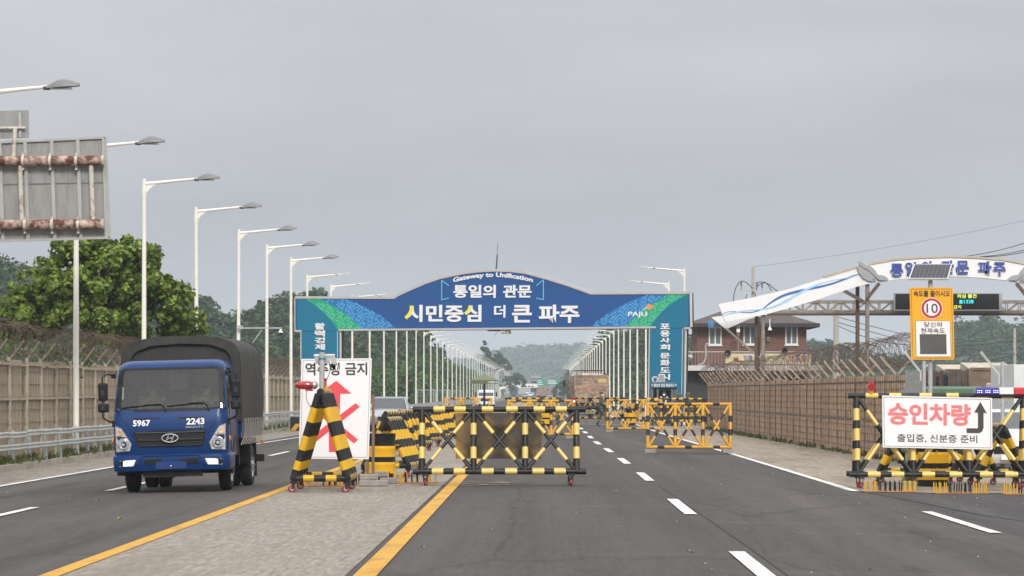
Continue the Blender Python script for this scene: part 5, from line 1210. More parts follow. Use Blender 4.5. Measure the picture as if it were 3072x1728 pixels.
def ringface(a, c, o, nm, m, parent=None, dens=5):
    A = []; C = []
    for P, Q in ((a, A), (c, C)):
        for i in range(len(P)):
            p, q = P[i], P[(i + 1) % len(P)]
            for s_ in range(dens): Q.append((p[0] + (q[0] - p[0]) * s_ / dens, p[1] + (q[1] - p[1]) * s_ / dens))
    b = TMB(); n = len(A)
    for i in range(n):
        j = (i + 1) % n; b.add([surf(*A[i], o), surf(*A[j], o), surf(*C[j], o), surf(*C[i], o)], [(0, 1, 2, 3)])
        b.add([surf(*A[i], o), surf(*A[j], o), surf(*A[j], 0), surf(*A[i], 0)], [(0, 1, 2, 3)]); b.add([surf(*C[i], o), surf(*C[j], o), surf(*C[j], 0), surf(*C[i], 0)], [(0, 1, 2, 3)])
    return b.build(nm, m, parent)
# black rubber round the windscreen
ringface([(-.905, 1.385), (.905, 1.385), (.885, 2.0), (.86, 2.085), (.8, 2.125), (-.8, 2.125), (-.86, 2.085), (-.885, 2.0)], [(-.835, 1.43), (.835, 1.43), (.805, 2.0), (.79, 2.06), (.76, 2.09), (-.76, 2.09), (-.79, 2.06), (-.805, 2.0)], .008, 'windscreen_seal', M_TBK)
# bonnet lines, vents, numbers
for x0_, x1_ in ((-.64, -.17), (.13, .57)): onface([(x0_, 1.275), (x1_, 1.27), (x1_ - .02, 1.255), (x0_ + .03, 1.25)], -.002, .004, 'vent', M_TBK)
onface([(-.93, 1.335), (-.74, 1.20), (-.64, .98), (-.55, .75), (-.565, .75), (-.655, .985), (-.755, 1.21), (-.93, 1.35)], -.002, .005, 'panel_gap', mat('blue_shadow_gap', (.006, .018, .07), .4)); onface([(.93, 1.335), (.74, 1.20), (.64, .98), (.55, .75), (.565, .75), (.655, .985), (.755, 1.21), (.93, 1.35)], -.002, .005, 'panel_gap', MATS['blue_shadow_gap'])
onface([(-.62, 1.083), (.6, 1.083), (.6, 1.078), (-.62, 1.078)], -.002, .004, 'panel_gap', MATS['blue_shadow_gap'])
fp = lambda u, v, o: TP(*surf(u, v, o + .004))
text('5967', -.63, -.335, 1.137, 1.245, fp, M_WTXT, TR, name='number', bold=.03, ext=.002); text('2243', .275, .58, 1.145, 1.255, fp, M_WTXT, TR, name='number', bold=.03, ext=.002); text('MIGHTY', .265, .58, 1.088, 1.122, fp, M_TCHR, TR, name='model_name', bold=.02, ext=.006)
# grille
GRL = onface([(-.63, 1.055), (.61, 1.055), (.60, 1.0), (.545, .80), (.50, .785), (-.5, .785), (-.545, .80), (-.62, 1.0)], -.002, .012, 'grille', M_TBK)
for z0_, z1_, wd in ((1.045, 1.018, .59), (.925, .895, .55), (.812, .797, .51)): onface([(-wd, z0_), (wd, z0_), (wd - .01, z1_), (-wd + .01, z1_)], .012, .035, 'grille_bar', mat('grille_bar_grey', (.035, .036, .04), .35), GRL)
gm = TMB()
for r_ in range(7):
    for c_ in range(26):
        x_ = -.56 + c_ * .044 + (.022 if r_ % 2 else 0); z_ = .83 + r_ * .028
        if abs(x_) < .58 - (1.05 - z_) * .22 and not .885 < z_ < .935: y_ = surf(x_, z_, .013)[1]; gm.add([(x_ - .015, y_, z_), (x_, y_ - .004, z_ + .01), (x_ + .015, y_, z_), (x_, y_ - .004, z_ - .01)], [(0, 1, 2, 3)])
o = gm.build('grille_mesh', mat('grille_mesh_grey', (.028, .028, .03), .5), GRL); o['kind'] = 'stuff'
em = TMB(); yy = surf(0, .925, .05)[1]; em.tube([(.135 * math.cos(a), yy, .925 + .068 * math.sin(a)) for a in [i * math.pi / 16 for i in range(32)]], .011, 6, closed=True)
for dx in (-.045, .045): em.bar((dx - .022, yy, .875), (dx + .022, yy, .975), .022, .02, up=(0, 1, 0))
em.bar((-.045, yy, .918), (.05, yy, .934), .02, .022, up=(0, 1, 0)); em.build('emblem', M_TCHR, GRL)
b = TMB(); b.prism([(.128 * math.cos(a), yy + .01, .925 + .062 * math.sin(a)) for a in [i * math.pi / 12 for i in range(24)]], [(.128 * math.cos(a), yy + .02, .925 + .062 * math.sin(a)) for a in [i * math.pi / 12 for i in range(24)]]); b.build('emblem_back', M_TBK, GRL)
# headlights
for s_ in (-1, 1):
    hp = [(s_ * x_, z_) for x_, z_ in ((.938, 1.155), (.83, 1.115), (.745, .985), (.655, .84), (.69, .72), (.93, .705))]
    HL = onface(hp, -.002, .012, 'headlight', M_REFL)
    ringface(hp, [(s_ * .80 + (x_ - s_ * .80) * .93, .92 + (z_ - .92) * .94) for x_, z_ in hp], .022, 'chrome_rim', M_TCHR, HL)
    onface([(s_ * x_, z_) for x_, z_ in ((.92, 1.09), (.83, 1.075), (.79, .99), (.915, .99))], .012, .018, 'turn_signal', mat('turn_signal_glass', (.62, .42, .26), .25, var=.45, scale=12), HL)
    c = surf(s_ * .80, .83, .012); b = TMB(); b.lathe([(.112, .0), (.108, .02), (.09, .012), (.05, -.015), (.0, -.02)], c, (0, -1, 0), 24); b.build('reflector_bowl', mat('bowl_silver', (.7, .71, .72), .3, metal=.25, var=.25, scale=25), HL)
    b = TMB(); b.lathe([(.03, .01), (.022, .026), (0, .03)], c, (0, -1, 0), 14); b.build('bulb', M_REFL, HL)
    b = TMB(); b.lathe([(.105, .02), (.07, .032), (0, .037)], c, (0, -1, 0), 24); b.build('lens', M_LENS, HL)
    onface([(s_ * x_, z_) for x_, z_ in ((.928, .985), (.755, .985), (.748, .965), (.928, .96))], .012, .026, 'divider', M_TCHR, HL)
# bumper
def bout(w_, yf, r_): 
    return [(-w_, .75)] + [(-w_ + r_ - r_ * math.cos(R(a)), yf + r_ - r_ * math.sin(R(a))) for a in (0, 22, 45, 67, 90)] + [(x_, yf - .015 * (1 - (x_ / w_) ** 2)) for x_ in np.linspace(-.6, .6, 9)] + [(w_ - r_ + r_ * math.cos(R(a)), yf + r_ - r_ * math.sin(R(a))) for a in (90, 67, 45, 22, 0)] + [(w_, .75)]
BL = [(.365, .04, .96), (.385, -.03, .985), (.45, -.055, .995), (.58, -.06, 1.0), (.635, -.05, .998), (.655, -.02, .985), (.66, .03, .97)]
b = TMB(); n = None
for z, yf, w_ in BL: o_ = bout(w_, yf, .2); n = len(o_); b.v += [(x_, y_, z) for x_, y_ in o_]
for j in range(len(BL) - 1):
    for i in range(n - 1): b.f.append((j * n + i, j * n + i + 1, (j + 1) * n + i + 1, (j + 1) * n + i)); b.m.append(0); b.sm.append(True)
b.f.append(tuple(range(n))); b.m.append(0); b.sm.append(False); b.f.append(tuple((len(BL) - 1) * n + i for i in range(n))); b.m.append(0); b.sm.append(False)
BMP = b.build('bumper', M_TBL)
b = TMB(); b.bb(-.6, .6, -.0, .3, .655, .72); b.build('gap_strip', M_TBK)
# centre section of the bumper: raised lip, inlets, plate
b = TMB(); P = [(-.62, .47), (-.50, .65), (.50, .65), (.62, .47), (.56, .47), (.46, .625), (-.46, .625), (-.56, .47)]; b.prism([(x_, -.085, z_) for x_, z_ in P], [(x_, -.05, z_) for x_, z_ in P]); b.build('bumper_lip', M_TBL, BMP, bevel=.006)
for x0_, x1_ in ((-.46, -.14), (.16, .47)): b = TMB(); P = [(x0_, .495), (x0_ + .03, .57), (x1_ - .01, .58), (x1_, .495)]; b.prism([(x_, -.082, z_) for x_, z_ in P], [(x_, -.06, z_) for x_, z_ in P]); b.build('air_inlet', M_TBK, BMP)
b = TMB(); b.bb(-.25, .27, -.105, -.085, .405, .525); b.build('plate', mat('plate_blue', (.008, .040, .17), .35, var=.05), BMP, bevel=.004); b = TMB(); b.ball((.01, -.107, .455), (.02, .008, .012), 10); b.build('plate_bolt', M_TCHR, BMP)
for s_ in (-1, 1):
    b = TMB(); P = [(s_ * .86, .565), (s_ * .58, .575), (s_ * .63, .468), (s_ * .87, .462)]; b.prism([(x_, -.086 + (abs(x_) - .58) * .13, z_) for x_, z_ in P], [(x_, -.0, z_) for x_, z_ in P]); FGL = b.build('fog_light', M_REFL, BMP)
    b = TMB(); c = (s_ * .83, -.056, .515); b.lathe([(.05, .0), (.045, .006), (0, .008)], c, (0, -1, 0), 16); b.build('fog_bulb', M_TBK if s_ > 0 else M_TBK, FGL); b = TMB(); P = [(s_ * .80, .555), (s_ * .60, .56), (s_ * .64, .475), (s_ * .80, .472)]; b.prism([(x_, -.094 + (abs(x_) - .58) * .13, z_) for x_, z_ in P], [(x_, -.07, z_) for x_, z_ in P]); b.build('lit_lens', M_FOG, FGL)
# wipers
for x0_, z0_, x1_ in ((-.07, 1.395, -.80), (.66, 1.405, -.03)):
    WP = TMB(); WP.tube([surf(x0_, z0_ - .03, .02), surf(x0_ - .03, z0_ + .06, .035), surf(x0_ - .09, z0_ + .105, .03), surf((x0_ + x1_) / 2, z0_ + .1, .025)], .012, 6); o = WP.build('wiper', M_TBK); b = TMB(); b.tube([surf(x0_ - .02 + (x1_ - x0_) * q, z0_ + .115 - .055 * q, .018) for q in (.1, .3, .5, .7, .9, 1)], .009, 5); b.build('wiper_blade', M_TBK, o)
# mirrors
for s_ in (-1, 1):
    dy = .0
    MR = TMB(); MR.tube([(s_ * .95, .22, 2.0), (s_ * 1.05, .05, 2.03), (s_ * 1.13, .0, 1.98), (s_ * 1.135, 0, 1.3), (s_ * 1.06, .05, 1.24), (s_ * .95, .15, 1.2)], .014, 6); MA = MR.build('mirror_arm', M_TBK)
    b = TMB(); b.bb(s_ * 1.045, s_ * 1.205, -.02, .06, 1.58, 1.885); b.build('mirror', M_TBK, MA, bevel=.03); b = TMB(); b.bb(s_ * 1.03, s_ * 1.215, -.02, .06, 1.385, 1.54); b.build('wide_mirror', M_TBK, MA, bevel=.03)
    b = TMB(); b.bb(s_ * 1.1, s_ * 1.15, -.035, -.02, 1.68, 1.76); b.bb(s_ * 1.1, s_ * 1.15, -.035, -.02, 1.43, 1.5); b.build('mirror_clamp', mat('mirror_clamp_black', (.03, .03, .032), .4), MA)
    b = TMB(); b.bb(s_ * .93, s_ * 1.0, .12, .24, 1.96, 2.04); b.bb(s_ * .94, s_ * 1.0, .1, .24, 1.13, 1.25); b.build('mirror_bracket', M_TBK, MA, bevel=.012)
# doors, step, arches
for s_ in (-1, 1):
    b = TMB(); P = [(.32, .7), (.30, 1.35), (.45, 1.98), (1.28, 1.98), (1.32, 1.3), (1.32, .7)]; DR_ = None
    b = TMB()
    for p, q in zip(P, P[1:] + P[:1]): b.bar((s_ * .988 - s_ * max(0, p[1] - 1.2) * .09, p[0], p[1]), (s_ * .988 - s_ * max(0, q[1] - 1.2) * .09, q[0], q[1]), .012, .012)
    DRo = b.build('door_gap', M_TBK); b = TMB(); b.bb(s_ * .985, s_ * 1.01, 1.0, 1.2, 1.22, 1.26); b.build('door_handle', M_TBK, DRo)
    b = TMB()
    for i in range(13): a = math.pi * i / 12; a2 = math.pi * (i + 1) / 12; i < 12 and b.bar((s_ * .97, 1.1 - .47 * math.cos(a), .42 + .47 * math.sin(a)), (s_ * .97, 1.1 - .47 * math.cos(a2), .42 + .47 * math.sin(a2)), .1, .03, up=(1, 0, 0))
    b.build('wheel_arch', M_TBK); b = TMB(); b.bb(s_ * .75, s_ * .99, .5, .7, .3, .62); b.build('step', M_TBK)
    b = TMB(); b.ball((s_ * .99, .12, .9), (.02, .04, .05), 10); b.build('side_marker', M_AMB)
# interior: rear wall, dash, seats, wheel, phone mount, sticker
b = TMB(); b.bb(-.85, .85, 1.35, 1.42, .7, 2.1); b.bb(-.9, .9, .12, .5, 1.0, 1.38); b.bb(-.9, .9, .1, 1.4, .8, .9); b.build('dashboard', M_INT)
for xs_ in (-.45, .45): b = TMB(); b.bb(xs_ - .24, xs_ + .24, .85, 1.3, .95, 1.15); b.bb(xs_ - .23, xs_ + .23, 1.15, 1.3, 1.15, 1.8); b.bb(xs_ - .12, xs_ + .12, 1.17, 1.27, 1.82, 2.0); b.build('seat', M_SEAT, bevel=.04)
b = TMB(); b.bb(-.16, .16, 1.28, 1.34, 1.75, 2.02); b.build('rear_window', mat('rear_window_glow', (.35, .38, .37), .4))
b = TMB(); b.tube([(.45 + .2 * math.cos(a), .62 + .08 * math.sin(a), 1.40 + .13 * math.sin(a)) for a in [i * math.pi / 12 for i in range(24)]], .014, 6, closed=True); b.build('steering_wheel', M_TBK)
b = TMB(); b.bb(-.09, .05, .16, .19, 1.36, 1.58); b.build('phone_mount', M_TBK); b = TMB(); x_, y_, z_ = surf(-.83, 1.7, -.01); b.bb(-.85, -.80, y_ + .02, y_ + .03, 1.60, 1.80); b.build('windscreen_sticker', M_WTXT); b = TMB(); x_, y_, z_ = surf(.0, 2.07, -.03); b.bb(-.14, .08, y_ + .03, y_ + .05, 2.03, 2.10); b.build('inside_mirror', M_TBK)
# chassis, axles, wheels
b = TMB(); b.bb(-.42, -.32, .3, 5.3, .42, .58); b.bb(.32, .42, .3, 5.3, .42, .58); b.bb(-.32, .32, .4, 1.6, .36, .75); b.bb(-.75, .75, 3.82, 3.95, .32, .45); b.bb(-.8, .8, 1.03, 1.15, .3, .4); b.bb(-.9, -.45, 1.8, 2.6, .4, .72); b.bb(-.5, .5, .1, .25, .27, .36); b.build('chassis', M_DKST)
M_RIM = mat('wheel_rim_silver', (.42, .42, .42), .35, metal=.5, var=.2, scale=12); M_TYRE = mat('tyre_rubber', (.016, .016, .016), .8, var=.2, scale=20, bump=.3, bscale=60)
def wheel(x_, y_, s_, r_=.375, w_=.2):
    t_ = TMB(); t_.lathe([(r_ * .62, -w_ / 2), (r_ * .9, -w_ / 2), (r_ * .98, -w_ * .4), (r_, -w_ * .3), (r_, w_ * .3), (r_ * .98, w_ * .4), (r_ * .9, w_ / 2), (r_ * .62, w_ / 2)], (x_, y_, r_), (s_, 0, 0), 28); W_ = t_.build('wheel', M_TYRE)
    t_ = TMB(); t_.lathe([(r_ * .63, w_ * .47), (r_ * .58, w_ * .3), (r_ * .42, w_ * .25), (r_ * .3, w_ * .42), (r_ * .16, w_ * .62), (0, w_ * .62)], (x_, y_, r_), (s_, 0, 0), 24); RM = t_.build('rim', M_RIM, W_)
    t_ = TMB(); 
    for i in range(8): a = i * math.pi / 4; p = Vector((x_ + s_ * w_ * .35, y_ + r_ * .36 * math.cos(a), r_ + r_ * .36 * math.sin(a))); t_.cyl(p, p + Vector((s_ * .06, 0, 0)), .014, .014, 6)
    o = t_.build('wheel_nuts', M_TCHR, W_); o['kind'] = 'stuff'
for s_ in (-1, 1):
    wheel(s_ * .80, 1.1, s_); wheel(s_ * .86, 3.88, s_); wheel(s_ * .62, 3.88, s_)
# cargo bed and canvas
b = TMB(); b.bb(-1.0, 1.0, 1.72, 5.2, .88, .98); b.bb(-1.02, -.98, 1.7, 5.2, .98, 1.3); b.bb(.98, 1.02, 1.7, 5.2, .98, 1.3); b.bb(-1.0, 1.0, 1.7, 1.74, .98, 2.2); b.build('cargo_bed', M_TBL)
for a_ in ((-.98, -.52, 4.36, 4.4, .16, .86), (.52, .98, 4.36, 4.4, .16, .86), (.52, .98, 3.35, 3.4, .42, .88), (.98, 1.12, 4.36, 4.44, .42, .55)): b = TMB(); b.bb(*a_); b.build('mud_guard', M_TBK)
def tarp_sec(i, n):
    """arched section at bow i"""
    P = []; nn_ = 34
    for k in range(nn_ + 1):
        q = k / nn_
        if q < .24: u = q / .24; x_, z_ = -1.025 - .012 * math.sin(u * 3), 1.18 + 1.10 * u
        elif q > .76: u = (1 - q) / .24; x_, z_ = 1.025 + .012 * math.sin(u * 3), 1.18 + 1.10 * u
        else:
            u = (q - .24) / .52; a = math.pi * (1 - u); x_ = 1.025 * math.copysign(abs(math.cos(a)) ** .72, math.cos(a)); z_ = 2.28 + .40 * math.sin(a) ** .72
        P.append((x_, z_))
    return P
b = TMB(); bows = 25; nn_ = 35
for i in range(bows):
    q = i / (bows - 1); y_ = 1.62 + 3.62 * q; sag = .022 * math.sin(q * math.pi * 4.5) ** 2
    for k, (x_, z_) in enumerate(tarp_sec(i, bows)):
        wob = .012 * noise.noise(Vector((x_ * 3, y_ * 2.5, z_ * 2))) * 2 + (.016 * math.sin(y_ * 9 + k * .05) if z_ < 2.2 else .004 * math.sin(y_ * 9))
        b.v.append((x_ * (1 - sag * .4) + math.copysign(wob, x_), y_, z_ - sag - (.03 * abs(math.sin(y_ * 6.3)) if z_ < 1.2 else 0)))
for i in range(bows - 1):
    for k in range(nn_ - 1): b.f.append((i * nn_ + k, i * nn_ + k + 1, (i + 1) * nn_ + k + 1, (i + 1) * nn_ + k)); b.m.append(0); b.sm.append(True)
CAN = b.build('canvas_cover', M_CANV)
b = TMB(); P0 = tarp_sec(0, 2); fr_ = []; 
# front flap: rolled edge and recessed front sheet
for k, (x_, z_) in enumerate(P0): b.v.append((x_, 1.62, z_)); 
for k, (x_, z_) in enumerate(P0): b.v.append((x_ * .86 + .0, 1.60 + .01 * math.sin(k * 1.7), 1.2 + (z_ - 1.2) * (.905 + .006 * math.sin(k * 2.3))))
for k in range(nn_ - 1): b.f.append((k, k + 1, nn_ + k + 1, nn_ + k)); b.m.append(0); b.sm.append(True)
b.build('front_flap', M_CANV, CAN)
b = TMB(); P1 = [(x_ * .9, 1.68, 1.2 + (z_ - 1.2) * .93) for x_, z_ in P0]; b.v += P1; b.f.append(tuple(range(len(P1)))); b.m.append(0); b.sm.append(False); b.build('front_sheet', mat('canvas_front_sheet', (.040, .038, .035), .85, var=.2, scale=5, bump=.3, bscale=12), CAN, recalc=False)
b = TMB(); b.v += [(x_, 5.24, z_) for x_, z_ in P0]; b.f.append(tuple(range(len(P0)))); b.m.append(0); b.sm.append(False); b.build('rear_sheet', M_CANV, CAN, recalc=False)
for s_ in (-1, 1):
    for i in range(12):
        b = TMB(); y_ = 1.85 + i * .285; b.tube([(s_ * 1.06, y_, 1.22), (s_ * 1.065, y_ + .03, 1.05), (s_ * 1.04, y_ + .05, .90), (s_ * .99, y_ - .06, .76)], .008, 5); b.build('lashing_rope', mat('pale_rope', (.34, .32, .27), .8), CAN)
b = TMB(); b.bb(.97, 1.04, 5.12, 5.2, .74, .80); b.build('tail_marker', M_AMB)
# ================================================================ wrong-way board on the median
YR = 60.0; RW = lambda u, v, o=0.0: W(u, v, YR) + Vector((0, -o, 0))
c5 = lambda x_, y_: (850 + x_ / 3.22, 1050 + y_ / 3.22)
q = RW(1000, 1178); WWB = thing('wrong_way_board', 'white wrong-way board with crossed-out red arrow behind the beacon A-frame', 'sign board', (q.x, YR, 0))
PB = [c5(175, 86), c5(855, 80), c5(825, 1055), c5(147, 1050)]
b = MB(); b.prism([RW(*p) for p in PB], [RW(*p) + Vector((0, .03, 0)) for p in PB], 0, 1); b.build('board', [M_WSIGN, mat('board_edge_brown', (.16, .11, .08), .7)], WWB)
IN = [c5(192, 100), c5(838, 95), c5(810, 1038), c5(165, 1034)]
b = MB()
for p, r_ in zip(IN, IN[1:] + IN[:1]): poly(b, stroke([p, r_], .8), RW, .002, .004)
b.build('border_line', M_DTXT, WWB)
sk = lambda P: [c5(x_ - (y_ - 80) * .028, y_) for x_, y_ in P]
b = MB(); poly(b, sk([(518, 297), (668, 420), (560, 423), (560, 640), (572, 985), (466, 985), (452, 640), (452, 427), (345, 425)]), RW, .003, .005); b.build('arrow', M_RTXT, WWB)
b = MB(); poly(b, sk([(300, 830), (710, 513), (752, 548), (345, 880)]), RW, .0055, .007); b.build('cross_bar', M_RTXT, WWB); b = MB(); poly(b, sk([(268, 548), (300, 512), (745, 865), (705, 900)]), RW, .0075, .009); b.build('cross_bar', M_RTXT, WWB)
a, c = c5(213, 246), c5(545, 121); text('역주행', a[0], c[0], a[1], c[1], lambda u, v, o: RW(u, v, o), M_DTXT, WWB, bold=.022, ext=.002)
a, c = c5(597, 243), c5(810, 120); text('금지', a[0], c[0], a[1], c[1], lambda u, v, o: RW(u, v, o), M_DTXT, WWB, bold=.022, ext=.002)
M_WOOD = mat('weathered_wood', (.20, .13, .09), .85, var=.25, scale=6, stretch=(4, 4, .6))
for u, z0_ in ((1102, .2), (1119, .2), (905, .2)): q = RW(u, 1178); b = MB(); b.bb(q.x - .025, q.x + .025, YR + .035, YR + .085, z0_ * .2, 1.62 if u != 905 else 1.2); b.build('wooden_post', M_WOOD, WWB)
bmesh_blk = MB(); 
for i, (u, v, lab, dz) in enumerate(((1104, 1460, 'concrete block at the foot of the arrow board, left of the pile', 0), (1137, 1460, 'concrete block at the foot of the arrow board, right of the pile', 0), (1103, 1460, 'concrete block on top of the pile at the arrow board', .105), (1138, 1450, 'concrete block at the back of the pile at the arrow board', .105), (1165, 1452, 'concrete block apart, behind the pile at the arrow board', 0))):
    q = G(u, v); block((q.x, q.y + (.12 if dz else 0) + .05, dz + .012), lab, R(random.uniform(-6, 6)))

# ================================================================ beacon mast on the A-frame
YBc = 55.75; KW = lambda u, v, o=0.0: W(u, v, YBc) + Vector((0, -o, 0))
q = KW(966, 1172); BC = thing('beacon_mast', 'short steel mast with two small solar panels and a red beacon on the A-frame', 'beacon', q)
b = MB(); b.cyl(q, KW(966, 1057), .045, .045, 14); b.build('mast', M_GALV, BC)
b = MB(); b.cyl(KW(966, 1078), KW(966, 1073), .055, .055, 14); b.bar(KW(955, 1076, .0), KW(978, 1076, .0), .03, .03); b.build('clamp', mat('teal_clamp', (.03, .22, .26), .5), BC)
M_PBK = mat('panel_back_grey', (.42, .43, .43), .5, var=.1, scale=5)
for P in ([c5(292, 48), c5(352, 60), c5(368, 128), c5(315, 136)], [c5(395, 62), c5(440, 60), c5(440, 128), c5(395, 132)], [c5(440, 60), c5(490, 42), c5(516, 132), c5(462, 128)]):
    b = MB(); b.prism([KW(*p, -.06) for p in P], [KW(*p, -.1) for p in P]); b.build('small_panel', M_PBK, BC)
b = MB(); P = [c5(292, 44), c5(490, 38), c5(492, 52), c5(294, 58)]; b.prism([KW(*p, -.05) for p in P], [KW(*p, -.25) for p in P]); b.build('panel_top', M_WSIGN, BC)
M_BRED = mat('beacon_red_lens', (.36, .006, .016), .12, var=.5, scale=14, spec=.8, coat=.6); 
c = KW(*c5(228, 340), .05)
LN = MB(); prof = []
for i in range(13): u = i / 12; prof.append((max(.0, .072 * math.sin(math.pi * (.06 + .80 * u)) ** .55), -.19 + .31 * u))
LN.lathe([(0, -.192)] + prof, c, (1, 0, 0), 20); LN.build('red_lens', M_BRED, BC)
b = MB(); b.lathe([(.066, .105), (.07, .125), (.058, .16), (.03, .185), (0, .19)], c, (1, 0, 0), 18); b.build('housing', mat('beacon_silver', (.45, .45, .45), .25, metal=.7), BC)
b = MB(); b.bb(c.x - .02, c.x + .10, c.y - .04, c.y + .04, c.z - .095, c.z - .06); b.build('lens_foot', M_BRED, BC)
b = MB(); b.tube([c + Vector((.0, 0, -.09)), c + Vector((-.01, 0, -.2)), c + Vector((.02, 0, -.3)), c + Vector((.1, .05, -.38))], .005, 4); b.tube([KW(*c5(440, 110)), KW(*c5(462, 160)), KW(*c5(440, 240)), KW(*c5(412, 300))], .006, 4); b.build('cable', M_DKST, BC)
b = MB(); qq = KW(*c5(410, 325), .02); b.lathe([(.0, .09), (.03, .085), (.014, .03), (.022, -.04), (.03, -.06)], qq, n=10); b.build('red_plug', M_SRED, BC); b = MB(); qq = KW(*c5(415, 368), .02); b.cyl(qq - Vector((0, 0, .02)), qq + Vector((0, 0, .03)), .03, .03, 12); b.build('yellow_cap', M_YLW, BC)

# ================================================================ approved-vehicle board
YV = YB - .37; c2 = lambda x_, y_: (2450 + x_ / 3.622, 1120 + y_ / 3.622); VW = lambda u, v, o=0.0: W(u, v, YV) + Vector((0, -o, 0))
q = VW(2811, 1343); AV = thing('approved_vehicle_board', 'white board with pink-red lettering and a bent black arrow fixed to the right barrier', 'sign board', q)
P = [c2(712, 240), c2(1905, 268), c2(1911, 828), c2(718, 805)]
b = MB(); b.prism([VW(*p) for p in P], [VW(*p) + Vector((0, .02, 0)) for p in P]); b.build('board', M_WSIGN, AV)
P = [c2(730, 258), c2(1888, 284), c2(1892, 810), c2(735, 789)]
b = MB()
for p, r_ in zip(P, P[1:] + P[:1]): poly(b, stroke([p, r_], 1.0), VW, .003, .005)
b.build('border_line', M_DTXT, AV)
VS = lambda u, v, o: VW(u, v + (u - 2811) * .020, o)
M_PINK = mat('faded_red_print', (.80, .20, .20), .5, var=.06, scale=4); M_GREY = mat('grey_black_print', (.055, .05, .055), .5, var=.1)
a, c = c2(775, 566), c2(1675, 328); text('승인차량', a[0], c[0], a[1], c[1], VS, M_PINK, AV, bold=.035, ext=.002)
a, c = c2(875, 756), c2(1745, 664); text('출입증, 신분증 준비', a[0], c[0], a[1], c[1], VS, M_GREY, AV, bold=.01, ext=.002)
b = MB(); poly(b, [c2(*p) for p in ((1778, 310), (1848, 432), (1813, 430), (1813, 590), (1800, 630), (1765, 650), (1630, 648), (1628, 596), (1745, 598), (1752, 590), (1752, 428), (1711, 427))], VW, .003, .005); b.build('arrow', M_GREY, AV)
# light bar
q = W(2914, 1193, YB); x0_ = W(2913, 0, YB).x; z0_ = W(0, 1190, YB).z; z1_ = W(0, 1162, YB).z
LBR = thing('light_bar', 'blue and red flashing light bar on top of the right barrier', 'light bar', (x0_ + .6, YB, z0_))
M_BLUE = mat('blue_lens', (.035, .02, .24), .15, var=.2, scale=10, coat=.5); M_RED2 = mat('red_lens', (.48, .010, .018), .15, var=.15, scale=8, coat=.5)
def lens(xa, xb, m, nm, chamf=0):
    b = MB(); P = [(z0_ + .03, -.09), (z0_ + .05, -.10), (z1_ - .04, -.09), (z1_, -.06), (z1_, .06), (z1_ - .04, .09), (z0_ + .05, .10), (z0_ + .03, .09)]
    A = [(xa + (chamf * (1 if z_ > z0_ + .1 else .4) if chamf > 0 else 0), YB + y_, z_) for z_, y_ in P]; B_ = [(xb + (chamf * (1 if z_ > z0_ + .1 else .4) if chamf < 0 else 0), YB + y_, z_) for z_, y_ in P]; b.prism(A, B_); return b.build(nm, m, LBR, bevel=.01)
bl_ = lens(x0_ + .02, x0_ + .49, M_BLUE, 'blue_lens', .06); lens(x0_ + .495, x0_ + .76, mat('bar_silver', (.6, .6, .6), .25, metal=.5), 'silver_centre'); lens(x0_ + .765, x0_ + 1.25, M_RED2, 'red_lens', -.06)
M_LEDW = mat('led_white_lit', (.8, .8, .9), .3, emit=(.85, .85, 1), estr=1.2)
for g_ in range(3):
    for i in range(3):
        for j in range(2): b = MB(); b.ball((x0_ + .11 + g_ * .145 + i * .035, YB - .104, z1_ - .06 - j * .03), (.009, .006, .008), 8); b.build('led', M_LEDW, bl_)
b = MB(); b.bb(x0_, x0_ + 1.27, YB - .11, YB + .11, z0_ - .005, z0_ + .028); b.bb(x0_ + .3, x0_ + .4, YB - .05, YB + .05, z0_ - .03, z0_); b.bb(x0_ + .9, x0_ + 1.0, YB - .05, YB + .05, z0_ - .03, z0_); b.build('base', M_TBK, LBR)
def redlamp(u, v0, v1, Y, label, r_=.085):
    r_ = min(r_, .11) * .8; t_, b_ = W(u, v0, Y), W(u, v1, Y); t = thing('warning_lamp', label, 'lamp', b_, group='red warning lamps'); h_ = t_.z - b_.z
    b = MB(); b.cyl(b_ + Vector((0, 0, 0)), b_ + Vector((0, 0, h_ * .25)), r_ * .6, r_ * .6, 12); b.build('amber_base', M_AMB, t)
    b = MB(); c_ = b_ + Vector((0, 0, h_ * .6)); b.cyl(c_ + Vector((0, .05, 0)), c_ + Vector((0, -.05, 0)), r_, r_, 20); b.build('housing', M_RED2, t)
    for i in range(6): a = i * math.pi / 3; b = MB(); b.ball(c_ + Vector((r_ * .58 * math.cos(a), -.05, r_ * .58 * math.sin(a))), (r_ * .2, .015, r_ * .2), 8); b.build('lens_dot', M_BRED, t)
    b = MB(); b.bb(b_.x - r_ * .7, b_.x + r_ * .7, Y - .06, Y + .06, t_.z - h_ * .06, t_.z + .01); b.build('cap', M_SRED, t); return t
redlamp(2613, 1147, 1183, YB, 'small red warning lamp on the left end of the right barrier')
RL = redlamp(1722, 1194, 1216, 121.0, 'red warning lamp on the corner of an orange barrier below the dump truck', .12); c = W(1722, 1204, 120.9); b = MB(); b.ball(c + Vector((0, -.06, 0)), (.045, .02, .045), 10); b.build('lit_centre', mat('lit_red_lamp', (.8, .3, .3), .3, emit=(1, .6, .6), estr=1.2), RL)
# A-frames and car behind the right barrier
for (xx, yy, a, lab) in ((6.85, 64.2, 82, 'low A-frame barrier standing left behind the drum at the right barrier'), (7.95, 65.0, 100, 'low A-frame barrier standing right behind the drum at the right barrier'), (8.55, 63.4, 86, 'low A-frame barrier half hidden by the right end of the right barrier')):
    dup(BS, (xx, yy, zg(xx, yy)), R(a), lab, 'low barriers behind the right barrier')

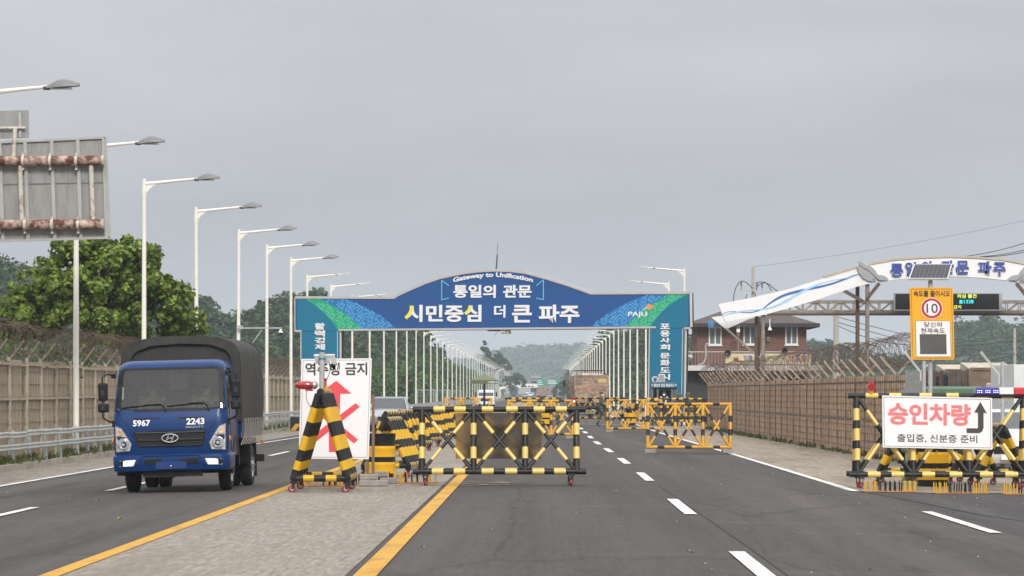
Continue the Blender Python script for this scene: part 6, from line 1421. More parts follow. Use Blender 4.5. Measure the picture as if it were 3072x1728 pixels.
# ================================================================ back of the overhead sign, upper left
YO = 85.0; c1 = lambda x_, y_: (x_ / 2.07, 200 + y_ / 2.07); OW = lambda u, v, o=0.0: W(u, v, YO) + Vector((0, -o, 0))
M_SGB = mat('sign_back_alu', (.30, .295, .29), .55, metal=.2, var=.10, scale=1.2, dirt=(.19, .185, .18), dscale=2.2, damt=.6, stretch=(2.5, 1, .6)); M_SGR = mat('sign_rib_alu', (.40, .40, .39), .5, metal=.2, var=.1, scale=3)
M_RUST = mat('rusted_pipe', (.56, .42, .35), .7, var=.18, scale=5, dirt=(.105, .028, .016), dscale=3.2, damt=1.0, dpos=.47); M_RUS2 = mat('pale_pipe_rust_spots', (.55, .52, .46), .65, var=.1, scale=4, dirt=(.25, .12, .07), dscale=7, damt=.9, dpos=.57)
q = OW(-260, 1178); OS = thing('overhead_sign', 'back of a large grey overhead road sign with rusty pipes at the upper left', 'road sign', (q.x, YO, -.15))
b = MB(); b.cyl((q.x, YO - .3, -.15), (q.x, YO - .3, OW(0, 330).z), .17, .14, 14); b.build('mast', M_RUS2, OS)
P = [(-190, 436), c1(655, 440), c1(682, 1062), (-180, 729)]
b = MB(); b.prism([OW(*p) for p in P], [OW(*p) + Vector((0, .05, 0)) for p in P]); BRD = b.build('board', M_SGB, OS)
for p, r_ in zip(P, P[1:] + P[:1]): b = MB(); b.bar(OW(*p, .03), OW(*r_, .03), .06, .06); b.build('edge_channel', M_SGR, BRD)
bot = lambda x_: 1083 - 21 * x_ / 682; tp_ = lambda x_: 470 - 30 * x_ / 655
for x_ in (-150, 3, 160, 325, 487, 648): b = MB(); b.bar(OW(*c1(x_ - 3, tp_(x_) + 6), .035), OW(*c1(x_ + 17, bot(x_) - 6), .035), .09, .05, up=(0, 1, 0)); b.build('rib', M_SGR, BRD)
b = MB(); b.bar(OW(*c1(-300, 738), .006), OW(*c1(668, 720), .006), .012, .03); b.build('panel_joint', mat('joint_dark', (.14, .14, .14), .6), BRD)
for v_, dv in ((590, -2), (985, 4)):
    b = MB(); b.cyl((q.x, YO - .22, OW(*c1(0, v_ + 2)).z), OW(*c1(640, v_ - 4), .22), .125, .125, 18); b.build('rusty_pipe', M_RUST, OS)
    e_ = OW(*c1(640, v_ - 4), .22); b = MB(); b.cyl(e_, e_ + Vector((.05, 0, 0)), .13, .13, 18); b.build('pipe_cap', M_RUS2, OS)
    for x_ in (-10, 150, 318, 480):
        c = OW(*c1(x_ + (12 if v_ > 900 else 0), v_), .22); b = MB(); b.cyl(c - Vector((.03, 0, 0)), c + Vector((.035, 0, 0)), .137, .137, 18); b.bb(c.x - .03, c.x + .03, YO - .2, YO - .03, c.z + .1, c.z + .2); b.bb(c.x - .03, c.x + .03, YO - .2, YO - .03, c.z - .22, c.z - .1); b.build('pipe_clamp', M_RUS2, OS)
for x_ in (132, 572): b = MB(); b.cyl(OW(*c1(x_, 610), .2), OW(*c1(x_ + 12, 965), .2), .06, .06, 12); b.build('upright', M_RUS2, OS)
P = [(-150, 337), c1(177, 270), c1(179, 442), (-148, 420)]
b = MB(); b.prism([OW(*p) for p in P], [OW(*p) + Vector((0, .04, 0)) for p in P]); UB = b.build('upper_board', M_SGB, OS)
b = MB(); b.bar(OW(*c1(125, 285), .03), OW(*c1(127, 440), .03), .07, .05, up=(0, 1, 0)); b.build('rib', M_SGR, UB); b = MB(); b.cyl(OW(-120, 386, .1), OW(*c1(162, 382), .1), .035, .035, 10); b.build('cross_tube', M_RUS2, UB); b = MB(); b.cyl(OW(*c1(100, 385), .16), OW(*c1(92, 570), .2), .055, .055, 10); b.build('stub', M_RUS2, UB)
# striped crash block beyond the truck
q = G(893, 1293); CB = thing('striped_block', 'black and yellow striped block at the left lane edge behind the arrow board', 'crash block', (q.x, q.y, q.z)); b = MB(); b.bb(q.x - .35, q.x + .3, q.y, q.y + .9, q.z, q.z + .68); b.build('body', M_BLK, CB, bevel=.04); b = MB(); P = [(-.35, .02), (-.1, .02), (.14, .34), (-.1, .34)]; b.prism([(q.x + u, q.y - .006, q.z + v) for u, v in P], [(q.x + u, q.y - .002, q.z + v) for u, v in P]); b.build('yellow_stripe', M_ORG, CB); b = MB(); b.bb(q.x - .36, q.x + .31, q.y - .01, q.y + .91, q.z + .68, q.z + .72); b.build('pale_cap', mat('cap_teal', (.35, .45, .45), .6), CB)
# ================================================================ other vehicles
def vwheel(t, x_, y_, s_, r_, w_, dark=False):
    b = MB(); b.lathe([(r_ * .6, -w_ / 2), (r_ * .92, -w_ / 2), (r_, -w_ * .3), (r_, w_ * .3), (r_ * .92, w_ / 2), (r_ * .6, w_ / 2)], (x_, y_, r_), (s_, 0, 0), 20); o = b.build('wheel', M_TYRE, t)
    b = MB(); b.lathe([(r_ * .61, w_ * .46), (r_ * .5, w_ * .3), (r_ * .2, w_ * .35), (0, w_ * .4)], (x_, y_, r_), (s_, 0, 0), 16); b.build('rim', M_RIM, o)
M_VGL = mat('dark_car_glass', (.045, .05, .055), .08, var=.2, scale=3, spec=.9)
def car(label, paint, loc, rz=0, Hh=1.48, Wd=1.84, L=4.5, hood=.95, group='cars on the road', name='car'):
    """front faces -y"""
    t = thing(name, label, 'car', (0, 0, 0), 0, group)
    w_ = Wd / 2
    secs = [(0, .42, .62, .80), (.12, .28, .72, .9), (.5, .26, hood - .08, .97), (1.15, .26, hood, 1.0), (1.3, .26, hood + .02, 1.0), (3.2, .26, hood + .04, 1.0), (4.1, .28, hood + .02, .97), (4.42, .34, hood - .08, .92), (L, .45, .7, .86)]
    b = MB(); n = 12
    for y_, z0_, z1_, k_ in secs:
        for x_, z_ in ((-.9, 0), (-1, .18), (-1, .62), (-.97, .85), (-.84, 1), (-.4, 1.03), (.4, 1.03), (.84, 1), (.97, .85), (1, .62), (1, .18), (.9, 0)): b.v.append((x_ * w_ * k_, y_, z0_ + (z1_ - z0_) * z_))
    for j in range(len(secs) - 1):
        for i in range(n): b.f.append((j * n + i, j * n + (i + 1) % n, (j + 1) * n + (i + 1) % n, (j + 1) * n + i)); b.m.append(0); b.sm.append(True)
    b.f.append(tuple(range(n))); b.m.append(0); b.sm.append(False); b.f.append(tuple((len(secs) - 1) * n + i for i in range(n))); b.m.append(0); b.sm.append(False)
    b.build('body', paint, t)
    z0_ = hood - .02; cab_ = [(1.15, z0_, .93), (1.95, Hh - .03, .72), (2.4, Hh, .70), (3.3, Hh - .02, .69), (3.95, z0_ + .25, .80), (4.25, z0_, .88)]
    b = MB(); g_ = MB(); A = [(1.95, Hh - .05, .74), (2.5, Hh, .71), (3.5, Hh - .04, .69)]
    b.v += [(s_ * k_ * w_, y_, z_) for y_, z_, k_ in A for s_ in (-1, 1)] + [(s_ * k_ * w_ * .98, y_, z_ - .05) for y_, z_, k_ in A for s_ in (-1, 1)]
    b.f += [(0, 1, 3, 2), (2, 3, 5, 4), (6, 8, 9, 7), (8, 10, 11, 9), (0, 2, 8, 6), (2, 4, 10, 8), (1, 7, 9, 3), (3, 9, 11, 5), (0, 6, 7, 1), (4, 5, 11, 10)]; b.m += [0] * 10; b.sm += [True] * 10; b.build('roof', paint, t, bevel=.02)
    def q4(nm, P, m): bb = MB(); bb.prism(P, [(x_, y_ + .012, z_ - .006) for x_, y_, z_ in P]); return bb.build(nm, m, t)
    q4('windscreen', [(-.86 * w_, 1.18, z0_), (.86 * w_, 1.18, z0_), (.70 * w_, 1.96, Hh - .06), (-.70 * w_, 1.96, Hh - .06)], M_VGL); q4('rear_window', [(-.8 * w_, 4.2, z0_), (.8 * w_, 4.2, z0_), (.66 * w_, 3.5, Hh - .06), (-.66 * w_, 3.5, Hh - .06)], M_VGL)
    for s_ in (-1, 1):
        bb = MB(); bb.prism([(s_ * .93 * w_, 1.4, z0_), (s_ * .93 * w_, 4.0, z0_), (s_ * .72 * w_, 3.5, Hh - .07), (s_ * .735 * w_, 2.02, Hh - .07)], [(s_ * .91 * w_, 1.4, z0_), (s_ * .91 * w_, 4.0, z0_), (s_ * .70 * w_, 3.5, Hh - .07), (s_ * .715 * w_, 2.02, Hh - .07)]); bb.build('side_window', M_VGL, t)
        bb = MB(); bb.bar((s_ * .92 * w_, 1.2, z0_), (s_ * .735 * w_, 1.98, Hh - .04), .07, .05); bb.build('pillar', paint, t)
        bb = MB(); bb.ball((s_ * (w_ + .1), 1.45, z0_ + .08), (.12, .07, .08), 10); bb.build('mirror', paint, t)
        bb = MB(); bb.ball((s_ * .68 * w_, .1, .68), (.2, .1, .08), 12); bb.build('headlight', M_REFL, t); bb = MB(); bb.bb(s_ * .6 * w_, s_ * .85 * w_, L - .06, L + .01, .75, .9); bb.build('tail_light', M_RED2, t)
        for y_ in (.85, 3.55): vwheel(t, s_ * (w_ - .1), y_, s_, .33, .2)
    bb = MB(); bb.bb(-.45 * w_, .45 * w_, -.015, .1, .48, .64); bb.build('grille', M_TBK, t); bb = MB(); bb.bb(-.26, .26, -.03, 0, .36, .47); bb.build('number_plate', M_WSIGN, t)
    place(t, loc, rz); return t
M_SILV = mat('silver_paint', (.36, .38, .41), .3, metal=.3, var=.05, coat=.4); M_WHC = mat('white_car_paint', (.72, .72, .72), .3, var=.03, coat=.4); M_BLKC = mat('black_car_paint', (.02, .02, .022), .3, var=.1, coat=.4); M_GRYC = mat('grey_car_paint', (.16, .17, .18), .3, var=.05, coat=.4); M_BLUC = mat('blue_grey_truck_paint', (.10, .14, .20), .4, var=.1)
xs = W(1161, 1178, 150).x; car('silver car half hidden behind the arrow board in the left lanes', M_SILV, (xs, 150, zg(xs, 150)), R(-1), Hh=1.52)
car('white car waiting behind the right barrier at the right edge', M_WHC, (9.75, 70, zg(9.5, 70)), R(3), Hh=1.40)
CARS = {}
for (u, Y, m, lab) in ((1590, 1150, M_WHC, 'tiny white car far down the left lanes'), (1575, 1020, M_GRYC, 'tiny grey car far down the left lanes beside the dark lorry'), (1583, 1380, M_WHC, 'tiny white car farthest down the left lanes'), (1648, 880, M_GRYC, 'tiny grey car far down the right lanes in front of a lorry'), (1597, 1250, M_SILV, 'tiny silver car far down the road near the white banner')):
    x_ = (u - VX) * Y / FS; key = m.name
    if key in CARS: dup(CARS[key], (x_, Y, zg(x_, Y)), 0, lab)
    else: CARS[key] = car(lab, m, (x_, Y, zg(x_, Y)), 0, group='far cars')
def lorry(label, loc, rz, Wd, Hh, L, cabm, boxm, front=True, name='lorry', cat='lorry', group=None, cabH=2.3, low=None, dump=False):
    """front faces -y"""
    t = thing(name, label, cat, (0, 0, 0), 0, group); w_ = Wd / 2
    b = MB(); b.add([(-w_ * .97, 0, .5), (w_ * .97, 0, .5), (w_ * .97, 1.7, .5), (-w_ * .97, 1.7, .5), (-w_ * .97, .02, 1.25), (w_ * .97, .02, 1.25), (-w_ * .88, .28, cabH), (w_ * .88, .28, cabH), (w_ * .9, 1.7, cabH), (-w_ * .9, 1.7, cabH)], [(0, 1, 5, 4), (4, 5, 7, 6), (6, 7, 8, 9), (0, 4, 6, 9, 3), (1, 2, 8, 7, 5), (2, 3, 9, 8), (0, 3, 2, 1)]); b.build('cab', cabm, t, bevel=.06)
    b = MB(); P = [(-w_ * .88, .035, 1.32), (w_ * .88, .035, 1.32), (w_ * .80, .262, cabH - .14), (-w_ * .80, .262, cabH - .14)]; b.prism([(x_, y_ - .02, z_) for x_, y_, z_ in P], P); b.build('windscreen', M_VGL, t)
    b = MB(); b.bb(-w_ * .6, w_ * .6, -.03, .02, .75, 1.1); b.build('grille', M_TBK, t); b = MB(); b.bb(-w_, w_, -.08, .2, .38, .62); b.build('bumper', cabm, t, bevel=.03)
    for s_ in (-1, 1):
        b = MB(); b.bb(s_ * w_ * .66, s_ * w_ * .93, -.035, .02, .72, .92); b.build('headlight', M_REFL, t); b = MB(); b.bb(s_ * (w_ + .08), s_ * (w_ + .26), .0, .07, cabH - .75, cabH - .25); b.build('mirror', M_TBK, t, bevel=.02); b = MB(); b.bb(s_ * w_ * .945, s_ * w_ * .935, .5, 1.3, 1.35, cabH - .2); b.build('side_window', M_VGL, t)
        for y_ in (1.0, L - 1.3): vwheel(t, s_ * (w_ - .2), y_, s_, .47, .3)
    b = MB(); b.bb(-.4, .4, .5, L, .55, .8); b.build('chassis', M_DKST, t)
    if boxm:
        if dump: tipper(t, w_, Hh, L, boxm)
        else:
            z1_ = Hh if low is None else low; b = MB(); b.bb(-w_, w_, 1.8, L, .9, z1_); bx_ = b.build('cargo_box', boxm, t, bevel=.02)
            b = MB(); b.bb(-.02, .02, L + .001, L + .03, 1.0, z1_ - .05); b.build('door_seam', M_DKST, bx_)
            for s_ in (-.55, -.2, .2, .55): b = MB(); b.cyl((s_ * w_, L + .03, 1.0), (s_ * w_, L + .03, z1_ - .1), .02, .02, 6); b.build('door_bar', M_GALV, bx_)
    place(t, loc, rz); return t
def tipper(t, w_, Hh, L, m):
    z0_ = 1.0; b = MB(); P = [(-w_, Hh), (w_, Hh), (w_, Hh - .7), (w_ * .86, z0_), (-w_ * .86, z0_), (-w_, Hh - .7)]
    # open-topped bed: outer shell, inner floor
    for (x_, z_), (x2, z2) in list(zip(P, P[1:] + P[:1]))[1:]: b.add([(x_, 1.9, z_), (x_, L, z_), (x2, L, z2), (x2, 1.9, z2)], [(0, 1, 2, 3)])
    b.f.append(tuple(len(b.v) + i for i in range(6))); b.m.append(0); b.sm.append(False); b.v += [(x_, 1.9, z_) for x_, z_ in P]
    b.add([(-w_, 1.9, Hh - .35), (w_, 1.9, Hh - .35), (w_, L, Hh - .35), (-w_, L, Hh - .35)], [(0, 1, 2, 3)]); BD_ = b.build('tipper_bed', m, t)
    b = MB(); b.prism([(x_ * .96, L + .06, z_ - .06 if z_ > 2 else z_) for x_, z_ in P], [(x_ * .96, L, z_ - .06 if z_ > 2 else z_) for x_, z_ in P]); TG_ = b.build('tailgate', m, t)
    for (xa, za, xb, zb) in ((-w_, Hh, w_, Hh), (-w_, Hh, -w_, Hh - .7), (w_, Hh, w_, Hh - .7), (-w_, Hh - .7, -w_ * .86, z0_), (w_, Hh - .7, w_ * .86, z0_), (-w_ * .86, z0_, w_ * .86, z0_)): b = MB(); b.bar((xa, L + .05, za), (xb, L + .05, zb), .14, .14, up=(0, 1, 0)); b.build('bed_frame', m, TG_)
    for i in range(3): b = MB(); z_ = Hh - .55 - i * .42; b.bb(-w_ * .9, w_ * .9, L + .055, L + .075, z_ - .015, z_ + .015); b.build('panel_rib', m, TG_)
    for s_ in (-1, 1):
        for i in range(4): b = MB(); y_ = 2.4 + i * (L - 2.9) / 3; b.bb(s_ * w_, s_ * (w_ + .06), y_ - .06, y_ + .06, z0_ + .5, Hh); b.build('side_rib', m, BD_)
    return TG_
M_RUSTB = mat('dusty_tipper_brown', (.42, .29, .20), .85, var=.3, scale=2.5, dirt=(.14, .10, .085), dscale=2.2, damt=.85, dpos=.5, stretch=(1, 1, 2.5)); M_GRN = mat('olive_cab', (.07, .085, .07), .6, var=.2)
# loaded tipper leaving, seen from behind
Yd = 254.0; xd = W(1769, 1178, Yd).x; DT = lorry('dusty brown tipper lorry seen from behind in the right lanes', (xd, Yd - 7.4 + 7.4, zg(xd, Yd)), math.pi, 2.5, 2.95, 7.4, M_GRN, M_RUSTB, cat='tipper lorry', name='tipper_lorry', cabH=2.9, dump=True, group='tipper lorries')
place(DT, (xd - .45, Yd + 7.4, zg(xd, Yd)), math.pi + R(4.5))
b = MB(); DM = ROOTM[DT.name]
def dt(*p): return DM @ Vector(p)
for (xa, xb, za, zb, m_, nm) in ((-1.05, 1.05, 1.92, 2.06, mat('faded_chevron', (.36, .17, .10), .8, var=.5, scale=3), 'chevron_strip'), (-1.1, -.5, 2.45, 2.7, mat('yellow_plate', (.55, .42, .15), .6, var=.2, scale=4), 'yellow_plate')):
    b = MB(); b.prism([dt(xa, 7.48, za), dt(xb, 7.48, za), dt(xb, 7.48, zb), dt(xa, 7.48, zb)], [dt(xa, 7.465, za), dt(xb, 7.465, za), dt(xb, 7.465, zb), dt(xa, 7.465, zb)]); b.build(nm, m_, DT)
b = MB(); b.prism([dt(-1.0, 7.3, 2.95), dt(.7, 7.3, 2.95), dt(.6, 6.4, 3.15), dt(-.9, 6.2, 3.12)], [dt(-1.0, 7.3, 2.9), dt(.7, 7.3, 2.9), dt(.6, 6.4, 2.9), dt(-.9, 6.2, 2.9)]); b.build('folded_tarpaulin', mat('pale_tarpaulin', (.48, .42, .33), .9, var=.3, scale=2), DT)
b = MB()
for y_ in (2.2, 7.2): b.bar(dt(-1.15, y_, 2.95), dt(-1.0, y_, 3.35), .05, .05); b.bar(dt(1.15, y_, 2.95), dt(1.0, y_, 3.35), .05, .05); b.bar(dt(-1.0, y_, 3.35), dt(1.0, y_, 3.35), .05, .05)
b.bar(dt(-1, 2.2, 3.35), dt(-1, 7.2, 3.35), .05, .05); b.bar(dt(1, 2.2, 3.35), dt(1, 7.2, 3.35), .05, .05); b.build('cover_frame', M_DKST, DT)
# white lorry cab on the left lanes, far
xw = W(1458, 1178, 375).x; lorry('white lorry facing the camera behind the green parasol', (xw, 375, zg(xw, 375)), 0, 1.95, 2.0, 5.5, M_WHC, mat('cream_bed', (.5, .45, .38), .7), low=1.5, cabH=2.0, group='lorries on the left lanes')
xw = W(1541, 1178, 1000).x; lorry('dark blue-grey lorry far down the left lanes', (xw, 1000, 0), 0, 2.5, 3.3, 8, M_BLUC, M_BLUC, cabH=2.9, group='lorries on the left lanes')
xw = W(1625, 1178, 820).x; FT = lorry('far brown tipper lorry seen from behind, right of the dark lorry', (xw, 820 + 7.4, 0), math.pi, 2.5, 2.9, 7.4, M_GRN, M_RUSTB, cabH=2.8, dump=True, cat='tipper lorry', name='tipper_lorry', group='tipper lorries')
for u, Y, lab in ((1655, 1080, 'very far tipper lorry in the right lanes under the green signs'), (1640, 1400, 'farthest tipper lorry in the right lanes under the green signs')): x_ = W(u, 1178, Y).x; dup(FT, (x_, Y, zg(x_, Y)), math.pi, lab)
# queue in the side entrance
for u, top, Y, m_, lab in ((2858, 1097, 190, mat('tipper_rust_red', (.15, .07, .052), .8, var=.3, scale=2, dirt=(.2, .17, .14), dscale=2, damt=.6), 'rust-red tipper lorry queuing right of the speed sign pole'), (2935, 1088, 178, mat('tipper_brown2', (.19, .13, .095), .8, var=.3, scale=2), 'brown tipper lorry queuing left of the white box truck')):
    x_ = W(u, 1178, Y).x; o = lorry(lab, (x_, Y + 7, -.1), math.pi + R(6), 2.4, 3.0, 7.0, M_GRN, m_, cabH=2.9, dump=True, cat='tipper lorry', name='tipper_lorry', group='tipper lorries')
    DM = ROOTM[o.name]; b = MB(); b.prism([dt(-1.2, 7.0, 3.0), dt(1.2, 7.0, 3.0), dt(1.2, 4.8, 3.35), dt(-1.2, 4.8, 3.35)], [dt(-1.2, 7.0, 2.9), dt(1.2, 7.0, 2.9), dt(1.2, 4.8, 2.9), dt(-1.2, 4.8, 2.9)]); b.build('folded_tarpaulin', MATS['pale_tarpaulin'], o)
x_ = W(3060, 1178, 150).x; lorry('white box truck queuing at the right edge', (x_ + .3, 156.5, -.1), math.pi + R(5), 2.3, 3.0, 6.5, M_WHC, mat('box_white', (.74, .74, .73), .5, var=.04, dirt=(.5, .5, .48), dscale=2, damt=.3), name='box_truck', cat='box truck', cabH=2.2)
# dark green van roof behind the board
x_ = W(2858, 1178, 80).x; t = thing('green_van', 'muted green van roof showing above the approved-vehicle board', 'van', (x_, 80, -.1)); M_VGR = mat('van_green', (.085, .16, .095), .45, var=.06)
b = MB(); P = [(-.9, .0), (-.95, 1.0), (-.82, 1.76), (-.7, 1.90), (.7, 1.90), (.82, 1.76), (.95, 1.0), (.9, .0)]; b.prism([(x_ + a, 80, .28 + c - .1) if c < .1 else (x_ + a, 80, c - .1) for a, c in P], [(x_ + a, 84.2, .28 + c - .1) if c < .1 else (x_ + a, 84.2, c - .1) for a, c in P]); b.build('body', M_VGR, t, bevel=.06)
b = MB(); b.bb(x_ - .7, x_ + .7, 79.975, 79.995, 1.0, 1.5); b.build('rear_window', M_VGL, t)
for s_ in (-1, 1):
    for y_ in (80.8, 83.4): b = MB(); b.cyl((x_ + s_ * .72, y_, .22), (x_ + s_ * .94, y_, .22), .32, .32, 18); b.build('wheel', M_TYRE, t)

# ================================================================ green parasol over the median post
YP = 265.0; q = W(1453, 1178, YP); PR = thing('parasol', 'olive green sentry parasol with lettered valance on the median', 'parasol', (q.x, YP, 0)); M_OLV = mat('olive_canvas', (.155, .17, .095), .85, var=.1, scale=2); M_OLD = mat('olive_valance', (.11, .125, .075), .85, var=.1)
zt_, ze = W(0, 1121, YP).z, W(0, 1140, YP).z; zv = W(0, 1151, YP).z; hw = 40 * YP / FS
b = MB(); b.add([(q.x, YP, zt_)] + [(q.x + a * hw, YP + c * hw, ze) for a, c in ((-1, -1), (1, -1), (1, 1), (-1, 1))], [(0, 1, 2), (0, 2, 3), (0, 3, 4), (0, 4, 1)]); b.build('canopy', M_OLV, PR)
b = MB()
for (a, c), (a2, c2) in (((-1, -1), (1, -1)), ((1, -1), (1, 1)), ((1, 1), (-1, 1)), ((-1, 1), (-1, -1))): b.add([(q.x + a * hw, YP + c * hw, ze), (q.x + a2 * hw, YP + c2 * hw, ze), (q.x + a2 * hw, YP + c2 * hw, zv), (q.x + a * hw, YP + c * hw, zv)], [(0, 1, 2, 3)])
b.build('valance', M_OLD, PR, recalc=False); b = MB(); b.cyl((q.x, YP, 0), (q.x, YP, zt_), .09, .09, 10); b.build('post', M_TBK, PR)
text('통일의 관', 1470, 1492, 1149, 1143.5, lambda u, v, o: W(u, v, YP - hw) + Vector((0, -o, 0)), M_WTXT, PR, bold=.03); b = MB(); c = W(1466, 1146, YP - hw - .02); b.cyl(c, c - Vector((0, .02, 0)), .07, .07, 12); b.build('emblem', mat('emblem_gold', (.6, .4, .2), .6), PR)

# ================================================================ people
M_CAMO = bpy.data.materials.new('camouflage_cloth'); M_CAMO.use_nodes = True; _t = M_CAMO.node_tree; _b = _t.nodes['Principled BSDF']; _b.inputs['Roughness'].default_value = .9
_c = _t.nodes.new('ShaderNodeTexCoord'); _n = _t.nodes.new('ShaderNodeTexNoise'); _n.inputs['Scale'].default_value = 14; _n.inputs['Detail'].default_value = 3; _t.links.new(_c.outputs['Object'], _n.inputs['Vector'])
_r = _t.nodes.new('ShaderNodeValToRGB'); _r.color_ramp.interpolation = 'CONSTANT'; _t.links.new(_n.outputs[0], _r.inputs[0]); _e = _r.color_ramp.elements; _e[0].color = (.035, .035, .028, 1); _e[1].position = .44; _e[1].color = (.085, .09, .055, 1); _z = _r.color_ramp.elements.new(.53); _z.color = (.15, .125, .08, 1); _z = _r.color_ramp.elements.new(.6); _z.color = (.05, .055, .038, 1); _t.links.new(_r.outputs[0], _b.inputs['Base Color'])
M_SKIN = mat('skin', (.46, .27, .19), .6, var=.06); M_BOOT = mat('black_boot', (.014, .013, .013), .5, var=.2); M_MASK = mat('white_mask', (.72, .72, .72), .8)
def person(label, loc, rz, J, E_, rad, cloth, boots=True, name='person', sleeves=True, headgear='cap', mask=False, cat='person', group=None):
    """J: joints, E_: bones, rad: radius per joint; figure faces -y in its own axes"""
    me = bpy.data.meshes.new('figure'); names = list(J); me.from_pydata([J[k] for k in names], [(names.index(a), names.index(b)) for a, b in E_], [])
    o = bpy.data.objects.new('figure', me); COL.objects.link(o); o.modifiers.new('skin', 'SKIN'); sm = o.modifiers.new('sub', 'SUBSURF'); sm.levels = 2; sm.render_levels = 2
    for i, k in enumerate(names): r_ = rad[k]; me.skin_vertices[0].data[i].radius = r_ if isinstance(r_, tuple) else (r_, r_); me.skin_vertices[0].data[i].use_root = (k == 'pelvis')
    dg = bpy.context.evaluated_depsgraph_get(); m2 = bpy.data.meshes.new_from_object(o.evaluated_get(dg)); bpy.data.objects.remove(o)
    m2.name = 'body'; m2.materials.clear()
    for mt in (cloth, M_SKIN, M_BOOT): m2.materials.append(mt)
    hd = Vector(J['head']); hands = [Vector(J[k]) for k in J if k.startswith('hand')]; arms = [(Vector(J['elbow' + s]), Vector(J['hand' + s])) for s in 'LR' if 'elbow' + s in J]
    for p in m2.polygons:
        c = p.center; p.use_smooth = True
        if c.z > J['neck'][2] + .02: p.material_index = 1
        elif any((c - h).length < .12 for h in hands): p.material_index = 1
        elif boots and c.z < .22: p.material_index = 2
    t = thing(name, label, cat, loc, rz, group); b_ = link('body', m2, t)
    Mx = ROOTM[t.name]; H_ = lambda x_, y_, z_: Mx @ (hd + Vector((x_, y_, z_)))
    def part_(nm, mb, m): return mb.build(nm, m, t)
    mb = MB()
    if headgear == 'cap': mb.lathe([(0, .125), (.07, .12), (.098, .09), (.102, .035), (.1, .03)], H_(0, .01, 0), n=14); part_('cap', mb, cloth); mb = MB(); mb.prism([H_(-.07, -.08, .045), H_(.07, -.08, .045), H_(.055, -.17, .03), H_(-.055, -.17, .03)], [H_(-.07, -.08, .033), H_(.07, -.08, .033), H_(.055, -.17, .02), H_(-.055, -.17, .02)]); part_('cap_peak', mb, M_BOOT)
    elif headgear == 'helmet': mb.lathe([(0, .16), (.07, .15), (.12, .105), (.138, .04), (.145, -.01), (.135, -.02)], H_(0, .01, 0), n=16); part_('helmet', mb, cloth)
    elif headgear == 'hair': mb.ball(H_(0, .02, .045), (.092, .1, .085), 12); part_('hair', mb, M_BOOT)
    mb = MB(); mb.prism([H_(-.012, -.105, -.03), H_(.012, -.105, -.03), H_(.006, -.1, .02), H_(-.006, -.1, .02)], [H_(-.016, -.085, -.035), H_(.016, -.085, -.035), H_(.008, -.085, .02), H_(-.008, -.085, .02)]); part_('nose', mb, M_SKIN)
    for s_ in (-1, 1):
        mb = MB(); mb.ball(H_(s_ * .035, -.088, .012), (.014, .008, .008), 8); part_('eye', mb, M_BOOT); mb = MB(); mb.ball(H_(s_ * .092, .01, -.005), (.012, .025, .035), 8); part_('ear', mb, M_SKIN)
    if mask: mb = MB(); mb.ball(H_(0, -.062, -.05), (.072, .05, .05), 12); part_('face_mask', mb, M_MASK)
    # fingers, curled from the end of each forearm
    for e_, h_ in arms:
        d = (h_ - e_).normalized(); sd_ = d.cross(Vector((0, 0, 1))); sd_ = sd_.normalized() if sd_.length > .1 else Vector((1, 0, 0)); dn = d.cross(sd_)
        for i in range(4):
            mb = MB(); p0 = h_ + sd_ * (-.03 + .02 * i) + d * .05; L_ = (.07, .08, .075, .06)[i]; mb.tube([Mx @ p for p in (p0, p0 + d * L_ * .5 + dn * .012, p0 + d * L_ * .8 + dn * .04)], [.011, .010, .007], 6); part_('finger', mb, M_SKIN)
        mb = MB(); p0 = h_ + sd_ * .04; mb.tube([Mx @ p for p in (p0, p0 + sd_ * .025 + d * .03, p0 + sd_ * .03 + d * .06)], [.012, .011, .008], 6); part_('thumb', mb, M_SKIN)
    return t
EB = [('pelvis', 'spine'), ('spine', 'chest'), ('chest', 'neck'), ('neck', 'head'), ('head', 'crown'), ('chest', 'shL'), ('shL', 'elbowL'), ('elbowL', 'handL'), ('chest', 'shR'), ('shR', 'elbowR'), ('elbowR', 'handR'), ('pelvis', 'hipL'), ('hipL', 'kneeL'), ('kneeL', 'ankL'), ('ankL', 'toeL'), ('pelvis', 'hipR'), ('hipR', 'kneeR'), ('kneeR', 'ankR'), ('ankR', 'toeR')]
RAD = dict(pelvis=(.15, .11), spine=(.145, .10), chest=(.165, .115), neck=.055, head=(.082, .098), crown=(.06, .075), shL=.075, shR=.075, elbowL=.05, elbowR=.05, handL=.034, handR=.034, hipL=.09, hipR=.09, kneeL=.065, kneeR=.065, ankL=.05, ankR=.05, toeL=.045, toeR=.045)
stand = dict(pelvis=(0, 0, .95), spine=(0, 0, 1.12), chest=(0, 0, 1.33), neck=(0, -.01, 1.49), head=(0, -.02, 1.60), crown=(0, -.01, 1.69), shL=(-.19, 0, 1.42), shR=(.19, 0, 1.42), elbowL=(-.25, .03, 1.16), elbowR=(.25, .03, 1.16), handL=(-.22, -.12, .97), handR=(.22, -.12, .97), hipL=(-.1, 0, .9), hipR=(.1, 0, .9), kneeL=(-.11, -.02, .50), kneeR=(.11, -.02, .50), ankL=(-.12, .02, .09), ankR=(.12, .02, .09), toeL=(-.13, -.14, .045), toeR=(.13, -.14, .045))
walk = dict(stand, kneeL=(-.1, -.2, .52), ankL=(-.1, -.34, .10), toeL=(-.1, -.5, .05), kneeR=(.1, .02, .50), ankR=(.1, .22, .11), toeR=(.1, .07, .05), elbowL=(-.26, .02, 1.17), handL=(-.16, -.26, 1.10), elbowR=(.26, .02, 1.17), handR=(.16, -.27, 1.09))
p_ = G(1803, 1281); person('soldier in camouflage and white mask walking right across the road', (p_.x, p_.y, p_.z), R(82), walk, EB, RAD, M_CAMO, mask=True, group='people at the check point')
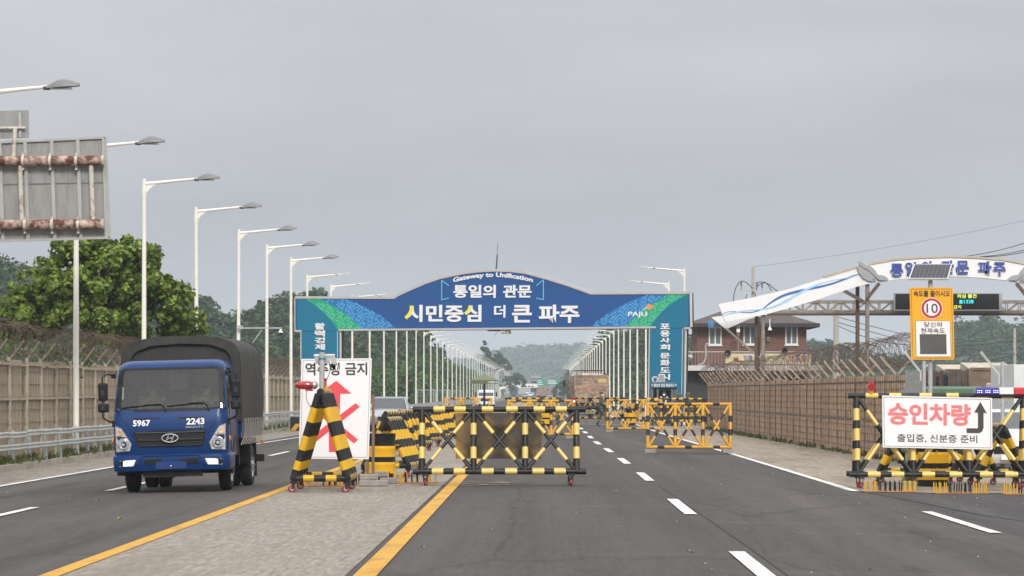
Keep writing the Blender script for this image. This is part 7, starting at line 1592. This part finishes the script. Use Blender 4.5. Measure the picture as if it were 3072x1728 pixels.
p_ = W(2063, 1178, 174); person('helmeted soldier standing nearest the dark doorway right of the booth', (p_.x, 174, -.1), R(120), stand, EB, RAD, M_CAMO, headgear='helmet', group='people at the check point')
p_ = W(2038.5, 1178, 175.5); person('helmeted soldier half hidden by barriers directly beside the booth', (p_.x, 175.5, -.13), R(200), stand, EB, RAD, M_CAMO, headgear='helmet', group='people at the check point')
SASH = mat('white_sash', (.7, .7, .7), .8); p_ = W(1992, 1178, 175.9); PS = person('person in dark clothes with a white crossed sash in the booth doorway', (p_.x, 175.9, -.02), 0, stand, EB, RAD, mat('dark_uniform', (.02, .022, .025), .85), headgear='hair', mask=True, group='people at the check point')
Mx = ROOTM[PS.name]
for s_ in (-1, 1): b = MB(); b.bar(Mx @ Vector((s_ * .17, -.11, 1.47)), Mx @ Vector((-s_ * .05 + s_ * .07, -.15, 1.0)), .07, .02, up=(0, 1, 0)); b.build('sash', SASH, PS)
# driver and passenger of the blue truck
sit = dict(stand, pelvis=(0, .05, .95), kneeL=(-.14, -.36, .98), ankL=(-.14, -.42, .62), toeL=(-.14, -.54, .6), kneeR=(.14, -.36, .98), ankR=(.14, -.42, .62), toeR=(.14, -.54, .6), handL=(-.15, -.34, 1.22), handR=(.15, -.34, 1.22), elbowL=(-.25, -.1, 1.15), elbowR=(.25, -.1, 1.15))
sit = {k: (x_, y_, .60 + z_ * .62 + .0) if False else (x_, y_, z_ + .13) for k, (x_, y_, z_) in sit.items()}
for x_, lab in ((.45, 'driver in a dark uniform behind the wheel of the blue truck'), (-.45, 'passenger in a dark uniform in the blue truck cab')):
    pp = TM @ Vector((x_, 1.02, 0)); person(lab, (pp.x, pp.y, TZ + .03), R(-1.2), sit, EB, RAD, M_CAMO, headgear='cap', boots=False, mask=False, group='people in the blue truck')
# ================================================================ hills, woods, trees
def leafmat(name, rgb, var, rough=.6, trans=.25):
    m = bpy.data.materials.new(name); m.use_nodes = True; t = m.node_tree; b = t.nodes['Principled BSDF']; b.inputs['Roughness'].default_value = rough; b.inputs['Specular IOR Level'].default_value = .3
    g_ = t.nodes.new('ShaderNodeNewGeometry'); rp = t.nodes.new('ShaderNodeValToRGB'); t.links.new(g_.outputs['Random Per Island'], rp.inputs[0]); e_ = rp.color_ramp.elements
    e_[0].color = tuple(c * (1 - var) for c in rgb) + (1,); e_[1].color = (rgb[0] * (1 + var * 1.3), rgb[1] * (1 + var), rgb[2] * (1 + var * .4), 1)
    t.links.new(rp.outputs[0], b.inputs['Base Color'])
    if trans:
        o = t.nodes['Material Output']; tl = t.nodes.new('ShaderNodeBsdfTranslucent'); t.links.new(rp.outputs[0], tl.inputs[0]); mx_ = t.nodes.new('ShaderNodeMixShader'); mx_.inputs[0].default_value = trans; t.links.new(b.outputs[0], mx_.inputs[1]); t.links.new(tl.outputs[0], mx_.inputs[2]); t.links.new(mx_.outputs[0], o.inputs[0])
    return m
RNG = np.random.default_rng(12)
def leaf_quads(C, N, size, up_bias=.35, bend=.25):
    """small folded quads at points C with outward normals N"""
    n = len(C); r = RNG.normal(size=(n, 3)); nn = N * .8 + r * .7 + np.array([0, 0, up_bias]); nn /= np.linalg.norm(nn, axis=1)[:, None]
    a = np.cross(nn, RNG.normal(size=(n, 3))); a /= np.linalg.norm(a, axis=1)[:, None]; b = np.cross(nn, a); s = size * RNG.uniform(.65, 1.35, n)
    s = s[:, None]; v0 = C - a * s; v1 = C - b * s * .62 + nn * s * bend * .3; v2 = C + a * s - nn * s * bend; v3 = C + b * s * .62 + nn * s * bend * .3
    V = np.stack([v0, v1, v2, v3], 1).reshape(-1, 3); F = np.arange(4 * n).reshape(n, 4); return V, F
def crown_points(c, rx, ry, rz, nclump, per, cl_r, bottom=-.55):
    P = []; Nn = []
    u = RNG.normal(size=(nclump, 3)); u /= np.linalg.norm(u, axis=1)[:, None]; u[:, 2] = np.where(u[:, 2] < bottom, -u[:, 2] * .5, u[:, 2])
    rad = RNG.uniform(.55, 1.0, nclump) ** .6 * (1 + .16 * np.sin(u[:, 0] * 5 + u[:, 2] * 4 + RNG.uniform(0, 6)))
    cc_ = u * rad[:, None] * np.array([rx, ry, rz])
    for k in range(nclump):
        q = RNG.normal(size=(per, 3)); q /= np.linalg.norm(q, axis=1)[:, None]; rr = cl_r * RNG.uniform(.5, 1.1) * RNG.uniform(.35, 1, per) ** .5
        P.append(cc_[k] + q * rr[:, None] * np.array([1, 1, .75])); Nn.append(q * .6 + u[k] * .6)
    return np.concatenate(P) + np.array(c), np.concatenate(Nn)
M_LEAF = leafmat('tulip_tree_leaf', (.145, .225, .042), .68, .4, .35); M_FOR = leafmat('forest_leaf', (.045, .080, .032), .45, .8, .15); M_FOR2 = leafmat('far_forest_leaf', (.050, .075, .040), .35, .9, 0); M_VINE = leafmat('vine_leaf', (.060, .125, .028), .45, .6, .2); M_GRASS = leafmat('grass_blade', (.095, .115, .04), .5, .7, .2)
M_BARK = mat('bark', (.10, .08, .06), .9, var=.3, scale=6, bump=.6, bscale=20)
def tree(name, label, base, crown_c, rx, ry, rz, nclump, per, cl_r, leaf, lm, group=None):
    t = thing(name, label, 'tree', base, group=group); b = MB(); B_ = Vector(base); C_ = Vector(crown_c)
    b.tube([B_, B_.lerp(C_, .4) + Vector((.08, 0, 0)), B_.lerp(C_, .8), C_ + Vector((0, 0, rz * .6))], [rz * .055, rz * .045, rz * .03, rz * .01], 8)
    rt = random.Random(9)
    for i in range(14):
        q = rt.uniform(.25, .95); p0 = B_.lerp(C_ + Vector((0, 0, rz * .4)), q); a = rt.uniform(0, 6.28); p2 = C_ + Vector((math.cos(a) * rx * .75, math.sin(a) * ry * .75, rt.uniform(-.4, .6) * rz)); p1 = p0.lerp(p2, .5) + Vector((0, 0, .2)); b.tube([p0, p1, p2], [rz * .02, rz * .013, rz * .005], 5)
    b.build('trunk', M_BARK, t); P, N = crown_points((0, 0, 0), rx, ry, rz, nclump, per, cl_r); V, F = leaf_quads(P + np.array(C_ - B_), N, leaf); npmesh('crown', V, F, lm, t); return t
Yt = 112.0; cT = W(262, 890, Yt); tb = Vector((cT.x, Yt, -.2))
TT = tree('tulip_tree', 'leafy bright green tree standing behind the left fence', tb, (cT.x, Yt, W(0, 925, Yt).z), 2.2, 2.0, 1.55, 70, 95, .50, .105, M_LEAF)
_cr = [c for c in TT.children if c.name.startswith('crown')][0]; PP = []; NN = []
for u_, v_, a_, h_, n_ in ((265, 930, 2.3, 1.5, 80), (255, 800, 1.25, 1.1, 34), (385, 800, .95, .95, 24), (325, 850, 1.9, 1.2, 50), (190, 880, 1.2, 1.0, 30), (470, 900, 1.15, 1.0, 30), (90, 945, 1.1, .85, 26), (540, 965, .75, .6, 16), (40, 990, .8, .6, 14), (330, 765, .5, .6, 9), (280, 745, .55, .5, 9), (430, 780, .45, .45, 7)):
    q_ = W(u_, v_, Yt + RNG.uniform(-.5, .5)) - tb; p_, n2 = crown_points(tuple(q_), a_, a_, h_, n_, 88, .40, -.9); PP.append(p_); NN.append(n2)
for k_ in range(60):      # loose sprigs that break the outline
    a_ = RNG.uniform(-.2, math.pi + .2); q_ = W(268 + 270 * math.cos(a_) * RNG.uniform(.8, 1.04), 955 - 215 * math.sin(a_) ** 1.3 * RNG.uniform(.85, 1.08) if math.sin(a_) > 0 else 965, Yt + RNG.uniform(-.8, .8)) - tb
    p_, n2 = crown_points(tuple(q_), .22, .22, .34, 3, 14, .16, -.9); PP.append(p_); NN.append(n2)
V, F = leaf_quads(np.concatenate(PP), np.concatenate(NN), .10); bpy.data.objects.remove(_cr); npmesh('crown', V, F, M_LEAF, TT)
# lower scrub beside it that fills behind the razor wire
def scrub(name, label, u0, u1, Y, z1, n, size, lm, kind='stuff', depth=1.5, z0=0.0, cat='shrub'):
    P = []; N = []
    for i in range(n):
        u = RNG.uniform(u0, u1); y_ = Y + RNG.uniform(-depth, depth); z_ = z0 + (z1 * RNG.uniform(.35, 1)) * (.75 + .25 * math.sin(u * .05)); x_ = (u - VX) * y_ / FS
        p, q = crown_points((x_, y_, z_ * .55), .7, .7, z_ * .5, 7, 40, .42); P.append(p); N.append(q)
    V, F = leaf_quads(np.concatenate(P), np.concatenate(N), size); o = npmesh(name, V, F, lm, kind=kind); tag(o, label, cat); return o
scrub('hedge', 'dark green scrub right behind the left fence under the bright tree', -40, 540, 109, 3.3, 40, .10, M_VINE)
# weeds at the foot of the guard rail and along the right fence
def weeds(name, label, pts, n, h_, lm):
    V = []; 
    idx = RNG.integers(0, len(pts) - 1, n); q = RNG.uniform(0, 1, n)
    A = np.array(pts); B_ = A[idx] * (1 - q[:, None]) + A[idx + 1] * q[:, None]
    clump = np.sin(B_[:, 1] * 1.7) + np.sin(B_[:, 1] * .63 + 1) + RNG.normal(0, .5, n); keep = clump > -.2; B_ = B_[keep]; n = len(B_)
    B_[:, 0] += RNG.normal(0, .10, n); hh = h_ * RNG.uniform(.3, 1.2, n); a = RNG.uniform(0, 6.28, n); w_ = RNG.uniform(.012, .035, n)
    d = np.stack([np.cos(a), np.sin(a), np.zeros(n)], 1); le = RNG.normal(0, .35, (n, 3)) * hh[:, None]; le[:, 2] = 0; up = np.stack([np.zeros(n), np.zeros(n), hh], 1)
    V = np.stack([B_ - d * w_[:, None], B_ + d * w_[:, None], B_ + up * .7 + le * .5 + d * w_[:, None], B_ + up + le], 1).reshape(-1, 3); F = np.arange(4 * n).reshape(n, 4)
    return tag(npmesh(name, V, F, lm, kind='stuff'), label, 'grass')
weeds('roadside_weeds', 'weeds growing between the guard rail and the left fence', [(-12.55, 62, -.04), (-12.6, 110, -.04), (-12.6, 190, -.04)], 6000, .22, M_GRASS)
weeds('kerb_weeds', 'short weeds along the left kerb top', [(-12.32, 62, -.02), (-12.32, 190, -.02)], 2000, .11, M_GRASS)
weeds('fence_foot_grass', 'dry grass along the foot of the right fence', [(9.0, 82, -.1), (8.35, 130, -.1), (7.9, 163, -.1)], 2500, .16, M_GRASS)
weeds('yard_grass', 'grass patch behind the right barrier', [(7.0, 66, -.1), (9.0, 72, -.1), (12, 74, -.1)], 2500, .16, M_GRASS)
# bindweed and leaves caught in the left razor wire
P = np.stack([RNG.normal(-13.2, .2, 700), RNG.uniform(64, 100, 700), RNG.normal(2.7, .18, 700)], 1); V, F = leaf_quads(P, RNG.normal(size=P.shape), .06); tag(npmesh('climbing_vine', V, F, M_VINE, kind='stuff'), 'climbing leaves caught in the razor wire of the left fence', 'vine')

# woods: many crowns whose tops follow the wooded skyline of the hills
def hill(name, ridge, Yr, Yf, base_z=-.3, clear=0):
    """ridge: (photo x, photo y, distance); terrain from the foot at Yf up to a little below the tree tops"""
    b = MB(); n = len(ridge); rows = 6
    for j in range(rows + 1):
        q = j / rows
        for (u, v) in ridge:
            Yk = max(Yr, clear * FS / max(8, abs(u - VX))); Y = Yk - (Yr - Yf) * (1 - q); top = W(u, v, Yk).z - 5.0; X = (u - VX) * Y / FS
            b.v.append((X, Y, base_z + (max(top, .2) - base_z) * q ** 1.1))
    for j in range(rows):
        for i in range(n - 1): b.f.append((j * n + i, j * n + i + 1, (j + 1) * n + i + 1, (j + 1) * n + i)); b.m.append(0); b.sm.append(True)
    m = len(b.v)
    for (u, v) in ridge: Yk = max(Yr, clear * FS / max(8, abs(u - VX))) + 120; b.v.append(((u - VX) * Yk / FS, Yk, base_z))
    for i in range(n - 1): b.f.append((rows * n + i, rows * n + i + 1, m + i + 1, m + i)); b.m.append(0); b.sm.append(True)
    return b.build(name, M_SOIL, kind='structure', recalc=False)
def woods(name, label, ridge, Yr, Yf, n, R0, clumps, per, leaf, lm, lowv=None, jit=.4, clear=0):
    us = [p[0] for p in ridge]; vs_ = [p[1] for p in ridge]; P = []; N = []
    for i in range(n):
        q = RNG.uniform(0, 1) ** .6 if i > n * .35 else 1.0
        u = us[0] + (us[-1] - us[0]) * (i / (n * .35) if i <= n * .35 else RNG.uniform(0, 1)); u = min(us[-1], max(us[0], u + RNG.normal(0, 3))); top = float(np.interp(u, us, vs_))
        Y = Yf + (Yr - Yf) * q; Yc = clear * FS / max(8, abs(u - VX)); Rk = max(1, Yc / Y); Y = max(Y, Yc); v = (lowv or VY - 10) + (top - (lowv or VY - 10)) * q; R1 = R0 * RNG.uniform(.7, 1.25) * Rk ** .5
        pt = W(u, v, Y); zc = pt.z - R1 * RNG.uniform(.75, 1.1) - (0 if q < 1 else abs(RNG.normal(0, jit)) * R1 * .5)
        if q < 1: zc -= 0
        p, nn = crown_points((pt.x, Y, zc), R1, R1, R1 * 1.05, clumps, per, R1 * .42); P.append(p); N.append(nn)
    V, F = leaf_quads(np.concatenate(P), np.concatenate(N), leaf, .5); o = npmesh(name, V, F, lm, kind='stuff'); return tag(o, label, 'woods')
s25 = lambda L: [(a * 1.1925, b * 1.1925) for a, b in L]
HL1 = s25([(300, 720), (380, 745), (455, 765), (480, 752), (520, 772), (560, 790), (600, 800), (640, 785), (690, 765), (745, 748), (800, 748), (900, 770), (1000, 805), (1040, 828), (1060, 868), (1075, 890)])
hill('wooded_hill', HL1, 560, 440, clear=24); woods('hillside_woods', 'hazy green woods on the hill behind the left lamp row', HL1, 560, 440, 170, 4.2, 26, 30, .46, M_FOR, lowv=1150, clear=22)
HL0 = s25([(-60, 640), (0, 655), (40, 662), (80, 680), (110, 705), (160, 740), (330, 760)])
hill('wooded_hill', HL0, 520, 440); woods('hillside_woods', 'dark woods on the hill at the far left behind the fence', HL0, 520, 440, 50, 4.6, 26, 30, .48, M_FOR, lowv=1100)
HL2 = s25([(1020, 885), (1060, 895), (1090, 900), (1130, 915), (1170, 930), (1200, 942), (1250, 955)])
hill('vine_bank', HL2, 520, 420, clear=19); woods('bank_scrub', 'bright green overgrown bank beside the left lanes beyond the gateway', HL2, 520, 400, 110, 2.0, 20, 26, .36, M_VINE, lowv=1192, clear=17.5)
HL2b = s25([(830, 900), (900, 905), (1000, 925), (1100, 950), (1180, 965)])
woods('bank_scrub', 'low green scrub at the road foot of the left hill beyond the gateway', HL2b, 400, 340, 80, 1.7, 16, 24, .27, M_VINE, lowv=1195, clear=17)
HR1 = s25([(1415, 958), (1440, 938), (1465, 918), (1490, 898), (1515, 868), (1540, 846), (1560, 838), (1590, 834), (1625, 836), (1680, 845), (1740, 858), (1790, 868)])
hill('wooded_hill', HR1, 620, 500, clear=17); woods('hillside_woods', 'hazy dark woods behind the right lamp row beyond the gateway', HR1, 620, 500, 190, 3.8, 24, 28, .46, M_FOR, lowv=1195, clear=14)
HF = s25([(1100, 915), (1190, 903), (1230, 893), (1270, 880), (1310, 876), (1350, 875), (1390, 872), (1410, 868), (1440, 870), (1480, 868), (1560, 868)])
hill('far_hill', HF, 3000, 2400); woods('far_woods', 'pale blue-green wooded ridge closing the end of the road', HF, 3000, 2400, 420, 10.0, 14, 18, 1.9, M_FOR2, lowv=1172)
HR2 = s25([(2010, 872), (2050, 862), (2090, 866), (2140, 885), (2200, 895), (2300, 890), (2380, 850), (2405, 818), (2430, 806), (2455, 812), (2480, 806), (2510, 808), (2530, 832), (2550, 818), (2580, 812), (2640, 830)])
hill('wooded_hill', HR2, 1000, 800); woods('hillside_woods', 'hazy woods on the hill behind the winged arch at the right', HR2, 1000, 800, 150, 5.5, 24, 26, .72, M_FOR, lowv=1160)
# tall lone tree and round bush on the left, far down the road
Yl = 950.0; c_ = W(1455, 1050, Yl); tree('lone_tall_tree', 'lone tall thin tree rising above the left lamp row', (c_.x, Yl, 0), (c_.x, Yl, W(0, 1060, Yl).z), 1.3, 1.3, 3.2, 18, 30, .75, .34, M_FOR)
c_ = W(1478, 1095, Yl - 20); tree('round_tree', 'broad dark tree in front of the lone tall tree', (c_.x, Yl - 20, 0), (c_.x, Yl - 20, W(0, 1095, Yl - 20).z), 4.1, 3.6, 3.6, 40, 36, 1.2, .44, M_FOR)
c_ = W(1545, 1135, 1000); tree('round_tree', 'dark tree over the left end of the far gantry', (c_.x, 1000, 0), (c_.x, 1000, W(0, 1145, 1000).z), 3.4, 3, 3.2, 30, 30, 1.0, .4, M_FOR)
c_ = W(1690, 1165, 900); tree('round_tree', 'dark tree right of the far green signs', (c_.x, 900, 0), (c_.x, 900, W(0, 1170, 900).z), 3.0, 3, 3.2, 30, 30, 1.0, .4, M_FOR)

# ================================================================ far gantries and signs
YG = 1250.0; GW = lambda u, v, o=0.0: W(u, v, YG) + Vector((0, -o, 0)); zgd = zrise(YG)
t = thing('sign_gantry', 'far steel gantry over the road with two green direction signs', 'gantry', GW(1600, 1178)); b = MB()
for v_ in (1142, 1153): b.bar(GW(1505, v_), GW(1690, v_), .5, .5)
b.build('beam', M_ASTL, t)
for u in (1505, 1690): b = MB(); q = GW(u, 1178); b.cyl((q.x, YG, zgd), (q.x, YG, GW(0, 1140).z), .35, .35, 8); b.build('leg', M_ASTL, t)
M_GSG = mat('direction_sign_green', (.0, .26, .16), .5, var=.1, scale=.6)
for u0, u1, v0, v1 in ((1609, 1634, 1137, 1159), (1639, 1676, 1138, 1155)):
    b = MB(); q0, q1 = GW(u0, v1), GW(u1, v0); b.bb(q0.x, q1.x, YG - 1.0, YG - .6, q0.z, q1.z); s_ = b.build('green_sign', M_GSG, t)
    for k in range(3): b = MB(); z_ = q0.z + (q1.z - q0.z) * (.25 + .25 * k); b.bb(q0.x + .5, q1.x - .6 - .3 * k, YG - 1.05, YG - 1.01, z_ - .12, z_ + .12); b.build('text_line', M_WTXT, s_)
t = thing('banner_gantry', 'far arched gantry with a white banner over the left lanes', 'gantry', W(1580, 1178, 1050)); b = MB(); BG = lambda u, v: W(u, v, 1050)
b.tube([BG(1500, 1168), BG(1520, 1162), BG(1545, 1158), BG(1612, 1157)], .25, 6); b.tube([BG(1500, 1164), BG(1520, 1158), BG(1545, 1154), BG(1612, 1153)], .2, 6); b.build('beam', M_LAMPW, t)
for u in (1500, 1612): b = MB(); q = BG(u, 1160); b.cyl((q.x, 1050, 0), q, .25, .25, 8); b.build('leg', M_LAMPW, t)
b = MB(); q0, q1 = BG(1553, 1163), BG(1612, 1155); b.bb(q0.x, q1.x, 1049, 1049.2, q0.z, q1.z); s_ = b.build('banner_cloth', M_WTXT, t)
for k in range(4): b = MB(); b.bb(q0.x + 1.0 + k * 1.1, q0.x + 1.7 + k * 1.1, 1048.9, 1048.97, q0.z + .25, q1.z - .25); b.build('text_block', M_DTXT, s_)
# pale sheds in the distance
for u0, u1, v0, lab, m_ in ((1525, 1612, 1143, 'long far pale building behind the banner gantry', (.38, .36, .36)), (1592, 1622, 1128, 'far pale building above the green signs', (.42, .41, .42)), (1512, 1530, 1096, 'far beige tower block left of the road end', (.36, .31, .28))):
    Y = 1420 if v0 > 1120 else 1480; q0, q1 = W(u0, 1178, Y), W(u1, v0, Y); t = thing('far_building', lab, 'building', (q0.x, Y, zrise(Y)), group='far buildings'); b = MB(); b.bb(q0.x, q1.x, Y, Y + 10, zrise(Y) - 1, q1.z); b.build('wall', mat('far_wall_%d' % u0, m_, .8, var=.15, scale=.3), t)
    b = MB(); b.bb(q0.x - .3, q1.x + .3, Y - .3, Y + 10.3, q1.z, q1.z + .5); b.build('roof', mat('far_roof', (.28, .22, .21), .8, var=.2, scale=.3), t)
    for k in range(5): b = MB(); x_ = q0.x + (q1.x - q0.x) * (k + .5) / 5; b.bb(x_ - .35, x_ + .35, Y - .1, Y - .02, q1.z - 2.0, q1.z - .8); b.build('window', M_VGL, t)
# small road furniture beyond the gateway: temporary fence panels on the left
for i, (u, Y) in enumerate(((1252, 300), (1300, 330), (1340, 370))):
    q = W(u, 1178, Y); t = thing('temporary_fence', 'grey temporary mesh fence panel beside the left lanes, %s beyond the gateway' % ordinal(i), 'fence panel', (q.x, Y, zg(q.x, Y)), group='temporary fence panels'); z1_ = 1.9
    b = MB()
    for k in range(2): b.bar((q.x + k * 1.6, Y, 0), (q.x + k * 1.6, Y, z1_), .05, .05)
    b.bar((q.x, Y, z1_), (q.x + 1.6, Y, z1_), .05, .05); b.bar((q.x, Y, .2), (q.x + 1.6, Y, .2), .05, .05); b.build('frame', M_GALV, t); b = MB()
    for k in range(1, 12): b.bar((q.x + k * .133, Y, .2), (q.x + k * .133, Y, z1_), .012, .012)
    b.build('mesh', M_GALV, t)['kind'] = 'stuff'
# low rail that lines the far left carriageway
t = thing('far_guard_rail', 'grey guard rail lining the far left carriageway beyond the gateway', 'guard rail', (-10.9, 200, -.15)); b = MB(); b.bar((-10.9, 190, .55), (-10.9, 700, .55), .06, .3); b.build('beam', M_GR, t)
for k in range(40): b = MB(); b.cyl((-10.95, 192 + k * 4, -.15), (-10.95, 192 + k * 4, .65), .06, .06, 6); b.build('post', M_GR, t)

# ================================================================ haze
b = MB(); b.bb(-1500, 1500, -45, 3500, -1.6, 62)
hz = b.build('haze', [], kind='stuff'); hm = bpy.data.materials.new('hazy_air'); hm.use_nodes = True; hz.data.materials.clear(); hz.data.materials.append(hm)
t_ = hm.node_tree; t_.nodes.clear(); o_ = t_.nodes.new('ShaderNodeOutputMaterial'); pv = t_.nodes.new('ShaderNodeVolumePrincipled'); pv.inputs['Color'].default_value = (.78, .90, 1.0, 1); pv.inputs['Density'].default_value = 2.2e-4; pv.inputs['Anisotropy'].default_value = 0.1; t_.links.new(pv.outputs[0], o_.inputs['Volume'])
tag(hz, 'pale summer haze filling the air over the road', 'haze')
